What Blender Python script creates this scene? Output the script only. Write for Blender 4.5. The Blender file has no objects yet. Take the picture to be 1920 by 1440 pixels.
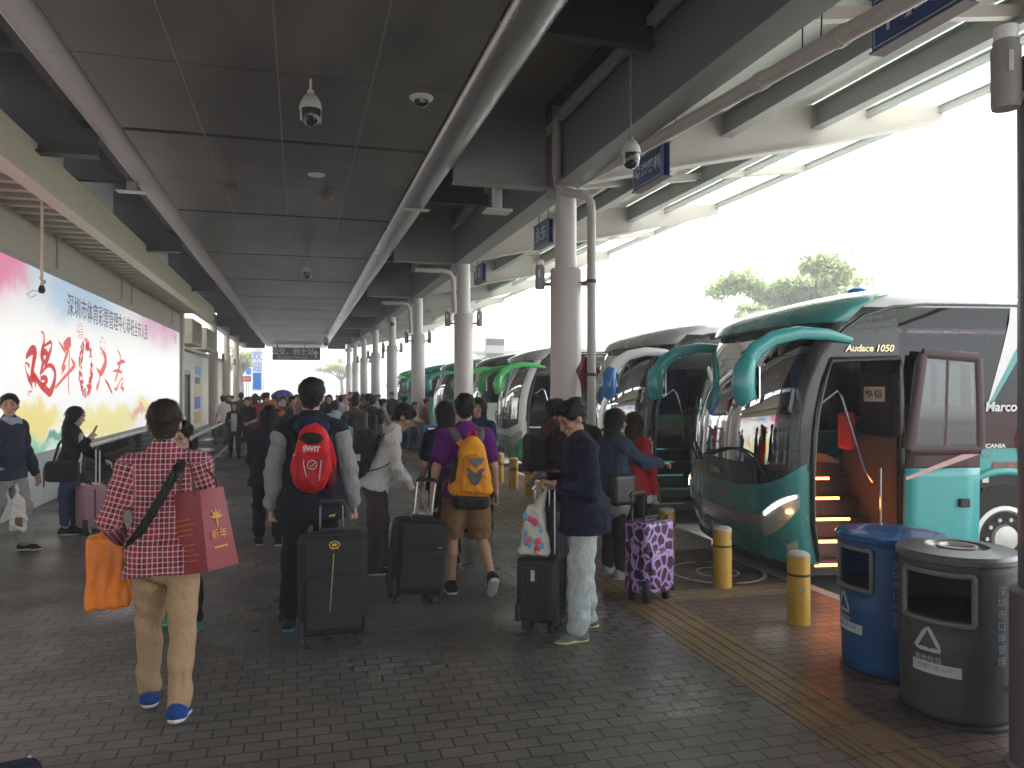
import bpy, math, random
import numpy as np
from mathutils import Vector, Matrix, Euler
R = math.radians; PI = math.pi
sc = bpy.context.scene; COL = sc.collection
# ---------------- camera, sky, sun, exposure ----------------
YAW = R(15.42); F = 1450.0; CH = 1.70; SY, CY = math.sin(YAW), math.cos(YAW)
cam = bpy.data.objects.new('camera', bpy.data.cameras.new('camera')); COL.objects.link(cam)
cam.location = (0, 0, CH); cam.rotation_euler = (R(90.2), 0, -YAW)
cam.data.sensor_width = 36; cam.data.lens = 36*F/1920; cam.data.clip_end = 2000; cam.data.clip_start = .05
sc.camera = cam
w = bpy.data.worlds.new('World'); sc.world = w; w.use_nodes = True
nt = w.node_tree; bg = nt.nodes['Background']
sky = nt.nodes.new('ShaderNodeTexSky'); sky.sky_type = 'NISHITA'; sky.sun_disc = False
sky.sun_elevation = R(52); sky.sun_rotation = R(75); sky.air_density = 1.0; sky.dust_density = 1.5; sky.ozone_density = .6
hs = nt.nodes.new('ShaderNodeHueSaturation'); hs.inputs['Saturation'].default_value = .22
nt.links.new(sky.outputs[0], hs.inputs['Color']); nt.links.new(hs.outputs[0], bg.inputs[0]); bg.inputs[1].default_value = .15
sl = bpy.data.lights.new('sun', 'SUN'); sl.energy = 1.5; sl.angle = R(14); sl.color = (1, .96, .9)
so = bpy.data.objects.new('sun', sl); COL.objects.link(so)
so.rotation_euler = (R(38), 0, R(105))
sc.view_settings.view_transform = 'Standard'; sc.view_settings.look = 'None'; sc.view_settings.exposure = 2.28; sc.view_settings.gamma = 1
cy = sc.cycles
cy.use_denoising = True; cy.max_bounces = 7; cy.diffuse_bounces = 4; cy.glossy_bounces = 3; cy.transmission_bounces = 6
cy.transparent_max_bounces = 12; cy.caustics_reflective = False; cy.caustics_refractive = False; cy.sample_clamp_indirect = 6

def gp(px, py, z=0.0):
    "photo pixel on the level z -> world x, y"
    d = F*(CH-z)/(py-725.0); l = (px-960.0)/F*d
    return (d*SY+l*CY, d*CY-l*SY)
def dp(px, d):
    l = (px-960.0)/F*d
    return (d*SY+l*CY, d*CY-l*SY)
def hz(py, d): return CH+(725.0-py)/F*d
rnd = random.Random(7)

# ---------------- materials ----------------
MATS = {}
def mat(name, col, rough=.6, metal=0.0, var=.12, scale=6.0, bump=0.0, bscale=60.0, emit=None, es=0, coat=0.0, spec=.5):
    if name in MATS: return MATS[name]
    m = bpy.data.materials.new(name); m.use_nodes = True; t = m.node_tree; b = t.nodes['Principled BSDF']
    b.inputs['Roughness'].default_value = rough; b.inputs['Metallic'].default_value = metal
    b.inputs['Coat Weight'].default_value = coat; b.inputs['Specular IOR Level'].default_value = spec
    c = (*col, 1)
    tc = t.nodes.new('ShaderNodeTexCoord')
    if var:
        n = t.nodes.new('ShaderNodeTexNoise'); n.inputs['Scale'].default_value = scale; n.inputs['Detail'].default_value = 5
        t.links.new(tc.outputs['Object'], n.inputs['Vector'])
        mx = t.nodes.new('ShaderNodeMix'); mx.data_type = 'RGBA'
        mx.inputs[6].default_value = tuple(min(1, x*(1-var)) for x in col)+(1,); mx.inputs[7].default_value = tuple(min(1, x*(1+var)) for x in col)+(1,)
        t.links.new(n.outputs[0], mx.inputs[0]); t.links.new(mx.outputs[2], b.inputs['Base Color'])
        mr = t.nodes.new('ShaderNodeMapRange'); mr.inputs[3].default_value = max(.03, rough-.09); mr.inputs[4].default_value = min(1, rough+.09)
        t.links.new(n.outputs[0], mr.inputs[0]); t.links.new(mr.outputs[0], b.inputs['Roughness'])
    else: b.inputs['Base Color'].default_value = c
    if bump:
        n2 = t.nodes.new('ShaderNodeTexNoise'); n2.inputs['Scale'].default_value = bscale; n2.inputs['Detail'].default_value = 4
        t.links.new(tc.outputs['Object'], n2.inputs['Vector'])
        bp = t.nodes.new('ShaderNodeBump'); bp.inputs['Strength'].default_value = bump; bp.inputs['Distance'].default_value = .01
        t.links.new(n2.outputs[0], bp.inputs['Height']); t.links.new(bp.outputs[0], b.inputs['Normal'])
    if emit: b.inputs['Emission Color'].default_value = (*emit, 1); b.inputs['Emission Strength'].default_value = es
    MATS[name] = m; return m
def cloth(name, col, var=.16, rough=.85):
    if name in MATS: return MATS[name]
    m = mat(name, col, rough, 0, var, 14, 0, spec=.25); t = m.node_tree; b = t.nodes['Principled BSDF']; L = t.links.new
    tc = t.nodes.new('ShaderNodeTexCoord'); mp = t.nodes.new('ShaderNodeMapping'); mp.inputs['Scale'].default_value = (1, 1, .7); L(tc.outputs['Object'], mp.inputs[0])
    n = t.nodes.new('ShaderNodeTexNoise'); n.inputs['Scale'].default_value = 10; n.inputs['Detail'].default_value = 4; n.inputs['Distortion'].default_value = 1.6; L(mp.outputs[0], n.inputs[0])
    p = t.nodes.new('ShaderNodeBump'); p.inputs['Strength'].default_value = .75; p.inputs['Distance'].default_value = .035; L(n.outputs[0], p.inputs['Height'])
    q = t.nodes.new('ShaderNodeTexNoise'); q.inputs['Scale'].default_value = 260; L(tc.outputs['Object'], q.inputs[0])
    r = t.nodes.new('ShaderNodeBump'); r.inputs['Strength'].default_value = .25; r.inputs['Distance'].default_value = .004; L(q.outputs[0], r.inputs['Height']); L(p.outputs[0], r.inputs['Normal']); L(r.outputs[0], b.inputs['Normal'])
    return m
def glass(name, tint=(.8, .9, .9), ref=.06, alpha=.85):
    if name in MATS: return MATS[name]
    m = bpy.data.materials.new(name); m.use_nodes = True; t = m.node_tree; t.nodes.clear()
    o = t.nodes.new('ShaderNodeOutputMaterial'); tr = t.nodes.new('ShaderNodeBsdfTransparent'); g = t.nodes.new('ShaderNodeBsdfGlossy')
    tr.inputs[0].default_value = (*[x*alpha for x in tint], 1); g.inputs['Roughness'].default_value = .03
    fr = t.nodes.new('ShaderNodeFresnel'); fr.inputs[0].default_value = 1.5
    ad = t.nodes.new('ShaderNodeMath'); ad.operation = 'ADD'; ad.inputs[1].default_value = ref; ad.use_clamp = True
    mx = t.nodes.new('ShaderNodeMixShader')
    t.links.new(fr.outputs[0], ad.inputs[0]); t.links.new(ad.outputs[0], mx.inputs[0]); t.links.new(tr.outputs[0], mx.inputs[1]); t.links.new(g.outputs[0], mx.inputs[2]); t.links.new(mx.outputs[0], o.inputs[0])
    MATS[name] = m; return m

# ---------------- mesh helpers ----------------
class MB:
    def __init__(s): s.v = []; s.f = []; s.m = []
    def add(s, vs, fs, mi=0):
        o = len(s.v); s.v += [tuple(v) for v in vs]; s.f += [tuple(i+o for i in f) for f in fs]; s.m += [mi]*len(fs); return s
    def box(s, c, d, rz=0, mi=0, M=None):
        vs = [Vector((x*d[0]/2, y*d[1]/2, z*d[2]/2)) for x in (-1, 1) for y in (-1, 1) for z in (-1, 1)]
        m = M or (Matrix.Rotation(rz, 3, 'Z') if rz else None)
        vs = [(m @ v if m else v)+Vector(c) for v in vs]
        return s.add(vs, [(0, 1, 3, 2), (4, 6, 7, 5), (0, 4, 5, 1), (2, 3, 7, 6), (0, 2, 6, 4), (1, 5, 7, 3)], mi)
    def b2(s, a, b, mi=0):
        return s.box([(a[i]+b[i])/2 for i in range(3)], [abs(b[i]-a[i]) for i in range(3)], 0, mi)
    def cyl(s, a, b, r0, r1=None, n=16, mi=0, caps=True):
        return s.tube([a, b], [r0, r0 if r1 is None else r1], n, mi, caps)
    def tube(s, pts, r, n=10, mi=0, caps=True, flat=1.0, up=None):
        pts = [Vector(p) for p in pts]; N = len(pts)
        if not hasattr(r, '__len__'): r = [r]*N
        vs = []; fs = []; pu = Vector(up) if up else None
        for i, p in enumerate(pts):
            d = (pts[min(i+1, N-1)]-pts[max(i-1, 0)]).normalized()
            if pu is None:
                pu = Vector((0, 0, 1)) if abs(d.z) < .9 else Vector((1, 0, 0))
            u = (pu-d*pu.dot(d)).normalized(); w_ = d.cross(u)
            if not up: pu = u
            for k in range(n):
                a = 2*PI*k/n; vs.append(p+u*(math.cos(a)*r[i])+w_*(math.sin(a)*r[i]*flat))
        for i in range(N-1):
            for k in range(n):
                k2 = (k+1) % n; fs.append((i*n+k, i*n+k2, (i+1)*n+k2, (i+1)*n+k))
        if caps: fs += [tuple(range(n-1, -1, -1)), tuple((N-1)*n+k for k in range(n))]
        return s.add(vs, fs, mi)
    def lathe(s, prof, c=(0, 0, 0), n=32, mi=0):
        vs = []; fs = []
        for r, z in prof:
            for k in range(n):
                a = 2*PI*k/n; vs.append((c[0]+r*math.cos(a), c[1]+r*math.sin(a), c[2]+z))
        for i in range(len(prof)-1):
            for k in range(n):
                k2 = (k+1) % n; fs.append((i*n+k, i*n+k2, (i+1)*n+k2, (i+1)*n+k))
        if prof[0][0] > .001: fs.append(tuple(range(n-1, -1, -1)))
        if prof[-1][0] > .001: fs.append(tuple((len(prof)-1)*n+k for k in range(n)))
        return s.add(vs, fs, mi)
    def prism(s, poly, fn, a, b, mi=0):
        "poly of 2d points, fn(u,v,t)->3d point"
        n = len(poly)
        vs = [fn(u, v, a) for u, v in poly]+[fn(u, v, b) for u, v in poly]
        return s.add(vs, [tuple(range(n-1, -1, -1)), tuple(range(n, 2*n))]+[(i, (i+1) % n, n+(i+1) % n, n+i) for i in range(n)], mi)
    def quad(s, a, b, c, d, mi=0): return s.add([a, b, c, d], [(0, 1, 2, 3)], mi)
    def grid(s, fn, us, vs_, mi=0):
        vs = [fn(u, v) for v in vs_ for u in us]; n = len(us)
        return s.add(vs, [(j*n+i, j*n+i+1, (j+1)*n+i+1, (j+1)*n+i) for j in range(len(vs_)-1) for i in range(n-1)], mi)
def prop(o, label=None, cat=None, group=None, kind=None):
    if label: o['label'] = label
    if cat: o['category'] = cat
    if group: o['group'] = group
    if kind: o['kind'] = kind
    return o
def link(name, me, parent=None, loc=None, rz=None):
    o = bpy.data.objects.new(name, me); COL.objects.link(o)
    if parent: o.parent = parent
    if loc: o.location = loc
    if rz: o.rotation_euler = (0, 0, rz)
    return o
def obj(name, mb, ms, parent=None, bev=0, sm=35, seg=2, solid=0):
    me = bpy.data.meshes.new(name); me.from_pydata(mb.v, [], mb.f)
    ms = ms if isinstance(ms, (list, tuple)) else [ms]
    for m in ms: me.materials.append(m)
    if len(ms) > 1: me.polygons.foreach_set('material_index', mb.m)
    if sm: me.shade_smooth(); me.set_sharp_from_angle(angle=R(sm))
    o = link(name, me, parent)
    if solid: md = o.modifiers.new('solid', 'SOLIDIFY'); md.thickness = solid; md.offset = -1
    if bev: md = o.modifiers.new('bevel', 'BEVEL'); md.width = bev; md.segments = seg; md.limit_method = 'ANGLE'; md.angle_limit = R(40); md.harden_normals = False
    return o
def thing(name, label, cat, loc=(0, 0, 0), rz=0, group=None):
    return prop(link(name, None, None, loc, rz), label, cat, group)
def copy_tree(o, parent=None):
    c = o.copy(); COL.objects.link(c)
    if parent: c.parent = parent
    for ch in [x for x in bpy.data.objects if x.parent == o]: copy_tree(ch, c)
    return c
FONT = None
def text(name, s, size, loc, rot, m, parent=None, ext=.002, ax='CENTER', squash=1.0, shear=0.0, bold=0):
    cu = bpy.data.curves.new(name, 'FONT'); cu.body = s; cu.size = size; cu.extrude = ext; cu.align_x = ax; cu.align_y = 'CENTER'; cu.shear = shear; cu.offset = bold
    t = bpy.data.objects.new('tmp', cu); COL.objects.link(t); dg = bpy.context.evaluated_depsgraph_get(); dg.update()
    me = bpy.data.meshes.new_from_object(t.evaluated_get(dg)); bpy.data.objects.remove(t)
    me.materials.clear(); me.materials.append(m)
    if squash != 1:
        for v in me.vertices: v.co.x *= squash
    o = link(name, me, parent, loc); o.rotation_euler = rot; return o
# ---------------- ground ----------------
def paver_mat(name, c1, c2, joint, bw=.16, bh=.10, rot=0, wet=(.22, .6), wscale=.6):
    m = bpy.data.materials.new(name); m.use_nodes = True; t = m.node_tree; b = t.nodes['Principled BSDF']
    tc = t.nodes.new('ShaderNodeTexCoord'); mp = t.nodes.new('ShaderNodeMapping'); mp.inputs['Rotation'].default_value[2] = rot
    br = t.nodes.new('ShaderNodeTexBrick'); br.inputs['Color1'].default_value = (*c1, 1); br.inputs['Color2'].default_value = (*c2, 1); br.inputs['Mortar'].default_value = (*joint, 1)
    br.inputs['Scale'].default_value = 1; br.inputs['Brick Width'].default_value = bw; br.inputs['Row Height'].default_value = bh
    br.inputs['Mortar Size'].default_value = .006; br.inputs['Mortar Smooth'].default_value = .4; br.inputs['Bias'].default_value = -.1
    L = t.links.new
    nz = t.nodes.new('ShaderNodeTexNoise'); nz.inputs['Scale'].default_value = 9; nz.inputs['Detail'].default_value = 6
    wb = t.nodes.new('ShaderNodeVectorMath'); wb.operation = 'MULTIPLY_ADD'; wb.inputs[1].default_value = (.012, .012, 0)
    L(tc.outputs['Object'], nz.inputs[0]); L(nz.outputs['Color'], wb.inputs[0]); L(tc.outputs['Object'], wb.inputs[2]); L(wb.outputs[0], mp.inputs[0]); L(mp.outputs[0], br.inputs[0])
    n2 = t.nodes.new('ShaderNodeTexNoise'); n2.inputs['Scale'].default_value = wscale; n2.inputs['Detail'].default_value = 7; n2.inputs['Roughness'].default_value = .6
    L(tc.outputs['Object'], n2.inputs[0])
    n3 = t.nodes.new('ShaderNodeTexNoise'); n3.inputs['Scale'].default_value = 40; n3.inputs['Detail'].default_value = 4; L(tc.outputs['Object'], n3.inputs[0])
    mx = t.nodes.new('ShaderNodeMix'); mx.data_type = 'RGBA'; mx.blend_type = 'MULTIPLY'; mx.inputs[0].default_value = 1
    rp = t.nodes.new('ShaderNodeMapRange'); rp.inputs[1].default_value = .3; rp.inputs[2].default_value = .75; rp.inputs[3].default_value = .55; rp.inputs[4].default_value = 1.35; L(n2.outputs[0], rp.inputs[0])
    r3 = t.nodes.new('ShaderNodeMapRange'); r3.inputs[3].default_value = .75; r3.inputs[4].default_value = 1.25; L(n3.outputs[0], r3.inputs[0])
    mm = t.nodes.new('ShaderNodeMath'); mm.operation = 'MULTIPLY'; L(rp.outputs[0], mm.inputs[0]); L(r3.outputs[0], mm.inputs[1])
    vo = t.nodes.new('ShaderNodeTexVoronoi'); vo.inputs['Scale'].default_value = 3.2; L(wb.outputs[0], vo.inputs['Vector'])
    vr = t.nodes.new('ShaderNodeMapRange'); vr.inputs[1].default_value = .035; vr.inputs[2].default_value = .06; vr.inputs[3].default_value = .5; vr.inputs[4].default_value = 1; L(vo.outputs['Distance'], vr.inputs[0])
    m4 = t.nodes.new('ShaderNodeMath'); m4.operation = 'MULTIPLY'; L(mm.outputs[0], m4.inputs[0]); L(vr.outputs[0], m4.inputs[1])
    L(br.outputs[0], mx.inputs[6]); L(m4.outputs[0], mx.inputs[7]); L(mx.outputs[2], b.inputs['Base Color'])
    rr = t.nodes.new('ShaderNodeMapRange'); rr.inputs[1].default_value = .38; rr.inputs[2].default_value = .62; rr.inputs[3].default_value = wet[1]; rr.inputs[4].default_value = wet[0]
    L(n2.outputs[0], rr.inputs[0]); L(rr.outputs[0], b.inputs['Roughness'])
    bp = t.nodes.new('ShaderNodeBump'); bp.inputs['Strength'].default_value = .9; bp.inputs['Distance'].default_value = .006; bp.invert = True
    ad = t.nodes.new('ShaderNodeMath'); ad.operation = 'MULTIPLY_ADD'; ad.inputs[1].default_value = .35; L(n3.outputs[0], ad.inputs[0]); L(br.outputs['Fac'], ad.inputs[2])
    L(ad.outputs[0], bp.inputs['Height']); L(bp.outputs[0], b.inputs['Normal'])
    return m
grey_paver = paver_mat('grey paver', (.15, .139, .128), (.115, .106, .097), (.036, .032, .029), wet=(.2, .55))
red_paver = paver_mat('reddish paver', (.17, .115, .092), (.13, .09, .074), (.03, .024, .02), wet=(.3, .6))
buff_paver = paver_mat('buff paver', (.30, .21, .13), (.25, .18, .11), (.06, .05, .04), .2, .1)
yellow_tac = paver_mat('worn yellow tactile', (.25, .165, .08), (.20, .135, .068), (.07, .05, .03), .3, .3, wet=(.35, .6))
asphalt = mat('concrete apron', (.28, .275, .26), .75, 0, .3, 1.2, .5, 120)
conc = mat('concrete', (.36, .34, .31), .8, 0, .18, 4, .4, 80)
KX = 4.12
def sheet(name, x0, y0, x1, y1, z, m):
    o = obj(name, MB().quad((x0, y0, z), (x1, y0, z), (x1, y1, z), (x0, y1, z)), m, sm=0); return prop(o, kind='structure')
sheet('ground', -150, -60, 250, 300, -.13, asphalt)
prop(obj('pavement', MB().b2((-9, -14, -.2), (2.44, 62, 0)), grey_paver, sm=0), kind='structure')
prop(obj('bus_platform', MB().b2((2.44, -14, -.2), (KX, 62, 0)), red_paver, sm=0), kind='structure')
prop(obj('kerb', MB().b2((KX, -14, -.2), (KX+.14, 62, .004)), conc, bev=.02), kind='structure')
# tactile guiding strip with ribs
tm = MB(); tm.b2((2.45, -4, .001), (2.83, 58, .005))
for k in range(4):
    x = 2.50+.09*k
    tm.b2((x, 1.5, .005), (x+.035, 40, .010))
prop(obj('tactile_path', tm, yellow_tac, sm=0), kind='structure')
prop(obj('buff_paving_strip', MB().b2((2.82, 5.55, .001), (KX-.02, 5.83, .004)), buff_paver, sm=0), kind='structure')
# painted manhole oval
wp = mat('worn white paint', (.5, .48, .44), .75, 0, .35, 8)
ox, oy = gp(1345, 1073); mo = MB()
for r0, r1 in ((.40, .435), (.17, .20)):
    n = 48
    for k in range(n):
        if rnd.random() < .1: continue
        a, b = 2*PI*k/n, 2*PI*(k+1)/n
        mo.quad(*[(ox+r*math.cos(t), oy+r*math.sin(t), .006) for r, t in ((r0, a), (r1, a), (r1, b), (r0, b))])
prop(obj('painted_marking', mo, wp, sm=0), 'worn white painted ring on the brown pavers behind the yellow bollard', 'painted mark')
kx0, ky0 = 3.62, 7.3
prop(obj('kerb_island', MB().b2((kx0, ky0, -.05), (4.2, 8.95, .09)), conc, bev=.015), 'low pale concrete kerb block by the teal coach front', 'kerb')

# ---------------- left wall with poster ----------------
WX = -3.56
cream = mat('cream paint', (.62, .58, .48), .6, 0, .07, 2.2, .1, 30)
wallw = mat('pale wall panel', (.55, .55, .54), .45, 0, .05, 1.5, .06, 20)
dark = mat('dark void paint', (.05, .05, .055), .7, 0, .2, 2)
t = thing('wall', 'long grey panelled wall carrying the festive poster', 'wall', (WX, 0, 0))
o = MB()
for k in range(-6, 13): o.b2((-.3, k*2.1+.006, .002), (-.002, (k+1)*2.1-.006, .73))
obj('base_panel', o, wallw, t, bev=.004)
obj('upper_band', MB().b2((-.3, -12.6, 3.42), (0, 26.0, 4.75)), cream, t)
obj('core', MB().b2((-.5, -12.6, .0), (-.06, 26.0, 4.7)), wallw, t)
fr = MB(); fr.b2((-.06, -10, 3.36), (.035, 25.8, 3.43)); fr.b2((-.06, -10, .73), (.03, 25.8, .765)); fr.b2((-.06, 25.72, .765), (.03, 25.8, 3.36))
obj('poster_frame', fr, mat('frame grey', (.5, .49, .46), .4), t, bev=.005)
end = MB(); end.b2((-.5, 26.0, 0), (.06, 26.5, 4.75)); obj('end_pier', end, cream, t)
# conduit drops on the band
cd = MB()
for y in (13.2, 17.6, 18.6, 24.2): cd.tube([(.03, y, 4.5), (.03, y, 3.6), (.02, y, 3.5)], .02, 8)
obj('conduit', cd, cream, t)
# poster: printed sheet
pm = bpy.data.materials.new('printed poster'); pm.use_nodes = True; pt = pm.node_tree; pb = pt.nodes['Principled BSDF']; pb.inputs['Roughness'].default_value = .35
PL = pt.links.new
ptc = pt.nodes.new('ShaderNodeTexCoord'); pn = pt.nodes.new('ShaderNodeTexNoise'); pn.inputs['Scale'].default_value = .9; pn.inputs['Detail'].default_value = 7; pn.inputs['Roughness'].default_value = .62
PL(ptc.outputs['Object'], pn.inputs[0])
pd = pt.nodes.new('ShaderNodeVectorMath'); pd.operation = 'MULTIPLY_ADD'; pd.inputs[1].default_value = (0, 2.4, 1.1); pd.inputs[2].default_value = (0, -1.2, -.55); PL(pn.outputs['Color'], pd.inputs[0])
pa = pt.nodes.new('ShaderNodeVectorMath'); PL(pd.outputs[0], pa.inputs[0]); PL(ptc.outputs['Object'], pa.inputs[1])
def blob(cy_, cz, ry, rz, soft=.35):
    s1 = pt.nodes.new('ShaderNodeVectorMath'); s1.operation = 'SUBTRACT'; s1.inputs[1].default_value = (0, cy_, cz); PL(pa.outputs[0], s1.inputs[0])
    s2 = pt.nodes.new('ShaderNodeVectorMath'); s2.operation = 'MULTIPLY'; s2.inputs[1].default_value = (0, 1/ry, 1/rz); PL(s1.outputs[0], s2.inputs[0])
    s3 = pt.nodes.new('ShaderNodeVectorMath'); s3.operation = 'LENGTH'; PL(s2.outputs[0], s3.inputs[0])
    s4 = pt.nodes.new('ShaderNodeMapRange'); s4.inputs[1].default_value = 1; s4.inputs[2].default_value = 1-soft; PL(s3.outputs['Value'], s4.inputs[0]); s4.interpolation_type = 'SMOOTHSTEP'
    return s4.outputs[0]
cur = None
for cy_, cz, ry, rz, soft, col, st in (
        (14.5, 3.3, 4.2, .75, .8, (.22, .46, .72), .6), (9.6, 3.1, 2.6, .95, .75, (.80, .30, .50), .5), (10.0, 3.35, 2.3, .62, .35, (.80, .14, .34), .75), (8.5, 2.2, 2.0, .9, .6, (.80, .32, .48), .5),
        (22.5, 3.35, 4.6, .85, .8, (.75, .2, .48), .6), (24.6, 3.05, .5, .22, .5, (.30, .12, .22), .5), (23.0, 3.3, .35, .12, .5, (.5, .1, .25), .6),
        (12.2, 1.25, 1.5, .32, .5, (.82, .66, .14), .85), (16.4, 1.05, 3.6, .42, .5, (.82, .72, .2), .8), (20.5, 1.2, 2.0, .3, .6, (.82, .68, .2), .8), (11.6, .85, 2.6, .26, .7, (.14, .48, .25), .85), (13.6, .95, 1.2, .1, .5, (.04, .30, .22), .85),
        (19.5, 1.1, 1.3, .10, .5, (.62, .12, .2), .55), (7, 1.3, 3, .5, .6, (.85, .5, .3), .8)):
    mx = pt.nodes.new('ShaderNodeMix'); mx.data_type = 'RGBA'
    if cur: PL(cur, mx.inputs[6])
    else: mx.inputs[6].default_value = (.90, .89, .87, 1)
    mx.inputs[7].default_value = (*col, 1)
    mu = pt.nodes.new('ShaderNodeMath'); mu.operation = 'MULTIPLY'; mu.inputs[1].default_value = st; PL(blob(cy_, cz, ry, rz, soft), mu.inputs[0]); PL(mu.outputs[0], mx.inputs[0]); cur = mx.outputs[2]
PL(cur, pb.inputs['Base Color'])
PL(cur, pb.inputs['Emission Color']); pb.inputs['Emission Strength'].default_value = .13
po = thing('poster', 'large backlit festive poster with red brush lettering on white', 'poster', (WX, 0, 0))
obj('poster_sheet', MB().b2((-.05, -10, .766), (.012, 25.71, 3.359)), pm, po, sm=0)
ink = mat('poster ink', (.07, .06, .075), .5, var=0, emit=(.12, .11, .13), es=.12)
rt = (R(90), 0, R(90))
tx = text('poster_title', '深圳市体育彩票管理中心恭祝全市人民', .40, (.016, 17.1, 2.98), rt, ink, po, .001)
redink = [mat('brush red', (.58, .05, .045), .5, 0, .25, 3, emit=(.8, .06, .06), es=.08), mat('brush pale red', (.74, .17, .14), .5, 0, .25, 3, emit=(.85, .20, .18), es=.09)]
def stroke(mb, pts, ws, y0, z0, sy, sz, mi=0, x=.016):
    "brush stroke through 2d points with changing width"
    P = []; n = len(pts)
    for i in range(n-1):
        for k in range(6):
            q = k/6; p0, p1, p2, p3 = [pts[max(0, min(n-1, i+j))] for j in (-1, 0, 1, 2)]
            f = lambda a, b, c, d: .5*(2*b+(c-a)*q+(2*a-5*b+4*c-d)*q*q+(3*b-a-3*c+d)*q**3)
            P.append((f(p0[0], p1[0], p2[0], p3[0]), f(p0[1], p1[1], p2[1], p3[1]), ws[i]+(ws[i+1]-ws[i])*q))
    P.append((*pts[-1], ws[-1])); vs = []; N = len(P)
    for i, (u, v, w_) in enumerate(P):
        a, b = P[max(0, i-1)], P[min(N-1, i+1)]; du, dv = (b[0]-a[0]), (b[1]-a[1]); l = math.hypot(du, dv) or 1
        nx, ny = -dv/l, du/l
        for s_ in (-1, 1): vs.append((x+mi*.0008, y0+(u+nx*w_*s_/2)*sy, z0+(v+ny*w_*s_/2)*sz))
    mb.add(vs, [(2*i, 2*i+1, 2*i+3, 2*i+2) for i in range(N-1)], mi)
# coordinates read as fractions of the zoomed lettering (0..1920 x, 0..1440 y); mapped to wall metres
def wy(zx):
    px = 30+zx*220/1920.; r = (px-960)/F; d = WX/(SY+r*CY); return d*CY-r*d*SY, d
def bst(mb, pts, ws, mi=0):
    P = []
    for zx, zy in pts:
        y, d = wy(zx); P.append((y, CH+(725-(600+zy*165/1440.))/F*d))
    W = [w_*.00155*(1 if True else 1) for w_ in ws]
    stroke(mb, P, W, 0, 0, 1, 1, mi)
br = MB()
bst(br, [(140, 610), (190, 540), (240, 490), (290, 520), (275, 640), (255, 760), (240, 900), (215, 990)], [40, 70, 90, 100, 90, 80, 90, 50])
bst(br, [(200, 760), (150, 700), (125, 740), (150, 860), (190, 960), (225, 1040), (245, 1120), (220, 1180), (190, 1165), (185, 1240)], [40, 16, 14, 20, 60, 40, 12, 14, 12, 18])
bst(br, [(250, 880), (290, 920), (340, 1000), (400, 1080), (470, 1140), (530, 1190), (570, 1130), (610, 1000), (620, 860), (580, 770), (520, 740), (450, 790), (400, 870)], [50, 60, 60, 70, 80, 80, 90, 80, 70, 56, 40, 34, 24])
bst(br, [(385, 180), (430, 230), (440, 340), (410, 480), (400, 580), (420, 680), (400, 790), (375, 900)], [12, 30, 40, 60, 80, 70, 50, 36])
bst(br, [(430, 430), (490, 390), (550, 360), (560, 440), (530, 540), (490, 640), (440, 720)], [30, 30, 36, 40, 60, 80, 60])
bst(br, [(390, 560), (450, 520), (500, 560)], [50, 70, 50])
bst(br, [(380, 960), (440, 940), (490, 980), (450, 1040), (400, 1060)], [40, 50, 50, 44, 30])
bst(br, [(240, 1000), (290, 960), (300, 1100)], [50, 60, 20])
obj('brush_character', br, redink, po, sm=0); br = MB()
bst(br, [(675, 350), (740, 450), (790, 520)], [12, 40, 50], 1)
bst(br, [(760, 440), (830, 380), (880, 350)], [90, 130, 90], 1)
bst(br, [(840, 430), (810, 560), (760, 700), (735, 800), (790, 760), (720, 900)], [70, 60, 44, 50, 40, 10], 1)
bst(br, [(855, 500), (850, 700), (845, 900), (840, 1080), (855, 1210)], [24, 30, 26, 30, 14])
bst(br, [(880, 620), (930, 720), (940, 740), (860, 840), (760, 950), (620, 1110)], [20, 60, 60, 44, 40, 30], 1)
obj('brush_character', br, redink, po, sm=0); br = MB()
bst(br, [(1360, 430), (1405, 520), (1440, 600), (1450, 700), (1400, 820), (1360, 900), (1350, 1000), (1300, 1130)], [14, 40, 110, 110, 110, 60, 40, 80], 1)
bst(br, [(1300, 780), (1340, 850), (1390, 850)], [14, 60, 50], 1)
bst(br, [(1435, 970), (1490, 1050), (1560, 1200)], [14, 50, 30])
obj('brush_character', br, redink, po, sm=0); br = MB()
bst(br, [(1645, 490), (1690, 580), (1690, 700), (1660, 820), (1620, 960), (1600, 1010)], [20, 40, 60, 60, 50, 20], 1)
bst(br, [(1640, 720), (1720, 680), (1770, 690)], [40, 60, 20], 1)
bst(br, [(1570, 840), (1640, 830), (1720, 860)], [20, 40, 40], 1)
bst(br, [(1590, 1110), (1630, 1130), (1680, 1010), (1730, 950), (1740, 1010), (1700, 1100), (1750, 1120), (1720, 1170)], [20, 50, 24, 24, 24, 36, 44, 14], 1)
obj('brush_character', br, redink, po, sm=0)
# printed confetti panel between the characters, and the small seal and lantern marks
cf = MB(); r2 = random.Random(3)
for k in range(190):
    a = r2.random()*2*PI; q = math.sqrt(r2.uniform(.35, 1)); y = 14.85+.46*q*math.cos(a); z = 2.02+.52*q*math.sin(a); s_ = r2.uniform(.012, .05)
    cf.prism([(s_*math.cos(b)*r2.uniform(.6, 1.2), s_*math.sin(b)) for b in (0, 1.2, 2.4, 3.6, 5.0)], lambda u, v, t_: (t_, y+u, z+v), .0125, .0155, r2.choice((0, 1, 1, 2)))
for k in range(16):
    a = k/16*2*PI
    cf.prism([(.05, 0), (0, .16), (-.05, 0)], lambda u, v, t_: (t_, 16.0+.5*math.cos(a)*.3+u*.6, 2.45+.16*math.sin(a)+v*.4), .0125, .0155, 3) if k % 2 else None
obj('printed_pattern', cf, redink+[mat('print magenta', (.75, .12, .35), .5, var=0), mat('print orange', (.8, .35, .2), .5, var=0)], po, sm=0)['kind'] = 'stuff'
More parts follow.
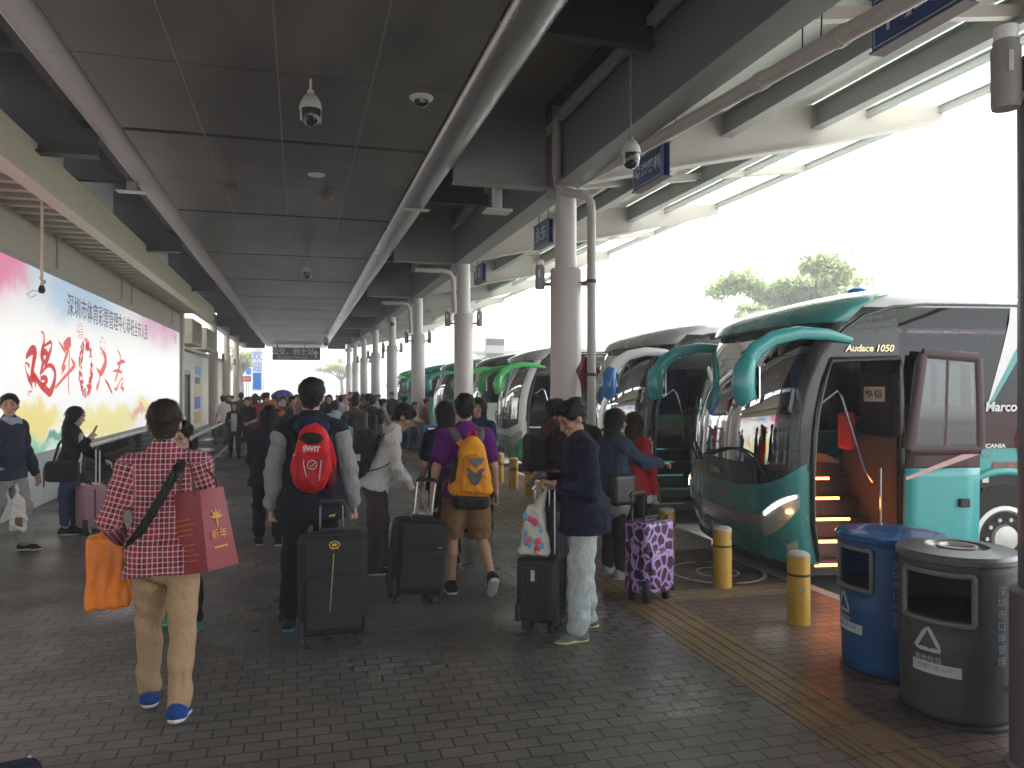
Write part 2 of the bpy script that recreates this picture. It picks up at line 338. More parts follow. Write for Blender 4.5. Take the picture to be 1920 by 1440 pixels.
text('printed_character', '福', .30, (.016, 14.45, 2.62), rt, mat('print grey', (.35, .28, .26), .5, var=0, emit=(.35, .28, .26), es=.3), po, .001, squash=1.4)
for k in range(9):
    pass
text('printed_note', '新春大吉', .26, (.016, 19.4, 2.28), rt, mat('print faint', (.82, .66, .64), .5, var=0, emit=(.85, .7, .68), es=.34), po, .001)
text('printed_note', '万事如意', .26, (.016, 19.4, 1.95), rt, MATS['print faint'], po, .001)

# ---------------- canopy ----------------
CZ = 4.40; Y0, Y1 = -9.0, 55.0
ceilm = bpy.data.materials.new('ceiling panel'); ceilm.use_nodes = True
def _cm():
    t = ceilm.node_tree; b = t.nodes['Principled BSDF']; b.inputs['Roughness'].default_value = .42; L = t.links.new
    tc = t.nodes.new('ShaderNodeTexCoord'); n = t.nodes.new('ShaderNodeTexNoise'); n.inputs['Scale'].default_value = .8; n.inputs['Detail'].default_value = 6
    mp = t.nodes.new('ShaderNodeMapping'); mp.inputs['Scale'].default_value = (1, .35, 1); L(tc.outputs['Object'], mp.inputs[0]); L(mp.outputs[0], n.inputs[0])
    r = t.nodes.new('ShaderNodeValToRGB'); r.color_ramp.elements[0].position = .40; r.color_ramp.elements[0].color = (.065, .058, .053, 1); r.color_ramp.elements[1].position = .62; r.color_ramp.elements[1].color = (.15, .138, .127, 1)
    L(n.outputs[0], r.inputs[0]); L(r.outputs[0], b.inputs['Base Color'])
_cm()
steel = mat('grey steel paint', (.30, .295, .285), .5, 0, .12, 1.6, .1, 25)
steeld = mat('dark steel paint', (.045, .044, .045), .55, 0, .18, 1.6)
white = mat('white steel paint', (.62, .60, .57), .4, 0, .08, 2.0, .06, 30)
silver = mat('trim aluminium', (.42, .42, .41), .30, .75, .10, 1.2)
pinkw = mat('trim painted', (.42, .40, .39), .45, 0, .1, 1.2)
deckm = mat('roof deck', (.34, .31, .27), .6, 0, .12, 1.0)
can = thing('station_canopy', 'long station canopy with grey panel ceiling and steel beams over the walkway', 'canopy', (0, 0, 0))
XL, XR = -1.785, 1.43
pitch = 1.93
cp = MB(); j = 0; y = Y0
ys = []
while y < Y1: ys.append(y); y += pitch
off = 5.0-pitch*round((5.0-Y0)/pitch)-Y0
for i, y in enumerate(ys):
    for k in range(4):
        x0 = XL+k*.80375
        cp.b2((x0+.007, y+off+(.05 if (i % 2) else .004), CZ), (x0+.797, y+off+pitch-(.004 if (i % 2) else .05), CZ+.03))
obj('ceiling_panel', cp, ceilm, can, bev=.004)
jn = MB()
for k in range(1, 4): jn.b2((XL+k*.80375-.006, Y0, CZ+.004), (XL+k*.80375+.006, Y1, CZ+.028))
obj('ceiling_joint', jn, mat('joint pale', (.24, .23, .215), .5), can)
gv = MB()
for i, y in enumerate(ys):
    if i % 2 == 1: gv.b2((XL, y+off-.05, CZ+.032), (XR, y+off+.05, CZ+.06))
obj('ceiling_gap', gv, dark, can)
# half round trims
def half(xa, xb, z, dep, n=14):
    c = (xa+xb)/2; r = (xb-xa)/2
    return [(c-r*math.cos(PI*k/n), z-dep*math.sin(PI*k/n)) for k in range(n+1)]
for nm, xa, xb, m in (('edge_trim', XR+.002, XR+.40, silver), ('edge_trim', XL-.33, XL-.002, pinkw)):
    mb = MB(); pr = half(xa, xb, CZ+.05, .13 if xa > 0 else .05)
    segs = [Y0+k*4.0 for k in range(17)]
    for a, b in zip(segs, segs[1:]):
        mb.prism(pr, lambda u, v, t_: (u, t_, v), a+.004, b-.004)
    obj(nm, mb, m, can)
# roof deck above, closed
obj('roof_deck', MB().b2((-3.9, Y0, 5.32), (1.5, Y1, 5.42)), steeld, can)  # left deck coloured dark: shade of the void put into its colour
obj('roof_deck', MB().b2((1.502, Y0, 5.322), (3.38, Y1, 5.42)), deckm, can)
RS = .164
def rz_(x): return 3.33+CH+RS*(x-5.5)+.10   # underside of outer roof
def gird(mb, x, zb, zt, wd=.31, tf=.03, tw=.05, y0=Y0, y1=Y1):
    mb.b2((x-wd/2, y0, zb), (x+wd/2, y1, zb+tf)); mb.b2((x-tw/2, y0, zb+tf), (x+tw/2, y1, zt-tf)); mb.b2((x-wd/2, y0, zt-tf), (x+wd/2, y1, zt))
GX = 3.22; GZ = 4.20
g = MB(); gird(g, GX, GZ, 5.30); obj('main_girder', g, mat('girder paint', (.17, .175, .18), .5, 0, .12, 1.5), can)
g = MB(); g.b2((GX-.155, Y0, GZ-.006), (GX+.155, Y1, GZ-.001)); obj('girder_flange', g, steel, can)
for x, zb, zt, wd in ((5.5, 5.03, 5.33, .16), (6.9, 5.26, 5.58, .16), (7.75, 5.50, 5.62, .07), (9.0, 5.68, 5.80, .07)):
    g = MB(); gird(g, x, zb, zt, wd, .018, .02); obj('purlin', g, mat('purlin paint', (.36, .365, .35), .5, 0, .1, 1.5), can)
CYS = [2.95+6.25*k for k in range(9)]
# tapered outer brackets
for k, y in enumerate(CYS):
    g = MB(); poly = [(GX+.03, 4.24), (5.5, 4.745), (6.98, 5.06), (9.05, 5.58), (9.05, 5.80), (6.98, 5.62), (GX+.03, 5.02)]
    g.prism(poly, lambda u, v, t_: (u, t_, v), y-.015, y+.015)
    low = poly[:4]
    for (a, b), (c, d) in zip(low, low[1:]):
        g.prism([(a, b), (c, d), (c, d-.022), (a, b-.022)], lambda u, v, t_: (u, t_, v), y-.10, y+.10)
    obj('bracket', g, mat('bracket paint', (.52, .48, .44), .5, 0, .08, 1.5), can)
    ym = y+3.125; g = MB(); g.prism([(GX+.03, 4.86), (9.0, 5.66), (9.0, 5.78), (GX+.03, 4.98)], lambda u, v, t_: (u, t_, v), ym-.05, ym+.05); obj('cross_rib', g, MATS['bracket paint'], can)
# inner cross beams left and right of the ceiling
for k, y in enumerate(CYS):
    for yy, zb, wd, m in ((y+.25, 4.23, .2, steel), (y+3.375, 4.72, .12, steeld)):
        for x0, x1 in ((XR+.42, GX-.17), (-3.3, XL-.35)):
            g = MB(); g.b2((x0, yy-wd/2, zb), (x1, yy+wd/2, zb+.025)); g.b2((x0, yy-.015, zb+.025), (x1, yy+.015, 5.3)); obj('cross_beam', g, m if x0 > 0 else steeld, can)  # left beams darker than right ones, painting in the void's shade
obj('inner_girder', MB().b2((XR+.45, Y0, 4.75), (XR+.60, Y1, 5.3)), steeld, can)
g = MB(); gird(g, XL-.42, 4.55, 5.3, .16, .02, .02); obj('inner_girder', g, steeld, can)
# outer roof skin: opaque near the girder, translucent sheet further out
tl = bpy.data.materials.new('translucent roof sheet'); tl.use_nodes = True; tt = tl.node_tree
tb = tt.nodes['Principled BSDF']; tb.inputs['Base Color'].default_value = (.85, .87, .82, 1); trn = tt.nodes.new('ShaderNodeBsdfTranslucent'); trn.inputs[0].default_value = (.86, .9, .84, 1)
ms = tt.nodes.new('ShaderNodeMixShader'); ms.inputs[0].default_value = .88; tt.links.new(tb.outputs[0], ms.inputs[1]); tt.links.new(trn.outputs[0], ms.inputs[2]); tt.links.new(ms.outputs[0], tt.nodes['Material Output'].inputs[0])
def rsk(x0, x1, m, nm, dz=0):
    g = MB(); 
    for k in range(21):
        a = Y0+k*3.125; b = min(Y1, a+3.119)
        g.prism([(x0, rz_(x0)+.28+dz), (x1, rz_(x1)+.28+dz), (x1, rz_(x1)+.30+dz), (x0, rz_(x0)+.30+dz)], lambda u, v, t_: (u, t_, v), a, b)
    obj(nm, g, m, can)
roofp = mat('outer roof sheet', (.68, .69, .62), .55, 0, .06, 1.2)
rsk(GX-.16, 5.5, roofp, 'roof_sheet'); rsk(5.5, 6.9, MATS['outer roof sheet'], 'roof_sheet'); rsk(6.9, 9.15, tl, 'roof_sheet')
# fluorescent trays beside the girder
for k, y in enumerate(CYS):
    g = MB(); g.b2((2.98, y+.6, 4.92), (3.06, y+5.8, 5.0)); prop(obj('cable_tray', g, mat('tray grey', (.42, .41, .40), .5), can))
# left cream beam and its slatted soffit
b = thing('soffit_beam', 'cream boxed beam with slatted soffit above the poster wall', 'beam', (0, 0, 0))
g = MB(); g.b2((-2.93, -12, 3.90), (-2.73, 27.6, 4.34)); obj('beam', g, mat('cream beam', (.86, .79, .58), .5, 0, .06, 1.5), b, bev=.006)
g = MB(); y = -11.8
while y < 26: g.b2((-3.555, y, 3.96), (-2.932, y+.14, 4.03)); y += .42
obj('slat', g, mat('slat cream', (.62, .60, .52), .6), b)
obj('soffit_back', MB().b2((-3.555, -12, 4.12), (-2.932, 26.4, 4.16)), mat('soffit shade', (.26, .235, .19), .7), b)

# ---------------- columns ----------------
RC, RU = .195, .135
LAB = ['dark round column at the right edge beside the grey bin', 'stout white column with an S shaped drain pipe beside the maroon diamond boards', 'white column behind the man in the purple shirt', 'white column the woman in the cream jacket leans on', 'white column beside the man in the checked grey shirt', 'slim far white column, fifth beyond the drain pipe column', 'slim far white column, sixth beyond the drain pipe column', 'slim far white column, seventh beyond the drain pipe column', 'farthest white column on the bus side of the walkway']
lampm = mat('lamp housing', (.28, .26, .25), .5); lampw = mat('lamp lens', (.8, .8, .78), .3)
RMX, RMY = dp(2006, 3.42)
LCOLS = []
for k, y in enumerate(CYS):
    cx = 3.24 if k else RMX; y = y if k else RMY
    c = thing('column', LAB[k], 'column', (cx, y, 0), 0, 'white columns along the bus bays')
    obj('casing', MB().lathe([(RC, 0), (RC, 3.16), (RC-.01, 3.18), (RU, 3.19)], n=36), mat('casing paint', (.60, .55, .52), .42, 0, .07, 2.5, .05, 30) if k else mat('dark casing paint', (.13, .11, .12), .5, 0, .1, 2.5), c)  # nearest casing and sleeve coloured darker than the rest
    obj('shaft', MB().lathe([(RU, 3.185), (RU, 4.19)], n=28), white, c)
    obj('plinth', MB().lathe([(RC+.05, 0), (RC+.05, .012), (RC+.003, .02)], n=36), conc, c)
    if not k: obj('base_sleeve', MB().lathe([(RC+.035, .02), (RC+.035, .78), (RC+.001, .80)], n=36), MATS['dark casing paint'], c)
    obj('bracket_plate', MB().box((0, 0, 4.12), (.5, .012, .15)), steel, c)
    if k < 7:
        for s_ in (-1, 1):
            ao = .13 if k else .085; lx = cx+s_*(RC+ao)*.96; ly = y-s_*(RC+ao)*.27
            nm = ['at the right edge of the view', 'on the drain pipe column', 'on the column behind the purple shirt', 'on the column behind the cream jacket', 'on the fourth column past the bins', 'on the fifth column past the bins', 'on the sixth column past the bins'][k]
            l = thing('wall_lamp', 'grey box uplighter on its stub arm %s, %s' % (nm, 'walkway side' if s_ < 0 else 'bus side'), 'lamp', (lx, ly, 2.93), -s_*0, 'box lamps on the columns')
            obj('housing', MB().lathe([(.055, 0), (.06, .02), (.06, .27), (.052, .27), (.052, .30)], n=20), lampm, l)
            obj('diffuser', MB().lathe([(.045, .301), (.05, .33), (.05, .36), (.03, .365)], n=20), lampw, l)
            obj('arm', MB().tube([(-s_*.05, s_*.015, .06), (-s_*.14, s_*.04, .06)], .022, 8), lampm, l)
            obj('slot', MB().box((-.03, -.055, .19), (.018, .014, .09), R(30)), lampw, l)
for k, (y, lab) in enumerate(((35.1, 'cream post left of the blue notice boards'), (41.3, 'slim far cream post near the blue banner'), (47.6, 'farthest cream post on the shop side'))):
    c = thing('column', lab, 'column', (-3.5, y, 0), 0, 'cream posts along the shop side')
    obj('casing', MB().lathe([(.2, 0), (.2, 3.2), (.14, 3.22)], n=24), mat('cream post', (.60, .53, .42), .5, 0, .08, 2), c)
    obj('shaft', MB().lathe([(.15, 3.21), (.15, 4.5)], n=20), MATS['cream post'], c)
    l = prop(obj('wall_lamp', MB().box((-3.1, y-.1, 2.95), (.1, .12, .32)).box((-3.2, y-.1, 2.85), (.14, .04, .04)), lampm), 'small grey lamp on %s' % ['the post by the notice boards', 'the post near the banner', 'the last shop side post'][k], 'lamp')
obj('left_girder', MB().b2((-3.62, 27.7, 4.30), (-3.32, 55, 4.7)), steel, can)
# drain pipes
pip = mat('drain pipe paint', (.46, .42, .385), .45, 0, .1, 3)
d = thing('drain_pipe', 'sloping grey drain pipe slung under the girder on thin rods', 'pipe', (0, 0, 0))
obj('pipe', MB().tube([(3.42, 11.55, 4.75), (3.42, 11.55, 4.5), (3.42, 11.45, 4.42), (3.42, 11.3, 4.40), (3.42, 3.2, 3.93), (3.42, .5, 3.78)], .062, 16), pip, d)
for y in (9.8, 7.4, 5.2, 4.3, 3.4): z = 3.93+(y-3.2)*.058; obj('coupling', MB().tube([(3.42, y-.04, z-.002), (3.42, y+.04, z+.002)], .072, 16), pip, d)
g = MB()
for y in (9.0, 6.6, 4.7, 4.5): g.cyl((3.42, y, 4.0+(y-3.2)*.058), (3.42+(y == 4.5)*.05, y, 5.2), .006, n=6)
obj('hanger_rod', g, steeld, d)
d = thing('drain_pipe', 'grey downpipe with an S bend clamped to the stout column', 'pipe', (0, 0, 0)); y = CYS[1]
obj('pipe', MB().tube([(3.10, y-.05, 5.2), (3.10, y-.05, 4.36), (3.11, y-.08, 4.22), (3.16, y-.14, 4.12), (3.30, y-.24, 4.07), (3.42, y-.27, 4.05), (3.47, y-.27, 3.97), (3.48, y-.27, 3.85), (3.48, y-.27, .02)], .055, 16), pip, d)
g = MB()
for z in (3.0, 1.85, .6): g.tube([(3.48, y-.27, z-.02), (3.48, y-.27, z+.02)], .066, 16); g.cyl((3.48, y-.27, z), (3.36, y-.12, z), .012, n=6)
obj('clamp', g, steeld, d)
for k in (2, 3):
    y = CYS[k]; d = thing('drain_pipe', 'bent grey conduit running down the %s' % ['column behind the purple shirt', 'column behind the cream jacket'][k-2], 'pipe', (0, 0, 0))
    obj('pipe', MB().tube([(2.2, y-.3, 4.0), (2.75, y-.3, 4.0), (2.9, y-.28, 3.97), (2.98, y-.2, 3.85), (3.02, y-.16, 3.2)], .05, 12), pip, d)
# ---------------- coaches ----------------
ROADZ = -.13
ZT = [.10, .5, .95, 1.4, 1.75, 2.05, 2.3, 2.45, 2.55, 2.62, 2.66]
WT = [1.20, 1.24, 1.25, 1.25, 1.235, 1.22, 1.195, 1.14, 1.0, .72, .30]
UT = [.10, .01, .0, .03, .11, .23, .38, .58, .85, 1.2, 1.7]
DR = .36
def smooth_tab(xs, ys):
    zz = np.linspace(xs[0], xs[-1], 240); v = np.interp(zz, xs, ys)
    p = np.pad(v, 6, mode='edge'); return zz, np.convolve(p, np.ones(13)/13, 'valid')
_zw, _wv = smooth_tab(ZT, WT); _zu, _uv = smooth_tab(ZT, UT)
def bW(z): return float(np.interp(z, _zw, _wv))
def bU(z): return float(np.interp(z, _zu, _uv))
def pf(s, z, off=0.0, n=2.7):
    ph = s*PI/2; sn, cs = math.sin(ph), max(0, math.cos(ph)); e = 2/n
    v = bW(z)*math.copysign(abs(sn)**e, sn); u = bU(z)+DR*(1-cs**e)
    l = math.hypot(cs, sn); return (u-off*cs/l, v+off*sn/l, z)
def u0(z): return bU(z)+DR
def ps(sg, u, z, off=0.0):
    g = (bW(z+.02)-bW(z-.02))/.04; l = math.hypot(1, g)
    return (u, sg*(bW(z)+off/l), z-off*g/l)
def front_band(za, zb, off=0, ns=44, nz=8, s0=-1, s1=1):
    mb = MB(); ss = np.linspace(s0, s1, ns)
    mb.grid(lambda s, q: pf(s, za(s)+(zb(s)-za(s))*q, off), ss, np.linspace(0, 1, nz)); return mb
def side_patch(sg, ca, cb, za, zb, nu=3, nz=8, off=0):
    "patch between column curves ca(z), cb(z) and row curves za(u), zb(u)"
    mb = MB()
    def f(p, q):
        u = 1.5
        for _ in range(4):
            z = za(u)+(zb(u)-za(u))*q; u = ca(z)+(cb(z)-ca(z))*p
        return ps(sg, u, z, off)
    mb.grid(f, np.linspace(0, 1, nu), np.linspace(0, 1, nz)); return mb
K = lambda c: (lambda _: c)
def side_decal(sg, quad, off=.004, n=8):
    a, b, c, d = quad; mb = MB()
    def f(p, q):
        u = (a[0]*(1-p)+b[0]*p)*(1-q)+(d[0]*(1-p)+c[0]*p)*q; z = (a[1]*(1-p)+b[1]*p)*(1-q)+(d[1]*(1-p)+c[1]*p)*q
        return ps(sg, u, z, off)
    return mb.grid(f, np.linspace(0, 1, n), np.linspace(0, 1, n))
def paint(name, col): return mat(name, col, .26, 0, .05, 1.5, coat=.6)
blk = mat('black trim', (.018, .018, .02), .25, 0, .2, 3, coat=.4)
blkm = mat('black plastic', (.02, .02, .022), .6, 0, .2, 8)
tyre = mat('tyre rubber', (.025, .024, .023), .8, 0, .3, 10, .3, 60)
rimm = mat('wheel steel', (.55, .53, .5), .35, .5, .15, 6)
chrome = mat('chrome', (.75, .75, .75), .15, 1, .05, 3)
ws_glass = glass('windshield glass', (.78, .9, .88), .02, .88)
sd_glass = glass('tinted side glass', (.26, .22, .23), .015, .42)
dr_glass = glass('door glass', (.6, .85, .83), .09, .85)
seatc = mat('coach seat cloth', (.05, .06, .11), .9, 0, .3, 20)
intg = mat('coach interior trim', (.055, .052, .05), .7)
ledw = mat('white led', (1, 1, 1), .3, var=0, emit=(1, .98, .92), es=5)
ledo = mat('orange led', (1, .4, .08), .3, var=0, emit=(1, .22, .03), es=5)
amber = mat('amber lamp', (1, .5, .1), .3, var=0, emit=(1, .45, .1), es=2.2)
plate_w = mat('plate white', (.75, .75, .7), .4); plate_k = mat('plate black', (.02, .02, .02), .4); txt_k = mat('text black', (.02, .02, .02), .5, var=0); txt_w = mat('text white', (.8, .8, .78), .5, var=0); txt_r = mat('text red', (.65, .04, .04), .5, var=0)
def make_wheel(u, v, par, r=.50, ow=1):
    s = -1 if v < 0 else 1
    t_ = MB(); prof = [(r*.56, -.13), (r*.9, -.14), (r, -.10), (r, .10), (r*.9, .14), (r*.56, .13)]
    w_ = MB(); w_.lathe(prof, n=40); M = Matrix.Rotation(R(90), 3, 'X')
    w_.v = [tuple(M @ Vector(p)) for p in w_.v]
    wo = obj('wheel', w_, tyre, par); wo.location = (u, v, ROADZ+r)
    rm = MB(); rm.lathe([(r*.57, .0), (r*.57, .14), (r*.5, .15), (r*.46, .128), (r*.25, .122), (r*.22, .16), (r*.10, .17), (0, .17)], n=36)
    for k in range(10):
        a = 2*PI*k/10; rm.cyl((r*.34*math.cos(a), r*.34*math.sin(a), .11), (r*.34*math.cos(a), r*.34*math.sin(a), .15), .018, n=8)
    rm.v = [(p[0], s*p[2], p[1]) for p in rm.v]
    obj('rim', rm, rimm, wo)
def coach(label, loc, a, body, top, c, L=10.5, detail=2, door_open=True, mirror=None, arm=None, band=None, group='coaches parked nose in along the bays'):
    "c: dict of paints front, side, visor, pillar"
    t = thing('coach', label, 'bus', (loc[0], loc[1], 0), a, group)
    zb0 = K(.16); zbum = lambda s: c.get('bumz', .40)-.02*abs(s); zwb = lambda s: .78+.26*abs(s)**2.2; zwt = lambda s: 2.26+.03*(1-s*s); ztop = K(2.655)
    nf = 46 if detail else 26
    obj('bumper', front_band(zb0, zbum, ns=nf), c.get('bumper', c['front']), t, sm=60)
    obj('front_panel', front_band(zbum, zwb, ns=nf), c['front'], t, sm=60)
    obj('windshield', front_band(lambda s: zwb(s)+.003, zwt, ns=nf, nz=14), ws_glass, t, sm=60)
    # black ceramic border, dark lower panel and pillars
    lowk = front_band(lambda s: zwb(s)+.002, lambda s: 1.0+.08*abs(s)**3+c.get('lowk', 0), .004, nf); obj('dark_cowl', lowk, blk, t, sm=60)
    for s0, s1 in ((-1, -.80), (.86, 1)):
        obj('pillar', front_band(lambda s: zwb(s)+.002, zwt, .006, 6, 14, s0, s1), c.get('pillar', blk), t, sm=60)
    obj('sun_band', front_band(K(1.98), lambda s: zwt(s), .003, nf, 5), glass('sun band', (.12, .12, .13), .08, .6), t, sm=60)
    obj('visor', front_band(zwt, ztop, .0, nf, 10), c['visor'], t, sm=60)
    vb = MB()      # projecting spoiler lip over the glass
    ss = np.linspace(-1, 1, nf); rows = [(2.24, .0), (2.25, .10), (2.34, .15), (2.45, .13), (2.58, .05), (2.66, .0)]
    vb.grid(lambda s, q: pf(s, rows[int(q)][0]+.045*abs(s)**3*(1 if q > 1 else .35), rows[int(q)][1]*(1-.35*abs(s)**6)), ss, range(6)); obj('spoiler', vb, c['visor'], t, sm=60)
    # sides
    zbelt = c.get('belt', lambda u: 1.28); zwin = K(2.40); cz0 = lambda z: u0(z)
    D1 = lambda z: u0(z)+.05; D2 = K(1.22)
    for sg in (-1, 1):
        dopen = (sg < 0 and door_open)
        st = D2 if dopen else cz0
        obj('side_panel', side_patch(sg, st, K(L), zb0, zbelt, 14), c['side'], t, sm=60)
        obj('side_window', side_patch(sg, st, K(L), zbelt, zwin, 14, 6), sd_glass, t, sm=60)
        if dopen:
            obj('pillar', side_patch(sg, cz0, D1, zb0, K(.98), 3, 10), c['front'], t, sm=60)
            obj('pillar', side_patch(sg, cz0, D1, K(.98), K(1.96), 3, 10), blk, t, sm=60)
            obj('door_header', side_patch(sg, cz0, D2, K(1.96), zwin, 5, 5), blk, t, sm=60)
            fm = MB(); pts = [ps(-1, D1(z), z, .01) for z in np.linspace(.2, 1.93, 12)]+[ps(-1, 1.21, 1.95, .01)]+[ps(-1, 1.215, z, .01) for z in np.linspace(1.87, .2, 6)]
            obj('door_frame', fm.tube(pts, .024, 8), blk, t)
        obj('roof', side_patch(sg, cz0, K(L), zwin, K(2.655), 14, 10), top, t, sm=60)
        # window posts
        wb = MB()
        for u in [2.75+1.55*k for k in range(int((L-3)/1.55))]: wb.grid(lambda p, q, u=u: ps(sg, u+.06*p, zbelt(u)+(2.4-zbelt(u))*q, .005), (0, 1), np.linspace(0, 1, 6))
        obj('window_post', wb, blk, t)
        wl = MB(); wl.tube([ps(sg, u0(2.1)-.0, 2.1, .006)]+[ps(sg, u0(z)+k*.1, z, .006) for k, z in ((.5, 2.2), (1.4, 2.32), (3.2, 2.40), (6, 2.425))]+[ps(sg, L, 2.425, .006)], .014, 6)
        obj('gutter', wl, blk, t)
        if L > 5:
            for u in (2.16, L-2.6):
                make_wheel(u, sg*1.13, t)
                ar = MB(); ar.grid(lambda p, q, u=u: ps(sg, u+.56*q*math.cos(p), max(.13, ROADZ+.50+.56*q*math.sin(p)), .003), np.linspace(0, PI, 20), (0, .5, 1)); obj('wheel_arch', ar, blkm, t)
                tr = MB(); tr.tube([ps(sg, u+.59*math.cos(p), ROADZ+.50+.59*math.sin(p), .005) for p in np.linspace(.06, PI-.06, 22)], .035, 8); obj('arch_trim', tr, c['side'], t, sm=60)
    rr = MB(); rr.add([ps(-1, L, z) for z in np.linspace(.16, 2.655, 16)]+[ps(1, L, z) for z in np.linspace(2.655, .16, 16)], [tuple(range(32))]); obj('rear_panel', rr, c['side'], t)
    rc = MB(); rc.quad((u0(2.655)-.1, -.35, 2.665), (L, -.35, 2.665), (L, .35, 2.665), (u0(2.655)-.1, .35, 2.665)); obj('roof', rc, top, t)
    obj('underbody', MB().b2((.5, -1.1, .05), (L-.1, 1.1, .17)), blkm, t)
    # interior
    fl = MB(); fl.b2((.35, .0, .80), (1.25, 1.18, .86)); fl.b2((1.25, -1.17, .80), (L-.1, 1.18, .86)); obj('floor', fl, intg, t)
    obj('interior_lining', MB().b2((1.4, -1.0, 2.40), (L-.2, 1.0, 2.44)), mat('coach lining', (.42, .40, .38), .8), t)
    dm = MB(); dm.grid(lambda s, q: (pf(s, 1.02)[0]+.05+q*.42, pf(s, 1.02)[1]*.9, 1.03+.09*math.sin(q*PI)), np.linspace(-.9, .9, 20), np.linspace(0, 1, 6)); obj('dashboard', dm, mat('dash grey', (.09, .09, .095), .6), t, sm=60)
    if detail:
        seat = MB(); seat.box((0, 0, .42), (.44, .44, .14)); seat.box((.22, 0, .80), (.12, .44, .75)); seat.box((.24, 0, 1.22), (.10, .26, .2))
        first = None
        spots = [(1.25, .62, .95)]+[(2.0+.85*k, v, .86) for k in range(3 if detail > 1 else 2) for v in (-.85, -.38, .42, .88)]
        for (u, v, z) in spots:
            if first is None: first = o_ = obj('seat', seat, seatc, t, bev=.05)
            else: o_ = first.copy(); COL.objects.link(o_); o_.parent = t
            o_.location = (u, v, z)
        sw = MB(); sw.tube([(.0+.06*math.cos(q), .2*math.sin(q), .2*math.cos(q)) for q in np.linspace(0, 2*PI, 24)], .018, 6); sw.cyl((0, 0, 0), (-.25, 0, -.3), .03, n=8); o_ = obj('steering_wheel', sw, blkm, t); o_.location = (.86, .62, 1.36)
        cu = MB(); cu.grid(lambda p, q: (1.35+p*.5, 1.16+.02*math.sin(p*60), 1.3+q*1.0), np.linspace(0, 1, 40), (0, 1)); obj('curtain', cu, mat('blue curtain', (.07, .20, .45), .9, 0, .15, 8), t, sm=60)
    if door_open:
        stp = MB(); led = []
        for k in range(5):
            z = .15+.165*k; v0 = -1.17+.19*k
            stp.b2((.38, v0, z-.02), (1.20, -.1 if k == 4 else v0+.195, z)); stp.b2((.38, v0-.002+(.005), z-.02-.14 if k else .06), (1.20, v0+.012, z-.022))
            led.append((z, v0))
        obj('steps', stp, mat('step dark', (.025, .022, .02), .5, 0, .2, 12), t)
        wl = MB(); wl.b2((1.205, -1.2, .1), (1.225, -.3, 1.25)); wl.b2((.33, -1.05, .1), (.35, -.2, .95)); wl.b2((.3, -.26, .1), (1.2, -.22, 1.0)); obj('stair_wall', wl, intg, t)
        for z, v0 in led:
            o_ = obj('step_edge', MB().b2((.40, v0-.006, z-.012), (.40+.44+.16*(z > .3), v0+.008, z+.010)), c.get('led', chrome), t)
        hr = MB(); hr.tube([(.62, -1.0, 1.55), (.78, -.98, 1.66), (.82, -.98, 1.62), (1.02, -1.02, .95), (1.08, -1.05, .85)], .014, 8); hr.tube([(1.12, -1.1, .3), (1.12, -1.1, .98)], .014, 8); obj('hand_rail', hr, chrome, t)
        # plug door leaf slid back along the side
        lu0, lu1 = 1.20, 1.88; off = .085
        def LP(sg, u, z): return ps(-1, u, z, off)
        def leaf(ua, ub, za, zb, m, nm, o=0, par=t):
            mb = MB(); mb.grid(lambda p, q: ps(-1, ua(za+(zb-za)*q)+(ub(za+(zb-za)*q)-ua(za+(zb-za)*q))*p, za+(zb-za)*q, off+o), np.linspace(0, 1, 6), np.linspace(0, 1, 12)); return obj(nm, mb, m, par, sm=60, solid=.03 if not o else 0)
        lean = lambda z: lu0+.0+max(0, z-.95)*.17
        ld = leaf(lean, K(lu1), .14, 1.0, c['leaf_low'], 'door'); prop(ld)
        leaf(lean, K(lu1), 1.0, 1.16, c['leaf_mid'], 'door_panel', par=ld)
        fm = MB(); q_ = [(lean(1.16), 1.16), (lu1, 1.16), (lu1, 1.94), (lean(1.98), 1.98)]
        for (ua, za), (ub, zb) in zip(q_, q_[1:]+q_[:1]): fm.tube([ps(-1, ua+(ub-ua)*k/6, za+(zb-za)*k/6, off) for k in range(7)], .05, 8, flat=.5)
        fm.tube([ps(-1, 1.55+.06*(z-1.16), z, off) for z in np.linspace(1.16, 1.96, 6)], .026, 8, flat=.6)
        obj('door_frame', fm, c['leaf_mid'], ld, sm=60)
        leaf(lambda z: lean(z)+.03, K(lu1-.03), 1.16, 1.95, dr_glass, 'door_window', .012, par=ld)
    # mirrors
    if mirror:
        for sg in (-1, 1):
            r_ = [(.78, 1.23, 2.10), (.55, 1.26, 2.15), (.28, 1.29, 2.16), (.04, 1.31, 2.11), (-.12, 1.325, 2.01), (-.20, 1.33, 1.88)]
            mm = MB(); mm.tube([(x, sg*y, z) for x, y, z in r_], [.028, .05, .058, .065, .075, .085], 12, flat=.62, up=(.25, 0, 1)); mo_ = obj('mirror_arm', mm, arm or mirror, t, sm=60)
            mh = MB(); mh.tube([(-.18, sg*1.33, 1.93), (-.22, sg*1.335, 1.86), (-.235, sg*1.335, 1.72), (-.215, sg*1.335, 1.60), (-.20, sg*1.335, 1.575)], [.07, .095, .10, .095, .075], 14, flat=1.0, up=(1, 0, 0)); obj('mirror', mh, mirror, mo_, sm=60)
            gl = MB(); gl.box((-.12, sg*1.335, 1.73), (.012, .14, .27)); obj('mirror_glass', gl, chrome, mo_)
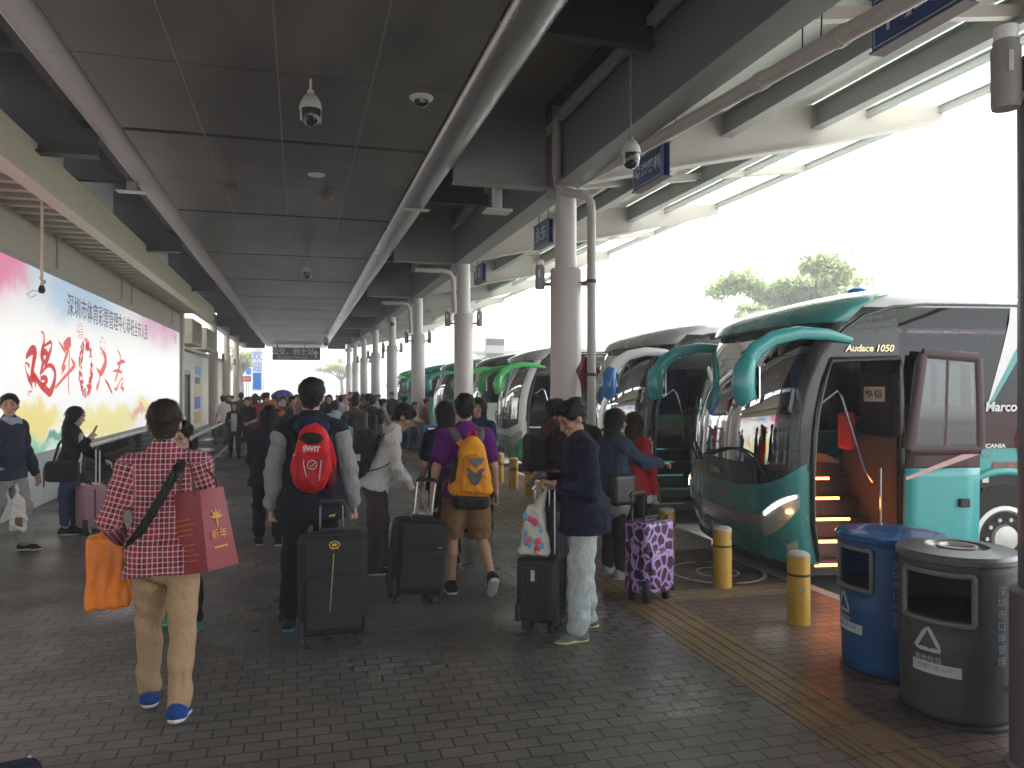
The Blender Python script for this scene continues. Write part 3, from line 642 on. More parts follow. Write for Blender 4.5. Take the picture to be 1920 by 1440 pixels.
    # lights
    for sg in (-1, 1):
        hl = MB(); sA, sB = sg*.50, sg*.93
        hl.grid(lambda p, q: pf(sA+(sB-sA)*p, .46+.26*p+(.15+.08*math.sin(p*PI))*(q-.42)*(1.4-p*.6), .03), np.linspace(0, 1, 14), np.linspace(0, 1, 6))
        h_ = obj('headlight', hl, mat('headlight lens', (.5, .49, .46), .12, .35, .3, 14), t, sm=60)
        if c.get('lit'):
            dl = MB()
            for k in range(16):
                p = .08+k*.052; dl.grid(lambda a_, b_: pf(sA+(sB-sA)*(p+.045*a_), .46+.26*p+(.15+.08*math.sin(p*PI))*(.40+.12*b_)*(1.4-p*.6), .036), (0, 1), (0, 1))
            obj('daylight_strip', dl, ledw, h_)
            am = MB(); am.lathe([(.0, -.02), (.03, -.01), (.03, .01), (0, .02)], n=12); o_ = obj('indicator', am, amber, h_); o_.location = pf(sA+(sB-sA)*.72, .63, .045)
        fg = MB(); fg.grid(lambda p, q: pf(sg*(.74+.14*p), .24+.09*q+.05*p, .008), np.linspace(0, 1, 5), (0, .5, 1)); obj('fog_light', fg, MATS['headlight lens'], t)
    if detail > 0:
        gr = front_band(lambda s: .42+.19*abs(s)**2, lambda s: .52+.17*abs(s)**2, .010, 30, 4, -.55, .55); obj('grille_strip', gr, mat('grille silver', (.36, .34, .32), .3, .6), t, sm=60)
        wp_ = MB()
        for s0, s1 in ((-.55, .05), (.15, .75)): wp_.tube([pf(s0+(s1-s0)*q, .93+.20*q*(1-q)*3+.08*q, .03) for q in np.linspace(0, 1, 10)], .012, 6)
        obj('wiper', wp_, blkm, t)
        pa_ = MB(); pa_.grid(lambda s, q: pf(-.12+.30*s, .24+.10*q, .015), np.linspace(0, 1, 5), (0, 1)); obj('licence_plate', pa_, plate_k, t)
        pa_ = MB(); pa_.grid(lambda s, q: pf(.26+.26*s, .25+.10*q, .015), np.linspace(0, 1, 5), (0, 1)); obj('licence_plate', pa_, plate_w, t)
    return t
A6 = R(-6)
teal = paint('teal paint', (.03, .235, .225)); tealb = paint('bright teal paint', (.045, .36, .36)); maroon = mat('maroon paint', (.045, .011, .014), .4, 0, .05, 1.5)
whitep = paint('white coach paint', (.82, .82, .80)); greenp = paint('green coach paint', (.04, .34, .10)); dgreen = paint('deep green coach paint', (.02, .19, .10)); greyp = paint('silver coach paint', (.33, .33, .32)); bluep = paint('blue mirror paint', (.04, .22, .62))
def corner(X, Y, a=A6): return (X-1.25*math.sin(a), Y+1.25*math.cos(a))
c1 = coach('teal coach with curled mirror arms, orange lit steps and its door slid open', corner(3.84, 5.78, R(-10)), R(-10), None, whitep,  # roof whitened to paint in sky sheen; the coach itself is teal
      dict(front=teal, side=tealb, visor=teal, led=ledo, lit=True, leaf_low=tealb, leaf_mid=maroon, belt=lambda u: 1.16), mirror=tealb, detail=2)
# teal coach trim and lettering
o = side_decal(-1, ((1.22, 1.16), (8, 1.16), (8, 1.30), (1.22, 1.55)), .006, 10); obj('maroon_band', o, maroon, c1, sm=60)
o = side_decal(-1, ((2.02, 1.55), (2.06, 1.55), (2.62, 2.40), (2.30, 2.40))); obj('slant_stripe', o, whitep, c1, sm=60)
o = side_decal(-1, ((2.03, 1.55), (2.06, 1.55), (2.62, 2.40), (2.52, 2.40)), .007); obj('slant_stripe', o, tealb, c1, sm=60)
o = side_decal(-1, ((1.20, .90), (1.88, 1.12), (1.88, 1.18), (1.20, .93)), .095); obj('pink_stripe', o, mat('pink stripe', (.62, .36, .36), .35), c1, sm=60)
def side_text(nm, s, size, u, z, m, sq=1, sh=0, off=.012, bold=.0):
    o_ = text(nm, s, size, ps(-1, u, z, off), (R(90)+math.atan2(.0, 1), 0, 0), m, c1, .001, 'LEFT', sq, sh, bold)
    o_.rotation_euler = (R(90)-math.atan((bW(z-.05)-bW(z+.05))/.1), 0, 0); return o_
gold = mat('gold badge', (.75, .62, .38), .3, .6, var=0)
side_text('badge', 'Audace 1050', .082, .72, 2.03, gold, 1.0, .25, .016, .002)
side_text('badge', 'Marcopolo', .115, 1.98, 1.52, txt_w, 1.0, .15, .02, .003)
side_text('badge', 'SCANIA', .05, 1.96, 1.18, txt_w, 1.2, .1, .012, .002)
side_text('badge', 'K360', .045, 1.96, 1.09, mat('badge grey', (.4, .42, .42), .4), 1.2, .1)
side_text('operator_lettering', '粤港汽車運輸', .10, 2.04, .985, txt_r, 1.0, .1, .012, .002)
o = MB(); o.tube([ps(-1, 2.50+.21*math.cos(q), 1.23+.21*math.sin(q), .014) for q in np.linspace(0, 2*PI, 40)], .016, 6, flat=.4); obj('emblem_ring', o, txt_r, c1)
o = side_decal(-1, ((2.44, 1.27), (2.56, 1.27), (2.52, 1.38), (2.40, 1.38)), .012); obj('emblem_flower', o, txt_w, c1)
side_text('emblem_letter', 'D', .12, 2.38, 1.20, txt_r, 1.1, 0, .013, .004)
o = side_decal(-1, ((1.96, .86), (2.02, .86), (2.02, .93), (1.96, .93)), .008); obj('notice', o, plate_w, c1)
o = MB(); o.box(ps(-1, 1.73, .70, .10), (.10, .03, .075)); obj('door_handle', o, blkm, c1, bev=.012)
o = MB(); o.box(ps(-1, 1.97, .76, .01), (.03, .02, .11)); obj('latch', o, blkm, c1, bev=.006)
o = text('front_badge', 'SCANIA', .075, (pf(-.05, .86, .02)[0], -.08, .87), (R(90), 0, R(-90)), mat('chrome text', (.7, .7, .7), .2, .8, var=0), c1, .002, bold=.002)
text('plate_text', '粤Z·NE11港', .085, (pf(0, .29, .022)[0]-.004, .03, .29), (R(90), 0, R(-90)), txt_w, c1, .001, squash=.62)
text('plate_text', 'MA 426', .085, (pf(.4, .30, .022)[0]-.004, .62, .30), (R(90), 0, R(-97)), txt_k, c1, .001, squash=.8)
text('front_lettering', '粤港', .09, (pf(.0, .64, .02)[0]-.003, .12, .66), (R(90), 0, R(-90)), mat('dark gold text', (.09, .16, .14), .4), c1, .001)
text('front_mark', '㊣', .09, (pf(-.2, .64, .02)[0]-.003, -.28, .66), (R(90), 0, R(-90)), txt_r, c1, .001)
for q in (.50, -.50):
    obj('panel_seam', MB().tube([pf(q, z, .002) for z in np.linspace(.62, .92, 6)], .004, 5), blkm, c1)
obj('panel_seam', MB().tube([ps(-1, u, .66, .003) for u in np.linspace(2.75, 8, 8)], .004, 5), blkm, c1)
obj('lower_lip', front_band(K(.10), K(.17), .01, 40, 3), blkm, c1, sm=60)
# seat back with the number board, drawn bag, notices behind the glass
sb = MB(); sb.box((1.36, -.70, 1.35), (.10, .62, 1.0)); sb.box((1.38, -.70, 1.88), (.12, .42, .22)); obj('seat_screen', sb, blkm, c1, bev=.05)
sb = MB(); sb.b2((1.295, -.86, 1.56), (1.305, -.52, 1.70)); obj('number_board', sb, plate_w, c1); 
text('number_text', 'MA 426', .11, (1.293, -.69, 1.63), (R(90), 0, R(-90)), txt_k, c1, .001, squash=.8)
sb = MB(); sb.box((1.12, -.52, 1.28), (.10, .20, .36)); obj('red_bag', sb, mat('red bag cloth', (.5, .05, .05), .8), c1, bev=.04)
nb = MB(); nb.b2((.14, .35, 1.10), (.15, .85, 1.42)); obj('windscreen_card', nb, plate_w, c1)
nb = MB(); nb.b2((.132, .37, 1.12), (.138, .83, 1.17)); nb.b2((.132, .62, 1.2), (.138, .80, 1.36)); obj('windscreen_print', nb, txt_r, c1)
nb = MB()
for v, m_ in ((-.25, 0), (-.5, 0), (-.75, 0)): nb.b2((.22, v-.11, 1.02), (.24, v+.11, 1.22))
obj('dashboard_notice', nb, mat('paper cream', (.62, .58, .48), .8), c1)
obj('roof_lamp', MB().lathe([(.09, 0), (.11, .03), (.10, .07), (.05, .10), (0, .105)], (1.7, .3, 2.67), 20), bluep, c1)
lp = bpy.data.lights.new('step_lamp', 'POINT'); lp.energy = .12; lp.color = (1, .25, .04); lp.shadow_soft_size = .05
for u, v, z in ((.75, -1.0, .62), ): 
    lo = bpy.data.objects.new('step_lamp', lp); COL.objects.link(lo); lo.parent = c1; lo.location = (u, v, z)
coach('white coach with blue tipped mirror, dark pillars and open door showing lit driver cab', corner(4.10, 9.35), A6, None, whitep,
      dict(front=whitep, side=whitep, visor=greyp, leaf_low=whitep, leaf_mid=blk, belt=lambda u: 1.1), mirror=bluep, arm=whitep, detail=1)
coach('white and green coach with bright green mirror arm behind the drain pipe column', corner(4.20, 15.5), A6, None, whitep,
      dict(front=whitep, bumper=greenp, bumz=.66, side=greenp, visor=greyp, pillar=whitep, leaf_low=greenp, leaf_mid=blk, belt=lambda u: 1.1), mirror=paint('lime mirror paint', (.06, .5, .12)), detail=1)
coach('dark windowed coach with green mirror tucked behind the white and green one', corner(4.35, 19.6), A6, None, whitep,
      dict(front=dgreen, side=whitep, visor=blk, leaf_low=whitep, leaf_mid=blk), mirror=MATS['lime mirror paint'], detail=1, door_open=False)
coach('deep green coach standing left of the column behind the purple shirt', corner(4.2, 24.4), A6, None, dgreen,
      dict(front=dgreen, side=dgreen, visor=dgreen, leaf_low=dgreen, leaf_mid=blk), mirror=paint('teal mirror paint', (.03, .3, .27)), detail=0, door_open=False)
coach('green roofed coach partly hidden by two white columns', corner(4.3, 30.4), A6, None, dgreen,
      dict(front=dgreen, side=dgreen, visor=dgreen, leaf_low=dgreen, leaf_mid=blk), mirror=MATS['teal mirror paint'], detail=0, door_open=False)
coach('farthest green coach beyond the row of columns', corner(4.4, 37.5), A6, None, dgreen,
      dict(front=greenp, side=dgreen, visor=greenp, leaf_low=dgreen, leaf_mid=blk), mirror=MATS['lime mirror paint'], detail=0, door_open=False)
# ---------------- smooth solid builder: blended cones and ellipsoids turned into one skin ----------------
def V3(*a): return np.array(a, dtype=np.float32)
def frame(w_, ref):
    w_ = w_/(np.linalg.norm(w_)+1e-9); u = ref-w_*np.dot(ref, w_); l = np.linalg.norm(u)
    if l < 1e-3: u = V3(0, 1, 0)-w_*w_[1]; l = np.linalg.norm(u)
    u = u/l; return np.stack([u, np.cross(w_, u), w_]).astype(np.float32)
def cone(a, b, ra, rb, fx=1., fy=1., ref=(1, 0, 0), k=.025, op='+'):
    a = np.asarray(a, np.float32); b = np.asarray(b, np.float32); d = b-a; L = max(1e-4, float(np.linalg.norm(d)))
    return dict(t='c', a=a, M=frame(d, np.asarray(ref, np.float32)), L=L, ra=ra, rb=rb, fx=fx, fy=fy, k=k, op=op, lo=np.minimum(a, b)-max(ra, rb)*max(fx, fy, 1), hi=np.maximum(a, b)+max(ra, rb)*max(fx, fy, 1))
def ell(c, r, M=None, k=.025, op='+'):
    c = np.asarray(c, np.float32); r = np.asarray(r, np.float32); return dict(t='e', a=c, M=np.eye(3, dtype=np.float32) if M is None else np.asarray(M, np.float32), r=r, k=k, op=op, lo=c-r.max(), hi=c+r.max())
def rbox(c, h, r, M=None, k=.02, op='+', taper=0.0):
    c = np.asarray(c, np.float32); h = np.asarray(h, np.float32); e = np.linalg.norm(h)+r; return dict(t='b', a=c, M=np.eye(3, dtype=np.float32) if M is None else np.asarray(M, np.float32), h=h-r, rr=r, k=k, op=op, lo=c-e, hi=c+e, tp=taper)
def plane(p, n, k=.006):   # keeps the side the normal points away from
    return dict(t='p', a=np.asarray(p, np.float32), n=np.asarray(n, np.float32)/np.linalg.norm(n), k=k, op='^')
def pd(q, P):
    if q['t'] == 'p': return (P-q['a'])@q['n']
    X = (P-q['a'])@q['M'].T
    if q['t'] == 'c':
        z = X[:, 2]; t = np.clip(z/q['L'], 0, 1); rr = q['ra']+(q['rb']-q['ra'])*t
        return (np.sqrt((X[:, 0]/q['fx'])**2+(X[:, 1]/q['fy'])**2+(z-t*q['L'])**2)-rr)*min(1, q['fx'], q['fy'])**.5
    if q['t'] == 'e':
        k0 = np.sqrt(((X/q['r'])**2).sum(1))+1e-6; k1 = np.sqrt(((X/q['r']**2)**2).sum(1))+1e-6; return k0*(k0-1)/k1
    h = q['h']
    if q['tp']:
        s = 1-q['tp']*(X[:, 2]/h[2]); X = X.copy(); X[:, 0] /= s; X[:, 1] /= s
    e = np.abs(X)-h; return np.sqrt((np.maximum(e, 0)**2).sum(1))+np.minimum(e.max(1), 0)-q['rr']
def field(prims, P, mod):
    d = None
    for q in prims:
        v = pd(q, P); k = q['k']
        if d is None: d = v; continue
        if q['op'] == '+':
            h = np.maximum(k-np.abs(d-v), 0)/k; d = np.minimum(d, v)-h*h*k*.25
        else:
            if q['op'] == '-': v = -v
            h = np.maximum(k-np.abs(d-v), 0)/k; d = np.maximum(d, v)+h*h*k*.25
    if mod is not None: d = d+mod(P)
    return d
def solid(prims, h, mod=None, B=8, pad=.03):
    pos = [q for q in prims if q['op'] == '+']
    lo = np.min([q['lo'] for q in pos], 0)-pad; hi = np.max([q['hi'] for q in pos], 0)+pad
    nb = np.ceil((hi-lo)/(h*B)).astype(int)+1
    I = np.stack(np.meshgrid(*[np.arange(n) for n in nb], indexing='ij'), -1).reshape(-1, 3)
    Cc = (lo+(I+.5)*h*B).astype(np.float32)
    keep = np.abs(field(prims, Cc, None)) < h*B*1.15+.03
    I = I[keep]; ar = np.arange(B+1)
    G = np.stack(np.meshgrid(ar, ar, ar, indexing='ij'), -1).reshape(-1, 3)
    cells = []; verts = []; flags = []
    for s in range(0, len(I), 96):
        ib = I[s:s+96]; idx = ib[:, None, :]*B+G[None]
        P = (lo+idx.reshape(-1, 3)*h).astype(np.float32)
        D = field(prims, P, mod).reshape(len(ib), B+1, B+1, B+1)
        c8 = [D[:, i:B+i, j:B+j, k:B+k] for i in (0, 1) for j in (0, 1) for k in (0, 1)]
        sg = np.stack(c8, -1) < 0; n = sg.sum(-1); act = (n > 0) & (n < 8)
        if not act.any(): continue
        w_ = np.nonzero(act); base = ib[w_[0]]*B+np.stack(w_[1:], 1); dv = np.stack([c[act] for c in c8], 1)
        acc = np.zeros((len(base), 3), np.float32); cnt = np.zeros(len(base), np.float32); off = np.array([(i, j, k) for i in (0, 1) for j in (0, 1) for k in (0, 1)], np.float32)
        for a in range(8):
            for ax in (4, 2, 1):
                if a & ax: continue
                b = a | ax; cr = (dv[:, a] < 0) != (dv[:, b] < 0)
                t = np.where(cr, dv[:, a]/(dv[:, a]-dv[:, b]+1e-12), 0); p = off[a]+(off[b]-off[a])*t[:, None]
                acc += np.where(cr[:, None], p, 0); cnt += cr
        verts.append(lo+(base+acc/cnt[:, None])*h); cells.append(base); flags.append(np.stack([dv[:, 0] < 0, dv[:, 4] < 0, dv[:, 2] < 0, dv[:, 1] < 0], 1))
    if not cells: return [], []
    cells = np.concatenate(cells); verts = np.concatenate(verts); fl = np.concatenate(flags)
    N = (nb*B+2).astype(np.int64); key = (cells[:, 0].astype(np.int64)*N[1]+cells[:, 1])*N[2]+cells[:, 2]
    od = np.argsort(key); ks = key[od]; st = (N[1]*N[2], N[2], 1); faces = []
    for ax in range(3):
        e1, e2 = [(1, 2), (2, 0), (0, 1)][ax]; cr = fl[:, 0] != fl[:, ax+1]; kk = key[cr]; neg = fl[cr, 0]
        q = np.stack([kk, kk-st[e1], kk-st[e1]-st[e2], kk-st[e2]], 1); p = np.searchsorted(ks, q); p = np.clip(p, 0, len(ks)-1)
        ok = (ks[p] == q).all(1); f = od[p[ok]]; ng = neg[ok]; faces.append(np.where(ng[:, None], f, f[:, ::-1]))
    return verts.astype(np.float32), np.concatenate(faces)
def skin_obj(name, prims, h, m, parent, mod=None, loc=None, attr=None):
    v, f = solid(prims, h, mod)
    me = bpy.data.meshes.new(name)
    if len(f):
        me.vertices.add(len(v)); me.vertices.foreach_set('co', v.ravel()); me.loops.add(len(f)*4); me.loops.foreach_set('vertex_index', f.ravel().astype(np.int32))
        me.polygons.add(len(f)); me.polygons.foreach_set('loop_start', np.arange(0, len(f)*4, 4, dtype=np.int32)); me.update(calc_edges=True); me.validate(); me.shade_smooth()
    ms = m if isinstance(m, (list, tuple)) else [m]
    for x in ms: me.materials.append(x)
    if attr is not None and len(f):
        a = me.attributes.new('fab', 'FLOAT_VECTOR', 'POINT'); a.data.foreach_set('vector', attr(v).astype(np.float32).ravel())
    return link(name, me, parent, loc)
def folds(amp, fr=1.0, seed=0, ctr=None):
    s = seed*1.7
    def f(P):
        x, y, z = P[:, 0]*fr, P[:, 1]*fr, P[:, 2]*fr
        wx = np.sin(z*9+s)*.5+np.sin(y*13+s*2)*.4; wz = np.sin(x*11+s*1.3)*.6+np.sin(y*8-s)*.5
        return amp*(np.sin(z*34+wz*3.2+x*12+s)*.55+np.sin(x*30+y*22+wx*3.5+z*10)*.45+.4*np.sin(z*61+x*40*np.sign(.3)+wz*4))
    return f
def rotm(rx=0, ry=0, rz=0): return np.array(Euler((R(rx), R(ry), R(rz)), 'XYZ').to_matrix(), dtype=np.float32)
def dirv(fwd, out, side):
    f, o = R(fwd), R(out); return V3(side*math.sin(o), math.sin(f)*math.cos(o), -math.cos(f)*math.cos(o))
SKIN = mat('skin', (.46, .27, .19), .55, 0, .06, 18, spec=.35); SKINP = mat('pale skin', (.56, .36, .27), .55, 0, .06, 18, spec=.35); SKIND = mat('tanned skin', (.36, .20, .135), .55, 0, .07, 18, spec=.35)
HAIR = mat('black hair', (.010, .009, .008), .6, 0, .35, 60, .6, 120, spec=.3); HAIRB = mat('dark brown hair', (.024, .015, .010), .6, 0, .35, 60, .6, 120, spec=.3)
eyew = mat('eye', (.02, .015, .012), .2, var=0); lipm = mat('lips', (.34, .13, .11), .5, var=0)
def person(label, loc, head, S=1.70, h=.011, top=None, bot=None, shoe=None, hair='short', hairm=None, skin=None, pose=None, group=None, face=False, build=1.0, seed=0, cat='person', attr_top=None, glasses=False):
    """top: dict(m, sl=long|short|none, hem, loose, collar); bot: dict(m, kind=trousers|shorts|crop|skirt, loose); pose: joint angles in degrees"""
    s = S/1.72; p = dict(lean=2, tilt=0, turn=0, hp=4, hy=0, hr=0, la=(4, 9), lf=(12, 4), ra=(4, 9), rf=(12, 4), lt=(0, 3), ls=(0, 2), rt=(0, 3), rs=(0, 2), lfp=0, rfp=0, fy=6, lh=None, rh=None, curl=.5)
    p.update(pose or {}); skin = skin or SKIN; hairm = hairm or HAIR; rootz = 0
    t = thing('person', label, cat, (loc[0], loc[1], loc[2] if len(loc) > 2 else 0), R(head), group)
    Rt = rotm(-p['lean'], p['tilt'], p['turn'])
    hipL, hipR = {}, {}
    legs = {}
    lo = 9
    for sd, n in ((-1, 'l'), (1, 'r')):
        hp_ = V3(sd*.088, 0, 0); kn = hp_+dirv(*p[n+'t'], sd)*.41; an = kn+dirv(*p[n+'s'], sd)*.405; legs[n] = [hp_, kn, an]
        fp = R(p[n+'fp']); fd = V3(math.sin(sd*R(p['fy']))*math.cos(fp), math.cos(R(p['fy']))*math.cos(fp), -math.sin(fp)); fu = V3(0, math.sin(fp), math.cos(fp))
        legs[n] += [fd, fu]; sole = an-fu*.078
        lo = min(lo, (sole-fd*.05)[2], (sole+fd*.17)[2])
    Pz = -lo; P = V3(0, 0, Pz)
    for n in legs: legs[n][:3] = [x+P for x in legs[n][:3]]
    T = lambda x, y, z: P+V3(x, y, z)@Rt.T
    N = T(0, -.005, .50); sh = {n: T(sd*.166*build, -.005, .437) for sd, n in ((-1, 'l'), (1, 'r'))}
    arms = {}
    for sd, n in ((-1, 'l'), (1, 'r')):
        el = sh[n]+(dirv(*p[n+'a'], sd))*.285; wr = el+dirv(*p[n+'f'], sd)*.25; arms[n] = [sh[n], el, wr]
    Rh = rotm(-p['hp'], p['hr'], p['hy']); Hc = N+V3(0, .018, 0)@Rh.T*1+V3(0, 0, .165)@rotm(-(p['lean']+p['hp'])*.5).T
    HS = 1.03
    Hd = lambda x, y, z: Hc+V3(x, y, z)@Rh.T*HS
    def HE(pr):
        for q in pr:
            for k_ in ('ra', 'rb'):
                if k_ in q: q[k_] *= HS
            if 'r' in q: q['r'] = q['r']*HS
        return pr
    XR_ = Rt[:, 0]; hx = Rh[:, 0]
    # ---- body: one continuous skin
    b = []
    b += [cone(T(0, 0, -.03), T(0, 0, .16), .135, .115, 1, .68, XR_), cone(T(0, 0, .16), T(0, .005, .40), .115, .135, 1.05, .65, XR_), cone(sh['l'], sh['r'], .045, .045), cone(N-V3(0, 0, .05), Hd(0, -.012, -.045), .056, .05)]
    for n in 'lr':
        a = arms[n]; aw = .82 if (top and top.get('sl', 'long') == 'long') else 1; b += [cone(a[0], a[1], .047*build*aw, .037*aw), cone(a[1], a[2], .038*aw, .026)]
        l = legs[n]; lw = 1 if (not bot or bot.get('kind') in ('shorts', 'crop')) else .8; b += [cone(l[0], l[1], .078*build*lw, .052*lw), cone(l[1], l[1]+(l[2]-l[1])*.35+V3(0, -.012, 0), .05*lw, .052*lw), cone(l[1]+(l[2]-l[1])*.35, l[2], .05*lw, .034), cone(l[2]-l[4]*.045-l[3]*.02, l[2]-l[4]*.05+l[3]*.12, .03, .026)]
    b += HE([ell(Hd(0, -.012, .028), (.075, .093, .088), Rh.T, .02), cone(Hd(0, .030, .0), Hd(0, .050, -.072), .060, .036, 1, 1, hx, .03), ell(Hd(0, .066, -.088), (.022, .018, .016), Rh.T, .02)])
    if h < .013:
        b += HE([cone(Hd(0, .088, .012), Hd(0, .106, -.026), .008, .0145, k=.012), cone(Hd(-.036, .076, .036), Hd(.036, .076, .036), .011, .011, k=.02), ell(Hd(-.031, .094, .012), (.015, .012, .010), Rh.T, .012, '-'), ell(Hd(.031, .094, .012), (.015, .012, .010), Rh.T, .012, '-'),
              ell(Hd(0, .090, -.056), (.024, .009, .011), Rh.T, .008), ell(Hd(-.046, .062, -.015), (.02, .02, .02), Rh.T, .02), ell(Hd(.046, .062, -.015), (.02, .02, .02), Rh.T, .02)])
    for sd in (-1, 1): b += HE([ell(Hd(sd*.077, -.008, -.002), (.011, .021, .032), Rh.T, .006)])
    hands = {}
    for sd, n in ((-1, 'l'), (1, 'r')):
        a = arms[n]; fd = a[2]-a[1]; fd = fd/np.linalg.norm(fd); hd = p[n+'h']; cur = p['curl']
        if hd is not None:
            if len(hd) > 2: cur = hd[2]
            fd = dirv(hd[0], hd[1], sd)
        side = V3(0, 1, 0)-fd*fd[1]; 
        if np.linalg.norm(side) < .35: side = V3(0, 0, 1)-fd*fd[2]
        side /= np.linalg.norm(side); nrm = np.cross(side, fd)*(-sd); nrm = nrm/np.linalg.norm(nrm)   # palm faces the body
        if np.dot(nrm, V3(-sd, 0, 0)) < 0: nrm = -nrm
        if abs(fd[1]) > .75: nrm = V3(0, 0, -1)-fd*(-fd[2]); nrm /= np.linalg.norm(nrm); side = V3(-sd, 0, 0)
        w0 = a[2]; pe = w0+fd*.085; hands[n] = (pe+nrm*.03, fd, nrm, side)
        b += [cone(w0+fd*.01, pe-fd*.015, .030, .036, 1, .45, side, .015)]
        fr = max(.0085, h*.8) if h < .02 else .012
        if h < .02:
            for i in range(4):
                q = (i-1.5)*.0195; L1, L2, L3 = [(.036, .024, .02), (.042, .028, .022), (.04, .026, .021), (.03, .02, .018)][i]
                k0 = pe+side*(-q)-fd*.006; cc = cur*(1+.08*i); a1 = cc*.75; a2 = cc*1.7; a3 = cc*2.4
                d1 = fd*math.cos(a1)+nrm*math.sin(a1); d2 = fd*math.cos(a2)+nrm*math.sin(a2); d3 = fd*math.cos(a3)+nrm*math.sin(a3)
                k1 = k0+d1*L1; k2 = k1+d2*L2; b += [cone(k0, k1, fr*1.08, fr, k=.005), cone(k1, k2, fr, fr*.95, k=.004), cone(k2, k2+d3*L3, fr*.95, fr*.8, k=.004)]
            th = w0+fd*.025+side*.026; b += [cone(th, th+fd*.03+side*.022+nrm*.012, fr*1.35, fr*1.15, k=.01), cone(th+fd*.03+side*.022+nrm*.012, th+fd*.056+side*.022+nrm*.03, fr*1.1, fr*.9, k=.005)]
        else: b += [cone(pe, pe+fd*.05+nrm*.03, .03, .02, 1, .5, side, .015)]
    # scale all joint data into metres
    def SC(pr):
        for q in pr:
            if q.get('done'): continue
            q['done'] = 1; q['a'] = q['a']*s
            for k_ in ('ra', 'rb', 'L', 'rr'):
                if k_ in q: q[k_] *= s
            for k_ in ('lo', 'hi', 'r', 'h'):
                if k_ in q: q[k_] = q[k_]*s
        return pr
    body = skin_obj('body', SC(b), h, skin, t)
    # ---- trousers or shorts
    if bot:
        lo_ = bot.get('loose', .012); kind = bot.get('kind', 'trousers'); wide = bot.get('wide', 0.0); wz = bot.get('waist', .10)
        g = [cone(T(0, -.005, -.045), T(0, 0, .10), .142+lo_, .135+lo_*.6, 1, .74, XR_, .03)]
        g += [ell(T(sd*.07, -.05, -.045), (.085+lo_, .075+lo_, .09+lo_), None, .04) for sd in (-1, 1)]
        for n in 'lr':
            l = legs[n]; fr_ = {'trousers': .965, 'crop': .80, 'shorts': .15, 'skirt': .15}[kind]
            g += [cone(l[0], l[1], .086*build+lo_, .062+lo_+wide*.5, k=.025)]
            e = l[1]+(l[2]-l[1])*fr_
            if kind == 'shorts': d_ = (l[1]-l[0]); e = l[1]+d_/np.linalg.norm(d_)*.0; g[-1] = cone(l[0], e, .09*build+lo_, .082+lo_, k=.025)
            else: g += [cone(l[1], e, .060+lo_+wide*.5, .048+lo_+wide, k=.025)]
        cuts = [plane(T(0, 0, wz), T(0, 0, 1)-P)]
        for n in 'lr': l = legs[n]
        am = bot.get('folds', .0065); sd_ = seed
        kn = [legs[n][1]*s for n in 'lr']; an = [legs[n][2]*s for n in 'lr']
        def fm(Pp, am=am):
            base = folds(am*s, .85, sd_)(Pp); e = 0
            for c_ in kn: e = e+np.exp(-((Pp-c_)**2).sum(1)/.018)*1.2
            for c_ in an: e = e+np.exp(-((Pp-c_-V3(0, 0, .05))**2).sum(1)/.012)*1.6
            return base*(.55+np.minimum(e, .9))
        if kind == 'shorts':
            kz = [(legs[n][1], (legs[n][1]-legs[n][0])) for n in 'lr']
            for c_, d_ in kz: cuts.append(dict(t='p', a=(c_+d_*.02/.41).astype(np.float32), n=(d_/np.linalg.norm(d_)).astype(np.float32), k=.006, op='^'))
        skin_obj('shorts' if kind == 'shorts' else 'trousers', SC(g+cuts), max(h, .009), bot['m'], t, fm)
    # ---- shirt / jacket
    if top:
        lo_ = top.get('loose', .014); hem = top.get('hem', -.06); sl = top.get('sl', 'long'); wid = top.get('wide', .0)
        g = [cone(T(0, -.005, -.13), T(0, 0, .14), (.156+lo_+wid)*(.94+.06*build), .133+lo_+wid*.5, 1.0, .80, XR_, .04), cone(T(0, 0, .14), T(0, .0, .385), .133+lo_, .142+lo_, 1.06*build, .66, XR_, .04), cone(sh['l'], sh['r'], .050+lo_*.5, .050+lo_*.5, k=.06), cone(N-V3(0,0,.03), sh['l'], .05+lo_*.4, .05+lo_*.4, k=.04), cone(N-V3(0,0,.03), sh['r'], .05+lo_*.4, .05+lo_*.4, k=.04), cone(T(0, -.01, .44), N+(Hc-N)*.22, .07, .062+top.get('collar', 0), k=.05)]
        g += [cone(T(sd*.075, -.006, -.15), T(sd*.05, 0, .12), .120*(.5+.5*build)+lo_+wid*.8, .09+lo_, k=.05) for sd in (-1, 1)]+[ell(T(sd*.07, -.055, -.06), (.103+lo_, .094+lo_, .115+lo_), None, .05) for sd in (-1, 1)]
        if top.get('bust'): g += [ell(T(sd*.07, .075, .31), (.06, .055, .06), None, .04) for sd in (-1, 1)]
        if top.get('belly'): g += [ell(T(0, .05, .12), (.13, .11, .14), None, .05)]
        sls = []
        if sl != 'none':
            for n in 'lr':
                a = arms[n]
                if sl == 'long': sls += [cone(a[0], a[1], .054*build+lo_*.7, .045+lo_*.8, k=.03), cone(a[1], a[1]+(a[2]-a[1])*top.get('cuff', .93), .047+lo_*.8, .034+lo_*.7, k=.025)]
                else: sls += [cone(a[0], a[0]+(a[1]-a[0])*.62, .060*build+lo_*.7, .058+lo_, k=.03)]
        cut = [plane(T(0, 0, hem), P-T(0, 0, 1)), ]
        am = top.get('folds', .0075); el_ = [arms[n][1]*s for n in 'lr']; wst = T(0, 0, .05)*s
        def fm2(Pp, am=am):
            base = folds(am*s, .8, seed+3)(Pp); e = 0
            for c_ in el_: e = e+np.exp(-((Pp-c_)**2).sum(1)/.012)*1.3
            e = e+np.exp(-((Pp[:, 2]-wst[2])**2)/.012)*.9
            return base*(.55+np.minimum(e, .9))
        at = None
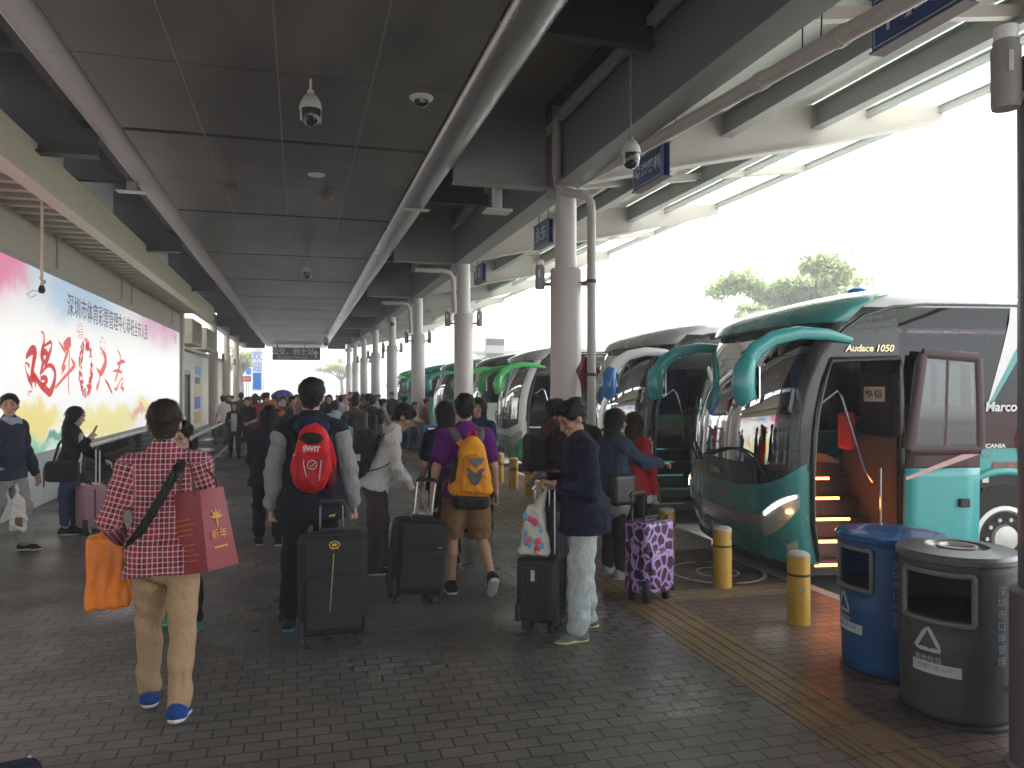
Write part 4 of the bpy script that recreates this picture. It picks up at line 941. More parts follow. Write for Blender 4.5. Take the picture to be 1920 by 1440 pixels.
        if attr_top:
            a_ = {n: [x*s for x in arms[n]] for n in 'lr'}
            def at(v):
                o = np.stack([v[:, 0], v[:, 2], np.zeros(len(v))], 1)
                for sd, n in ((-1, 'l'), (1, 'r')):
                    for i in (0, 1):
                        A, B_ = a_[n][i], a_[n][i+1]; d_ = B_-A; L_ = np.linalg.norm(d_); d_ = d_/L_; tt_ = (v-A)@d_; rad = np.linalg.norm(v-A-tt_[:, None]*d_, axis=1)
                        m_ = (rad < .085) & (tt_ > -.02) & (tt_ < L_+.05) & (sd*v[:, 0] > sd*A[0]*.82)
                        fx = frame(d_, V3(1, 0, 0)); q = (v-A)@fx.T; ang = np.arctan2(q[:, 1], q[:, 0])
                        o[m_, 0] = (ang*.06)[m_]; o[m_, 1] = -(tt_+i*.285*s)[m_]
                return o
        skin_obj('jacket' if top.get('jacket') else 'shirt', SC(g+cut+sls), h if h < .012 else max(h, .010), top['m'], t, fm2, attr=at)
        if top.get('m2'):      # contrasting sleeves
            skin_obj('sleeve', SC([cone(arms[n][0]+(arms[n][1]-arms[n][0])*.12, arms[n][1], .057*build+lo_*.55, .050+lo_*.5, k=.02) for n in 'l']+[cone(arms['l'][1], arms['l'][1]+(arms['l'][2]-arms['l'][1])*.86, .052+lo_*.5, .040+lo_*.5, k=.02)]), h, top['m2'], t, folds(.008, 1.0, seed))
            skin_obj('sleeve', SC([cone(arms['r'][0]+(arms['r'][1]-arms['r'][0])*.12, arms['r'][1], .057*build+lo_*.55, .050+lo_*.5, k=.02), cone(arms['r'][1], arms['r'][1]+(arms['r'][2]-arms['r'][1])*.86, .052+lo_*.5, .040+lo_*.5, k=.02)]), h, top['m2'], t, folds(.008, 1.0, seed+1))
    # ---- shoes
    if shoe:
        um, sm_ = shoe
        for n in 'lr':
            l = legs[n]; fd, fu = l[3], l[4]; A = l[2]-fu*.045; sd = V3(*np.cross(fd, fu))
            so_ = l[2]-fu*.078
            g = [cone(A-fd*.035, A+fd*.10-fu*.006, .044, .038, 1, 1.0, sd, .03), cone(A-fd*.02+fu*.01, A+fu*.045-fd*.012, .045, .043, k=.03), cone(A+fd*.10-fu*.008, A+fd*.155-fu*.014, .037, .026, 1.1, .85, sd, .02), dict(t='p', a=(so_+fu*.012).astype(np.float32), n=(-fu).astype(np.float32), k=.004, op='^')]
            so2 = [cone(so_-fd*.038+fu*.01, so_+fd*.10+fu*.01, .046, .043, 1, .40, sd, .01), cone(so_+fd*.10+fu*.01, so_+fd*.155+fu*.013, .042, .030, 1, .42, sd, .01)]
            o_ = skin_obj('shoe', SC(g), min(max(h, .007), .012), um, t)
            if sm_: skin_obj('sole', SC(so2), min(max(h, .007), .012), sm_, o_)
    # ---- hair
    n1 = folds(.0035*s, 2.4, seed+9); n2 = folds(.002*s, 5.5, seed+4)
    def nz(Pp): return n1(Pp)+n2(Pp)
    fcut = ell(Hd(0, .135, -.014), (.080, .105, .110), Rh.T, .012, '-')
    if hair in ('short', 'crop'):
        q = .009 if hair == 'short' else .004
        g = [ell(Hd(0, -.013, .046), (.078+q, .095+q, .078+q*1.4), Rh.T, .02), ell(Hd(0, -.013, .028), (.0778, .0965, .091), Rh.T, .012), cone(Hd(0, -.036, -.02), Hd(0, -.032, -.085), .058, .046, 1.04, 1, hx, .02)]
        if hair == 'short': g += [ell(Hd(.01, .03, .100), (.06, .05, .032), Rh.T, .03), ell(Hd(0, -.07, .05), (.06, .045, .06), Rh.T, .03)]
        g += [fcut, plane(Hd(0, -.10, -.098), Hd(0, .72, -1)-Hc, .008), ell(Hd(.098, .01, -.02), (.03, .03, .035), Rh.T, .01, '-'), ell(Hd(-.098, .01, -.02), (.03, .03, .035), Rh.T, .01, '-')]
    elif hair in ('bob', 'long', 'tail'):
        dn = {'bob': -.15, 'long': -.36, 'tail': -.05}[hair]
        g = [ell(Hd(0, -.016, .034), (.092, .108, .104), Rh.T, .02), cone(Hd(0, -.035, .0), Hd(0, -.055, dn), .094, .082 if hair == 'bob' else .075, 1.02, .80, hx, .03), fcut, ell(Hd(0, .11, -.15), (.075, .11, .12), Rh.T, .02, '-')]
        if hair == 'tail': g = g[:2]+[cone(Hd(0, -.11, .03), Hd(0, -.14, -.22), .035, .022, k=.02)]+g[2:]
    elif hair == 'cap':
        g = [ell(Hd(0, -.012, .042), (.088, .105, .088), Rh.T, .02), plane(Hd(0, 0, .03), Hd(0, .1, -1)-Hc, .006)]
    elif hair == 'bald': g = None
    if g: skin_obj('cap' if hair == 'cap' else 'hair', SC(HE(g)), min(h, .012), hairm, t, None if hair == 'cap' else nz)
    if hair == 'cap':
        pk = MB(); pk.grid(lambda a_, q_: tuple(Hd((.085*math.sin(a_))*(1), .06+.05*math.cos(a_)*1+q_*.07*math.cos(a_), .045-.012*q_)*s), np.linspace(-1.3, 1.3, 12), (0, .5, 1)); obj('peak', pk, hairm, t, solid=.006)
        skin_obj('hair', SC([HE([ell(Hd(0, -.014, .02), (.083, .1, .08), Rh.T, .02)])[0], ell(Hd(0, .135, -.01), (.09, .114, .12), Rh.T, .012, '-'), plane(Hd(0, -.10, -.055), Hd(0, .62, -1)-Hc, .012)]), min(h, .012), HAIR, t)
    if face:
        for sd in (-1, 1):
            e = MB(); e.lathe([(0, -.004), (.0085, -.003), (.010, 0), (.0085, .003), (0, .004)], n=12); e.v = [tuple((Hd(sd*.031, .0895, .012)+V3(p_[0]*1.25, p_[2], p_[1]*.55)@Rh.T)*s) for p_ in e.v]; obj('eye', e, eyew, t)
            e = MB(); e.tube([tuple(Hd(sd*(.016+.03*q), .0935-.012*q*q, .034+.006*math.sin(q*2.6))*s) for q in (0, .3, .6, 1)], [.003*s, .004*s, .0035*s, .002*s], 6); obj('eyebrow', e, HAIR, t)
        e = MB(); e.tube([tuple(Hd(q*.022, .0945-.004*q*q, -.056+.002*q*q)*s) for q in (-1, -.5, 0, .5, 1)], [.0015*s, .0045*s, .005*s, .0045*s, .0015*s], 8); obj('mouth', e, lipm, t)
    if glasses:
        e = MB()
        for sd in (-1, 1): e.tube([tuple(Hd(sd*.033+.022*math.cos(q), .104, .010+.017*math.sin(q))*s) for q in np.linspace(0, 2*PI, 16)], .0022, 5); e.tube([tuple(Hd(sd*.055, .102, .014)*s), tuple(Hd(sd*.08, .0, .012)*s)], .002, 5)
        e.tube([tuple(Hd(-.011, .105, .014)*s), tuple(Hd(.011, .105, .014)*s)], .002, 5); obj('glasses', e, blkm, t)
    mw = Matrix.Translation(t.location) @ Matrix.Rotation(R(head), 4, 'Z')
    J = dict(root=t, mw=mw, s=s)
    W = lambda v: mw @ Vector([float(x) for x in v])
    for n in 'lr':
        J['hand_'+n] = W(hands[n][0]*s); J['wrist_'+n] = W(arms[n][2]*s); J['sh_'+n] = W(sh[n]*s); J['el_'+n] = W(arms[n][1]*s); J['kn_'+n] = W(legs[n][1]*s)
    J['neck'] = W(N*s); J['head'] = W(Hc*s); J['T'] = lambda x, y, z: W(T(x, y, z)*s); J['pelvis'] = W(P*s); J['Hd'] = lambda x, y, z: W(Hd(x, y, z)*s)
    return J
# ---------------- street furniture and fittings ----------------
yel = mat('bollard yellow', (.50, .285, .02), .45, 0, .22, 9, .2, 40); ycap = mat('bollard cap', (.45, .43, .38), .5, 0, .2, 20); band = mat('bollard band', (.035, .03, .025), .6)
wear = mat('worn grey patches', (.30, .28, .24), .8, 0, .3, 30)
BL = [(1497, 'yellow bollard beside the blue bin, two stickers near its top'), (1354, 'yellow bollard on the painted ring before the teal coach'), (1250, 'yellow bollard behind the purple spotted suitcase'), (993, 'yellow bollard just behind the black backpack of the man in brown'), (963, 'yellow bollard with two dark bands, second from the man in brown'), (936, 'yellow bollard next to the elbow of the man in purple'), (806, 'small far yellow bollard by the blue rack')]
for i, (px, lab) in enumerate(BL):
    r = (px-960)/F; d = 3.47/(SY+r*CY); x, y = dp(px, d)
    b = thing('bollard', lab, 'bollard', (x, y, 0), rnd.random()*6, 'yellow bollards along the bus bays')
    obj('post', MB().lathe([(.079, 0), (.079, .485), (.077, .49)], n=28), yel, b)
    obj('cap', MB().lathe([(.0785, .488), (.0785, .497), (.06, .512), (.0, .52)], n=28), ycap, b)
    zs = (.30, .33) if i in (4, 5) else (.345,)
    obj('band', (lambda m: [m.lathe([(.0795, z), (.0805, z+.002), (.0805, z+.016), (.0795, z+.018)], n=28) for z in zs] and m)(MB()), band, b)
    if i < 3:
        for k in range(2):
            a = rnd.random()*2; st = MB(); st.grid(lambda p, q: (.0805*math.cos(-2.2+a*.3+k*.7+p*.35), .0805*math.sin(-2.2+a*.3+k*.7+p*.35), .41+.05*q-k*.01), np.linspace(0, 1, 5), (0, 1)); so_ = obj('sticker', st, ycap if k else band, b)
    ws_ = MB()
    for k in range(14):
        a0 = rnd.random()*6.28; z0 = .02+rnd.random()*.42; s_ = .008+rnd.random()*.014
        ws_.add([(.0798*math.cos(a0+s_*12*dx), .0798*math.sin(a0+s_*12*dx), z0+s_*dz) for dx, dz in ((-.9, -.3), (.2, -.8), (1, .1), (.3, .9), (-.7, .6))], [(0, 1, 2, 3, 4)])
    w_ = obj('worn_patch', ws_, wear, b); w_['kind'] = 'stuff'
# bins
def bin_(lab, loc, r, h, m, lidm, hd, dome):
    b = thing('litter_bin', lab, 'bin', (*loc, 0), hd, 'pair of round litter bins')
    mb = MB(); n = 56; z0, z1 = h*.60, h*.88; op = .62     # opening half angle, facing -Y (local)
    rows = [(r*.93, .02), (r*.96, .06), (r, h*.45), (r, z0), (r, z1), (r*1.0, h*.935)]
    vs = []; fs = []
    for rr_, z in rows:
        for k in range(n): a = 2*PI*k/n-PI/2; vs.append((rr_*math.cos(a), rr_*math.sin(a), z))
    for i in range(len(rows)-1):
        for k in range(n):
            ac = (k+.5)/n*2*PI; ac = ac if ac < PI else ac-2*PI
            if i == 3 and abs(ac) < op: continue
            k2 = (k+1) % n; fs.append((i*n+k, i*n+k2, (i+1)*n+k2, (i+1)*n+k))
    mb.add(vs, fs); obj('barrel', mb, m, b, solid=.012)
    fr = MB(); pts = [(r*1.012*math.cos(a-PI/2), r*1.012*math.sin(a-PI/2), z) for a, z in [(q*op/5, z0) for q in range(-5, 6)]+[(op*1.03, z0+.01+k*(z1-z0-.02)/3) for k in range(4)]+[(q*op/5, z1) for q in range(5, -6, -1)]+[(-op*1.03, z1-.01-k*(z1-z0-.02)/3) for k in range(4)]]
    fr.tube(pts+pts[:1], .014, 8); obj('opening_rim', fr, mat('bin rim grey', (.16, .16, .165), .5), b)
    ld = MB()
    if dome: ld.lathe([(r*1.0, h*.93), (r*1.045, h*.94), (r*1.05, h*.965), (r*1.0, h*.985), (r*.55, h), (r*.5, h*.985), (r*.42, h*.975), (0, h*.975)], n=56)
    else: ld.lathe([(r*1.0, h*.93), (r*1.09, h*.935), (r*1.11, h*.955), (r*1.06, h*.975), (r*.8, h*.985), (r*.3, h*.99), (0, h*.99)], n=56)
    obj('lid', ld, lidm, b)
    if dome: obj('ashtray', MB().lathe([(r*.34, h*.978), (r*.36, h*1.0), (r*.30, h*1.0), (r*.28, h*.98), (0, h*.976)], n=32), mat('ash steel', (.4, .38, .36), .35, .7), b)
    obj('liner', MB().lathe([(r*.93, .03), (r*.93, h*.62), (0, h*.60)], n=40), blkm, b)
    tx_ = MB(); 
    def cyl_text(nm, s, size, a, z, m_, sq=1, st=0, vert=False):
        if vert:
            for i, ch in enumerate(s): cyl_text(nm, ch, size, a, z-i*size*1.15, m_, sq)
            return
        o_ = text(nm, s, size, (0, 0, 0), (0, 0, 0), m_, b, .0005, squash=sq)
        for v in o_.data.vertices: th = a+v.co.x/r-PI/2; rr2 = r*1.012+v.co.z; zz = z+v.co.y; v.co = (rr2*math.cos(th), rr2*math.sin(th), zz)
    pale = mat('bin print', (.45, .47, .48), .6, var=0)
    cyl_text('printed_name', '深圳市口岸管理', .05, 1.12, h*.80, mat('bin faint print', (.22, .28, .36) if not dome else (.13, .13, .135), .6, var=0), vert=True)
    if True:
        ar = MB()
        for k in range(3):
            q = R(90+120*k); c_ = (.062*math.cos(q), .062*math.sin(q)); t_ = q+PI/2
            for l0, l1, wd in ((-.062, .038, .020),):
                ex, ey = math.cos(t_), math.sin(t_); nx, ny = math.cos(q), math.sin(q); bx, by = -c_[0]*.62, -c_[1]*.62
                P2 = [(bx+ex*l0+nx*-wd/2, by+ey*l0-ny*wd/2), (bx+ex*l1-nx*wd/2, by+ey*l1-ny*wd/2), (bx+ex*(l1+.028), by+ey*(l1+.028)), (bx+ex*l1+nx*wd/2, by+ey*l1+ny*wd/2), (bx+ex*l0+nx*wd/2, by+ey*l0+ny*wd/2)]
                th = [-.12+p_[0]/r-PI/2 for p_ in P2]; ar.add([(r*1.014*math.cos(a), r*1.014*math.sin(a), h*.475+p_[1]) for a, p_ in zip(th, P2)], [(0, 1, 2, 3, 4)])
        obj('recycling_mark', ar, pale, b)
        cyl_text('printed_name', '其他垃圾' if dome else '可回收物', .035, -.12, h*.375, pale)
        sk = MB(); sk.grid(lambda p, q: (r*1.006*math.cos(-PI/2-.42+p*.86), r*1.006*math.sin(-PI/2-.42+p*.86), h*.295+q*.055), np.linspace(0, 1, 10), (0, 1)); obj('label_strip', sk, mat('bin label', (.5, .52, .54), .5), b)
        cyl_text('label_print', '罗湖口岸 66号', .028, 0.0, h*.33, MATS['bin faint print'])
    bs = MB(); bs.lathe([(r*1.0, 0), (r*1.0, .02), (r*.93, .03)], n=40); obj('foot', bs, blkm, b)
    lt = MB(); lt.box((r*math.sin(1.35)*1.02, -r*math.cos(1.35)*1.02, h*.25), (.012, .05, .02)); obj('latch', lt, chrome, b)
    return b
bin_('blue round litter bin with a wide flat lid', dp(1668, 4.66), .278, .85, mat('bin blue', (.008, .068, .20), .42, 0, .28, 5, .15, 40), mat('bin blue lid', (.012, .10, .28), .22, 0, .1, 3, coat=.6), R(-98), False)
bin_('dark grey round litter bin with domed lid and ashtray top', dp(1793, 4.06), .276, .87, mat('bin grey', (.05, .051, .052), .6, 0, .3, 5, .2, 40), mat('bin grey lid', (.10, .10, .105), .32, 0, .3, 6, coat=.3), R(-66), True)
for px, d, lab, m in ((757, 22.6, 'far navy litter bin between two white columns', MATS['bin blue']), (744, 22.0, 'far navy litter bin beside the first far one, nearer the crowd', MATS['bin blue'])):
    b = thing('litter_bin', lab, 'bin', (*dp(px, d), 0)); obj('barrel', MB().lathe([(.26, 0), (.27, .72)], n=28), m, b); obj('lid', MB().lathe([(.29, .72), (.29, .76), (.2, .80), (0, .81)], n=28), MATS['bin blue lid'], b)
bx, by = dp(812, 20.2); b = thing('barrier_rack', 'bright blue tubular rack behind the far yellow bollard', 'rack', (bx, by, 0)); g = MB()
for x in (-.24, .24): g.tube([(x, 0, 0), (x, 0, .68)], .035, 8)
obj('post', g, bluep, b); obj('top_rail', MB().b2((-.27, -.05, .62), (.27, .05, .72)), bluep, b, bev=.02); obj('panel', MB().b2((-.22, -.015, .08), (.22, .015, .5)), bluep, b)
# hanging blue signs
bs = mat('sign blue', (.008, .045, .19), .4, 0, .06, 3); sw_ = mat('sign lettering', (.55, .6, .68), .5, var=0)
for Yc, s_, lab in ((4.18, '中港巴', 'hanging blue sign with large pale characters at the top of the frame'), (8.22, '粤港榮利', 'hanging blue sign with four pale characters beside the dome camera'), (12.3, '永东', 'small hanging blue sign left of the stout column'), (17.0, '环岛', 'farthest small hanging blue sign over the second column')):
    t = thing('hanging_sign', lab, 'sign', (3.92, Yc, 4.05), 0, 'blue signs hung along the bays')
    obj('panel', MB().b2((-.03, -.39, 0), (-.012, .39, .37)), bs, t, bev=.003); obj('panel', MB().b2((.05, -.39, 0), (.068, .39, .37)), bs, t, bev=.003)
    e = MB()
    for a, b_ in (((-.045, -.40, -.012), (.08, .40, 0)), ((-.045, -.40, .37), (.08, .40, .382)), ): e.b2(a, b_)
    obj('edge', e, mat('sign edge', (.10, .07, .065), .5), t)
    for y in (-.25, .25): obj('rod', MB().cyl((.02, y, .38), (.02, y, .95), .009, n=8), steeld, t)
    n = len(s_); text('sign_text', s_, .62/n if n > 2 else .27, (-.032, 0, .18), (R(90), 0, R(-90)), sw_, t, .001, squash=1.12, bold=.004)
    e = MB()
    for a, b_ in (((-.0325, -.37, .02), (-.031, .37, .028)), ((-.0325, -.37, .342), (-.031, .37, .35)), ((-.0325, -.37, .02), (-.031, -.362, .35)), ((-.0325, .362, .02), (-.031, .37, .35))): e.b2(a, b_)
    obj('border_line', e, sw_, t)
x, y = dp(556, 50); t = thing('direction_sign', 'dark hanging direction sign with white characters and an upward arrow', 'sign', (x, y, 3.42), -YAW*.3)
obj('panel', MB().b2((-1.5, -.05, 0), (1.5, .05, .80)), mat('sign slate', (.025, .025, .045), .4), t, bev=.01)
text('sign_text', '公交、的士站', .46, (-.22, -.055, .52), (R(90), 0, 0), txt_w, t, .002, squash=.98, bold=.004); text('sign_text', 'Bus Station, Taxi Stand', .2, (-.22, -.055, .17), (R(90), 0, 0), txt_w, t, .002)
ar = MB(); ar.prism([(-.05, 0), (-.05, .32), (-.17, .22), (-.17, .31), (0, .48), (.17, .31), (.17, .22), (.05, .32), (.05, 0)], lambda u, v, q: (1.22+u, q, .16+v), -.058, -.052); obj('arrow', ar, txt_w, t)
for x_ in (-1.2, .5): obj('rod', MB().cyl((x_, 0, .8), (x_, 0, 1.02), .03), steeld, t)
# cameras and detectors
cw = mat('camera white', (.62, .61, .58), .35, 0, .04, 8); ck = mat('camera dome', (.03, .028, .03), .12, 0, .1, 6, coat=.5)
def ptz(lab, loc, drop, sc_=1.0, top=None):
    t = thing('dome_camera', lab, 'camera', loc, 0.3, 'dome cameras under the roof'); k = sc_
    obj('stem', MB().cyl((0, 0, 0), (0, 0, -drop), .012*k, n=10).lathe([(.03*k, -drop-.03*k), (.03*k, -drop)], n=16), top or cw, t)
    z = -drop-.03*k; obj('hood', MB().lathe([(.02*k, z+.005), (.055*k, z-.02*k), (.085*k, z-.07*k), (.098*k, z-.125*k), (.098*k, z-.14*k)], n=28), cw, t)
    obj('dome', MB().lathe([(.086*k, z-.141*k), (.086*k, z-.19*k), (.072*k, z-.24*k), (.04*k, z-.275*k), (0, z-.285*k)], n=28), ck, t)
    obj('lens', MB().lathe([(.03*k, 0), (.03*k, .012*k), (0, .014*k)], n=16), blk, t).location = (-.03*k, -.066*k, z-.235*k)
    bk = MB()
    for s_ in (-1, 1): bk.box((s_*.085*k, 0, z-.19*k), (.012*k, .03*k, .11*k))
    obj('side_arm', bk, cw, t)
x, y = dp(582, 6.78); ptz('white dome camera with black globe hanging in the middle of the ceiling', (x, y, 4.40), .10)
x, y = dp(575, 16.6); ptz('small dome camera farther along the middle of the ceiling', (x, y, 4.40), .06, 1.05)
x, y = dp(1183, 7.22); ptz('dome camera on a long pole beside the four character blue sign', (x, y, 4.98), .94, .98, steel)
x, y = dp(611, 40); ptz('tiny far dome camera at the end of the bright ceiling trim', (x, y, 4.35), .05, 1.6)
x, y = dp(735, 26.9); ptz('dome camera fixed above the far column of the checked shirt man', (x, y, 4.9), .75, 1.1, steel)
x, y = dp(790, 7.2); t = thing('mini_dome_camera', 'flat mini dome camera with smoked bubble flush on the ceiling panel', 'camera', (x, y, 4.40)); obj('rim', MB().lathe([(.11, 0), (.11, -.012), (.08, -.035), (.07, -.036)][::-1], n=32), cw, t); obj('bubble', MB().lathe([(.0, -.095), (.035, -.09), (.06, -.07), (.069, -.035)], n=28), ck, t)
for px, d, lab, k in ((593, 9.84, 'round pale speaker disc in the ceiling', 0), (432, 10.55, 'brown smoke detector near the painted trim', 1), (611, 10.95, 'brown smoke detector past the speaker disc', 1)):
    x, y = dp(px, d); t = thing('speaker_disc' if not k else 'smoke_detector', lab, 'speaker' if not k else 'smoke detector', (x, y, 4.40))
    if not k: obj('grille', MB().lathe([(0, -.012), (.10, -.01), (.112, 0)], n=32), cw, t)
    else: obj('base', MB().lathe([(.0, -.03), (.10, -.03), (.105, 0)], n=24), mat('detector beige', (.16, .13, .115), .5), t); obj('head', MB().lathe([(0, -.085), (.055, -.08), (.08, -.05), (.08, -.03)], n=24), MATS['detector beige'], t)
for px, d, lab in ((247, 10.3, 'small metal bracket plate under the painted trim'), (781, 11.35, 'small metal bracket plate under the bright trim')):
    x, y = dp(px, d); t = thing('bracket_plate', lab, 'bracket', (x, y, 4.36)); obj('block', MB().box((0, 0, -.0), (.12, .12, .12)), steel, t); obj('plate', MB().box((.0, -.02, -.07), (.36, .16, .012)), cw, t)
x, y = dp(932, 10.5); t = thing('signal_unit', 'square plate on a short thick pipe below the cross beam', 'fitting', (x, y, 4.08)); obj('plate', MB().box((0, 0, 0), (.36, .30, .03)), cw, t, bev=.005); obj('pipe', MB().lathe([(.07, .015), (.07, .38)], n=24), white, t); obj('flange', MB().box((0, 0, .39), (.30, .2, .02)), steel, t)
x, y = dp(78, 9.4); t = thing('hanging_pole', 'thin pole hung from the soffit with a loose black cable end', 'pole', (x, y, 2.9)); obj('rod', MB().cyl((0, 0, .03), (0, 0, 1.12), .017, n=10), MATS['cream beam'], t)
obj('cable_end', MB().lathe([(0, -.07), (.03, -.06), (.04, -.02), (.025, .03), (0, .04)], n=16).tube([(.0, 0, .03), (.04, 0, .08), (-.02, 0, .12), (.0, 0, .16)], .009, 6), blkm, t); obj('cable_loop', MB().tube([(-.03, 0, -.05), (-.10, 0, -.03), (-.16, 0, -.08), (-.12, 0, -.12), (-.05, 0, -.08)], .006, 6), txt_w, t)
# maroon diamond boards
x, y = dp(1096, 9.74); t = thing('diamond_board', 'two maroon diamond boards set crosswise behind the drain pipe', 'decoration', (x, y, 1.85))
mrd = mat('maroon board', (.16, .012, .022), .5, 0, .15, 8)
for k, a in enumerate((-42, 42)):
    M = Matrix.Rotation(R(a), 3, 'Z'); g = MB(); g.prism([(-.22, .05), (0, -.25), (.22, .05), (0, .25)], lambda u, v, q: tuple(M @ Vector((u, q, v))), -.008, .008); obj('board', g, mrd, t)
g = MB(); g.box((-.105, -.10, .09), (.05, .012, .07), R(-42)); obj('gold_mark', g, mat('gold print', (.45, .26, .05), .5), t)
# ---------------- glass balustrades by the wall ----------------
bg_ = glass('balustrade glass', (.50, .60, .56), .05, .55); railm = mat('rail aluminium', (.72, .72, .70), .3, .4)
def balustrade(lab, x, y0, y1, n, hgt):
    t = thing('glass_balustrade', lab, 'balustrade', (x, y0, 0)); L = (y1-y0)/n
    for k in range(n): obj('glass_pane', MB().b2((-.008, k*L+.02, .05), (.008, (k+1)*L-.02, hgt-.02)), bg_, t, sm=0)
    obj('hand_rail', MB().tube([(0, -.02, hgt), (0, y1-y0+.02, hgt)], .035, 12), railm, t); obj('base_channel', MB().b2((-.04, 0, 0.004), (.04, y1-y0, .07)), mat('channel steel', (.3, .3, .3), .35, .6), t)
balustrade('glass balustrade close along the poster wall', -3.25, 13.6, 23.4, 5, .74); balustrade('glass balustrade on the walkway side, ending near the woman in the white top', -1.95, 13.8, 23.3, 5, .74)
g = [ell((0, 0, .07), (.22, .16, .09)), ell((.1, .05, .12), (.10, .09, .1)), ell((-.1, -.03, .10), (.1, .1, .09))]
o = skin_obj('plastic_bag', g, .014, mat('white plastic', (.7, .72, .72), .35), None, folds(.018, 1.6, 3)); o.location = (-2.75, 14.3, .0); prop(o, 'crumpled white plastic bag lying behind the glass balustrade', 'bag')
# ---------------- beyond the poster wall ----------------
sh = thing('shop_building', 'cream low building with a dark doorway and pasted notices', 'building', (-4.0, 26.6, 0)); kw = mat('shop wall', (.78, .74, .64), .6, 0, .1, 1.2)
g = MB(); g.b2((-3, 0, 0), (0, 2.2, 3.0)); g.b2((-3, 2.2, 2.15), (0, 4.9, 3.0)); g.b2((-3, 4.9, 0), (0, 20, 3.0)); obj('wall', g, kw, sh); obj('doorway', MB().b2((-2.9, 2.25, .0), (-.35, 4.85, 2.14)), mat('doorway dark', (.05, .05, .055), .5), sh)
obj('door_frame', MB().b2((-.05, 2.12, 0), (.04, 2.2, 2.3)).b2((-.05, 4.9, 0), (.04, 4.98, 2.3)).b2((-.05, 2.12, 2.16), (.04, 4.98, 2.3)), steel, sh); obj('roof_ledge', MB().b2((-3, -.1, 3.002), (.25, 20, 3.10)), cream, sh)
for y, z, w_, h_, m in ((7.4, 2.35, 1.6, .34, mat('notice sky', (.10, .38, .72), .5)), (7.3, 1.95, 1.5, .26, mat('notice dark', (.07, .06, .10), .5)), (7.3, 1.55, 1.6, .42, mat('notice yellow', (.8, .6, .22), .5)), (7.3, 1.05, 1.7, .5, mat('notice blue', (.04, .12, .6), .5)), (7.3, .45, 1.7, .46, mat('notice orange', (.75, .42, .08), .5)), (13.5, 1.6, 1.6, .4, MATS['notice orange']), (13.6, 2.2, 1.0, .3, MATS['notice blue'])):
    obj('notice', MB().b2((.003, y-w_/2, z-h_/2), (.02, y+w_/2, z+h_/2)), m, sh)
for y, lab in ((27.6, 'beige air conditioner box above the dark doorway'), (31.8, 'beige air conditioner box above the notices')):
    t = thing('air_conditioner', lab, 'air conditioner', (-3.75, y, 3.13)); obj('casing', MB().b2((-.4, 0, 0), (.35, 2.6 if y < 30 else 3.0, .85)), mat('unit beige', (.50, .46, .36), .6), t, bev=.02)
    g = MB()
    for k in range(7): g.b2((.351, .15+k*.33, .1), (.362, .36+k*.33, .75))
    obj('grille', g, mat('unit grille', (.42, .38, .30), .6), t)
x, y = dp(482, 56); t = thing('banner', 'tall white banner with blue lettering at the far end', 'banner', (x, y, 0)); obj('cloth', MB().b2((-.35, -.02, 1.4), (.35, .02, 4.5)), mat('banner white', (.85, .87, .9), .7), t); obj('pole', MB().cyl((.42, 0, 0), (.42, 0, 4.6), .03), steel, t)
for k, ch in enumerate('欢迎'): text('banner_text', ch, .72, (0, -.024, 3.9-k*.8), (R(90), 0, 0), mat('banner blue', (.03, .25, .75), .6, var=0), t, .002)
obj('blue_patch', MB().b2((-.28, -.026, 1.5), (.28, -.021, 2.7)), MATS['banner blue'], t)
x, y = dp(466, 58); t = thing('notice_board', 'small blue notice board left of the tall banner', 'notice board', (x, y, 0)); obj('panel', MB().b2((-.2, -.03, 2.6), (.2, .03, 3.05)), MATS['banner blue'], t); obj('post', MB().cyl((0, .05, 0), (0, .05, 2.6), .03), steel, t)
x, y = dp(462, 54); t = thing('shop_sign', 'small red and white shop sign at the far end', 'sign', (x, y, 0)); obj('panel', MB().b2((-.32, -.03, 2.05), (.32, .03, 2.45)), mat('sign red', (.65, .08, .07), .5), t); obj('post', MB().cyl((0, .05, 0), (0, .05, 2.1), .03), steel, t); text('sign_text', '商店', .26, (0, -.034, 2.25), (R(90), 0, 0), txt_w, t, .002)
x, y = dp(928, 33); t = thing('billboard', 'faint pale billboard showing above the white and green coach', 'billboard', (x, y, 2.8)); obj('panel', MB().b2((-.42, -.04, 0), (.42, .04, .98)), mat('billboard pale', (.72, .66, .66), .6), t)
for z in (.2, .8): obj('printed_block', MB().b2((-.38, -.05, z-.13), (.38, -.042, z+.13)), mat('billboard mauve', (.36, .28, .29), .6), t)
obj('post', MB().cyl((0, 0, -2.9), (0, 0, 0), .05), steel, t)
t = thing('terminal_building', 'long overexposed white building behind the coaches', 'building', (22, 52, 0), R(-18)); obj('wall', MB().b2((-10, 0, -.13), (34, 8, 4.1)), mat('building white', (.8, .79, .77), .7, 0, .05, .4), t); obj('roof_edge', MB().b2((-10.2, -.25, 4.11), (34.2, 8.2, 4.32)), mat('building edge', (.55, .53, .52), .7), t)
g = MB()
for k in range(9): g.b2((-8+k*4.4, -.03, 1.2), (-5.4+k*4.4, -.005, 2.6))
obj('window', g, mat('building glass', (.4, .45, .48), .2), t)['kind'] = 'stuff'
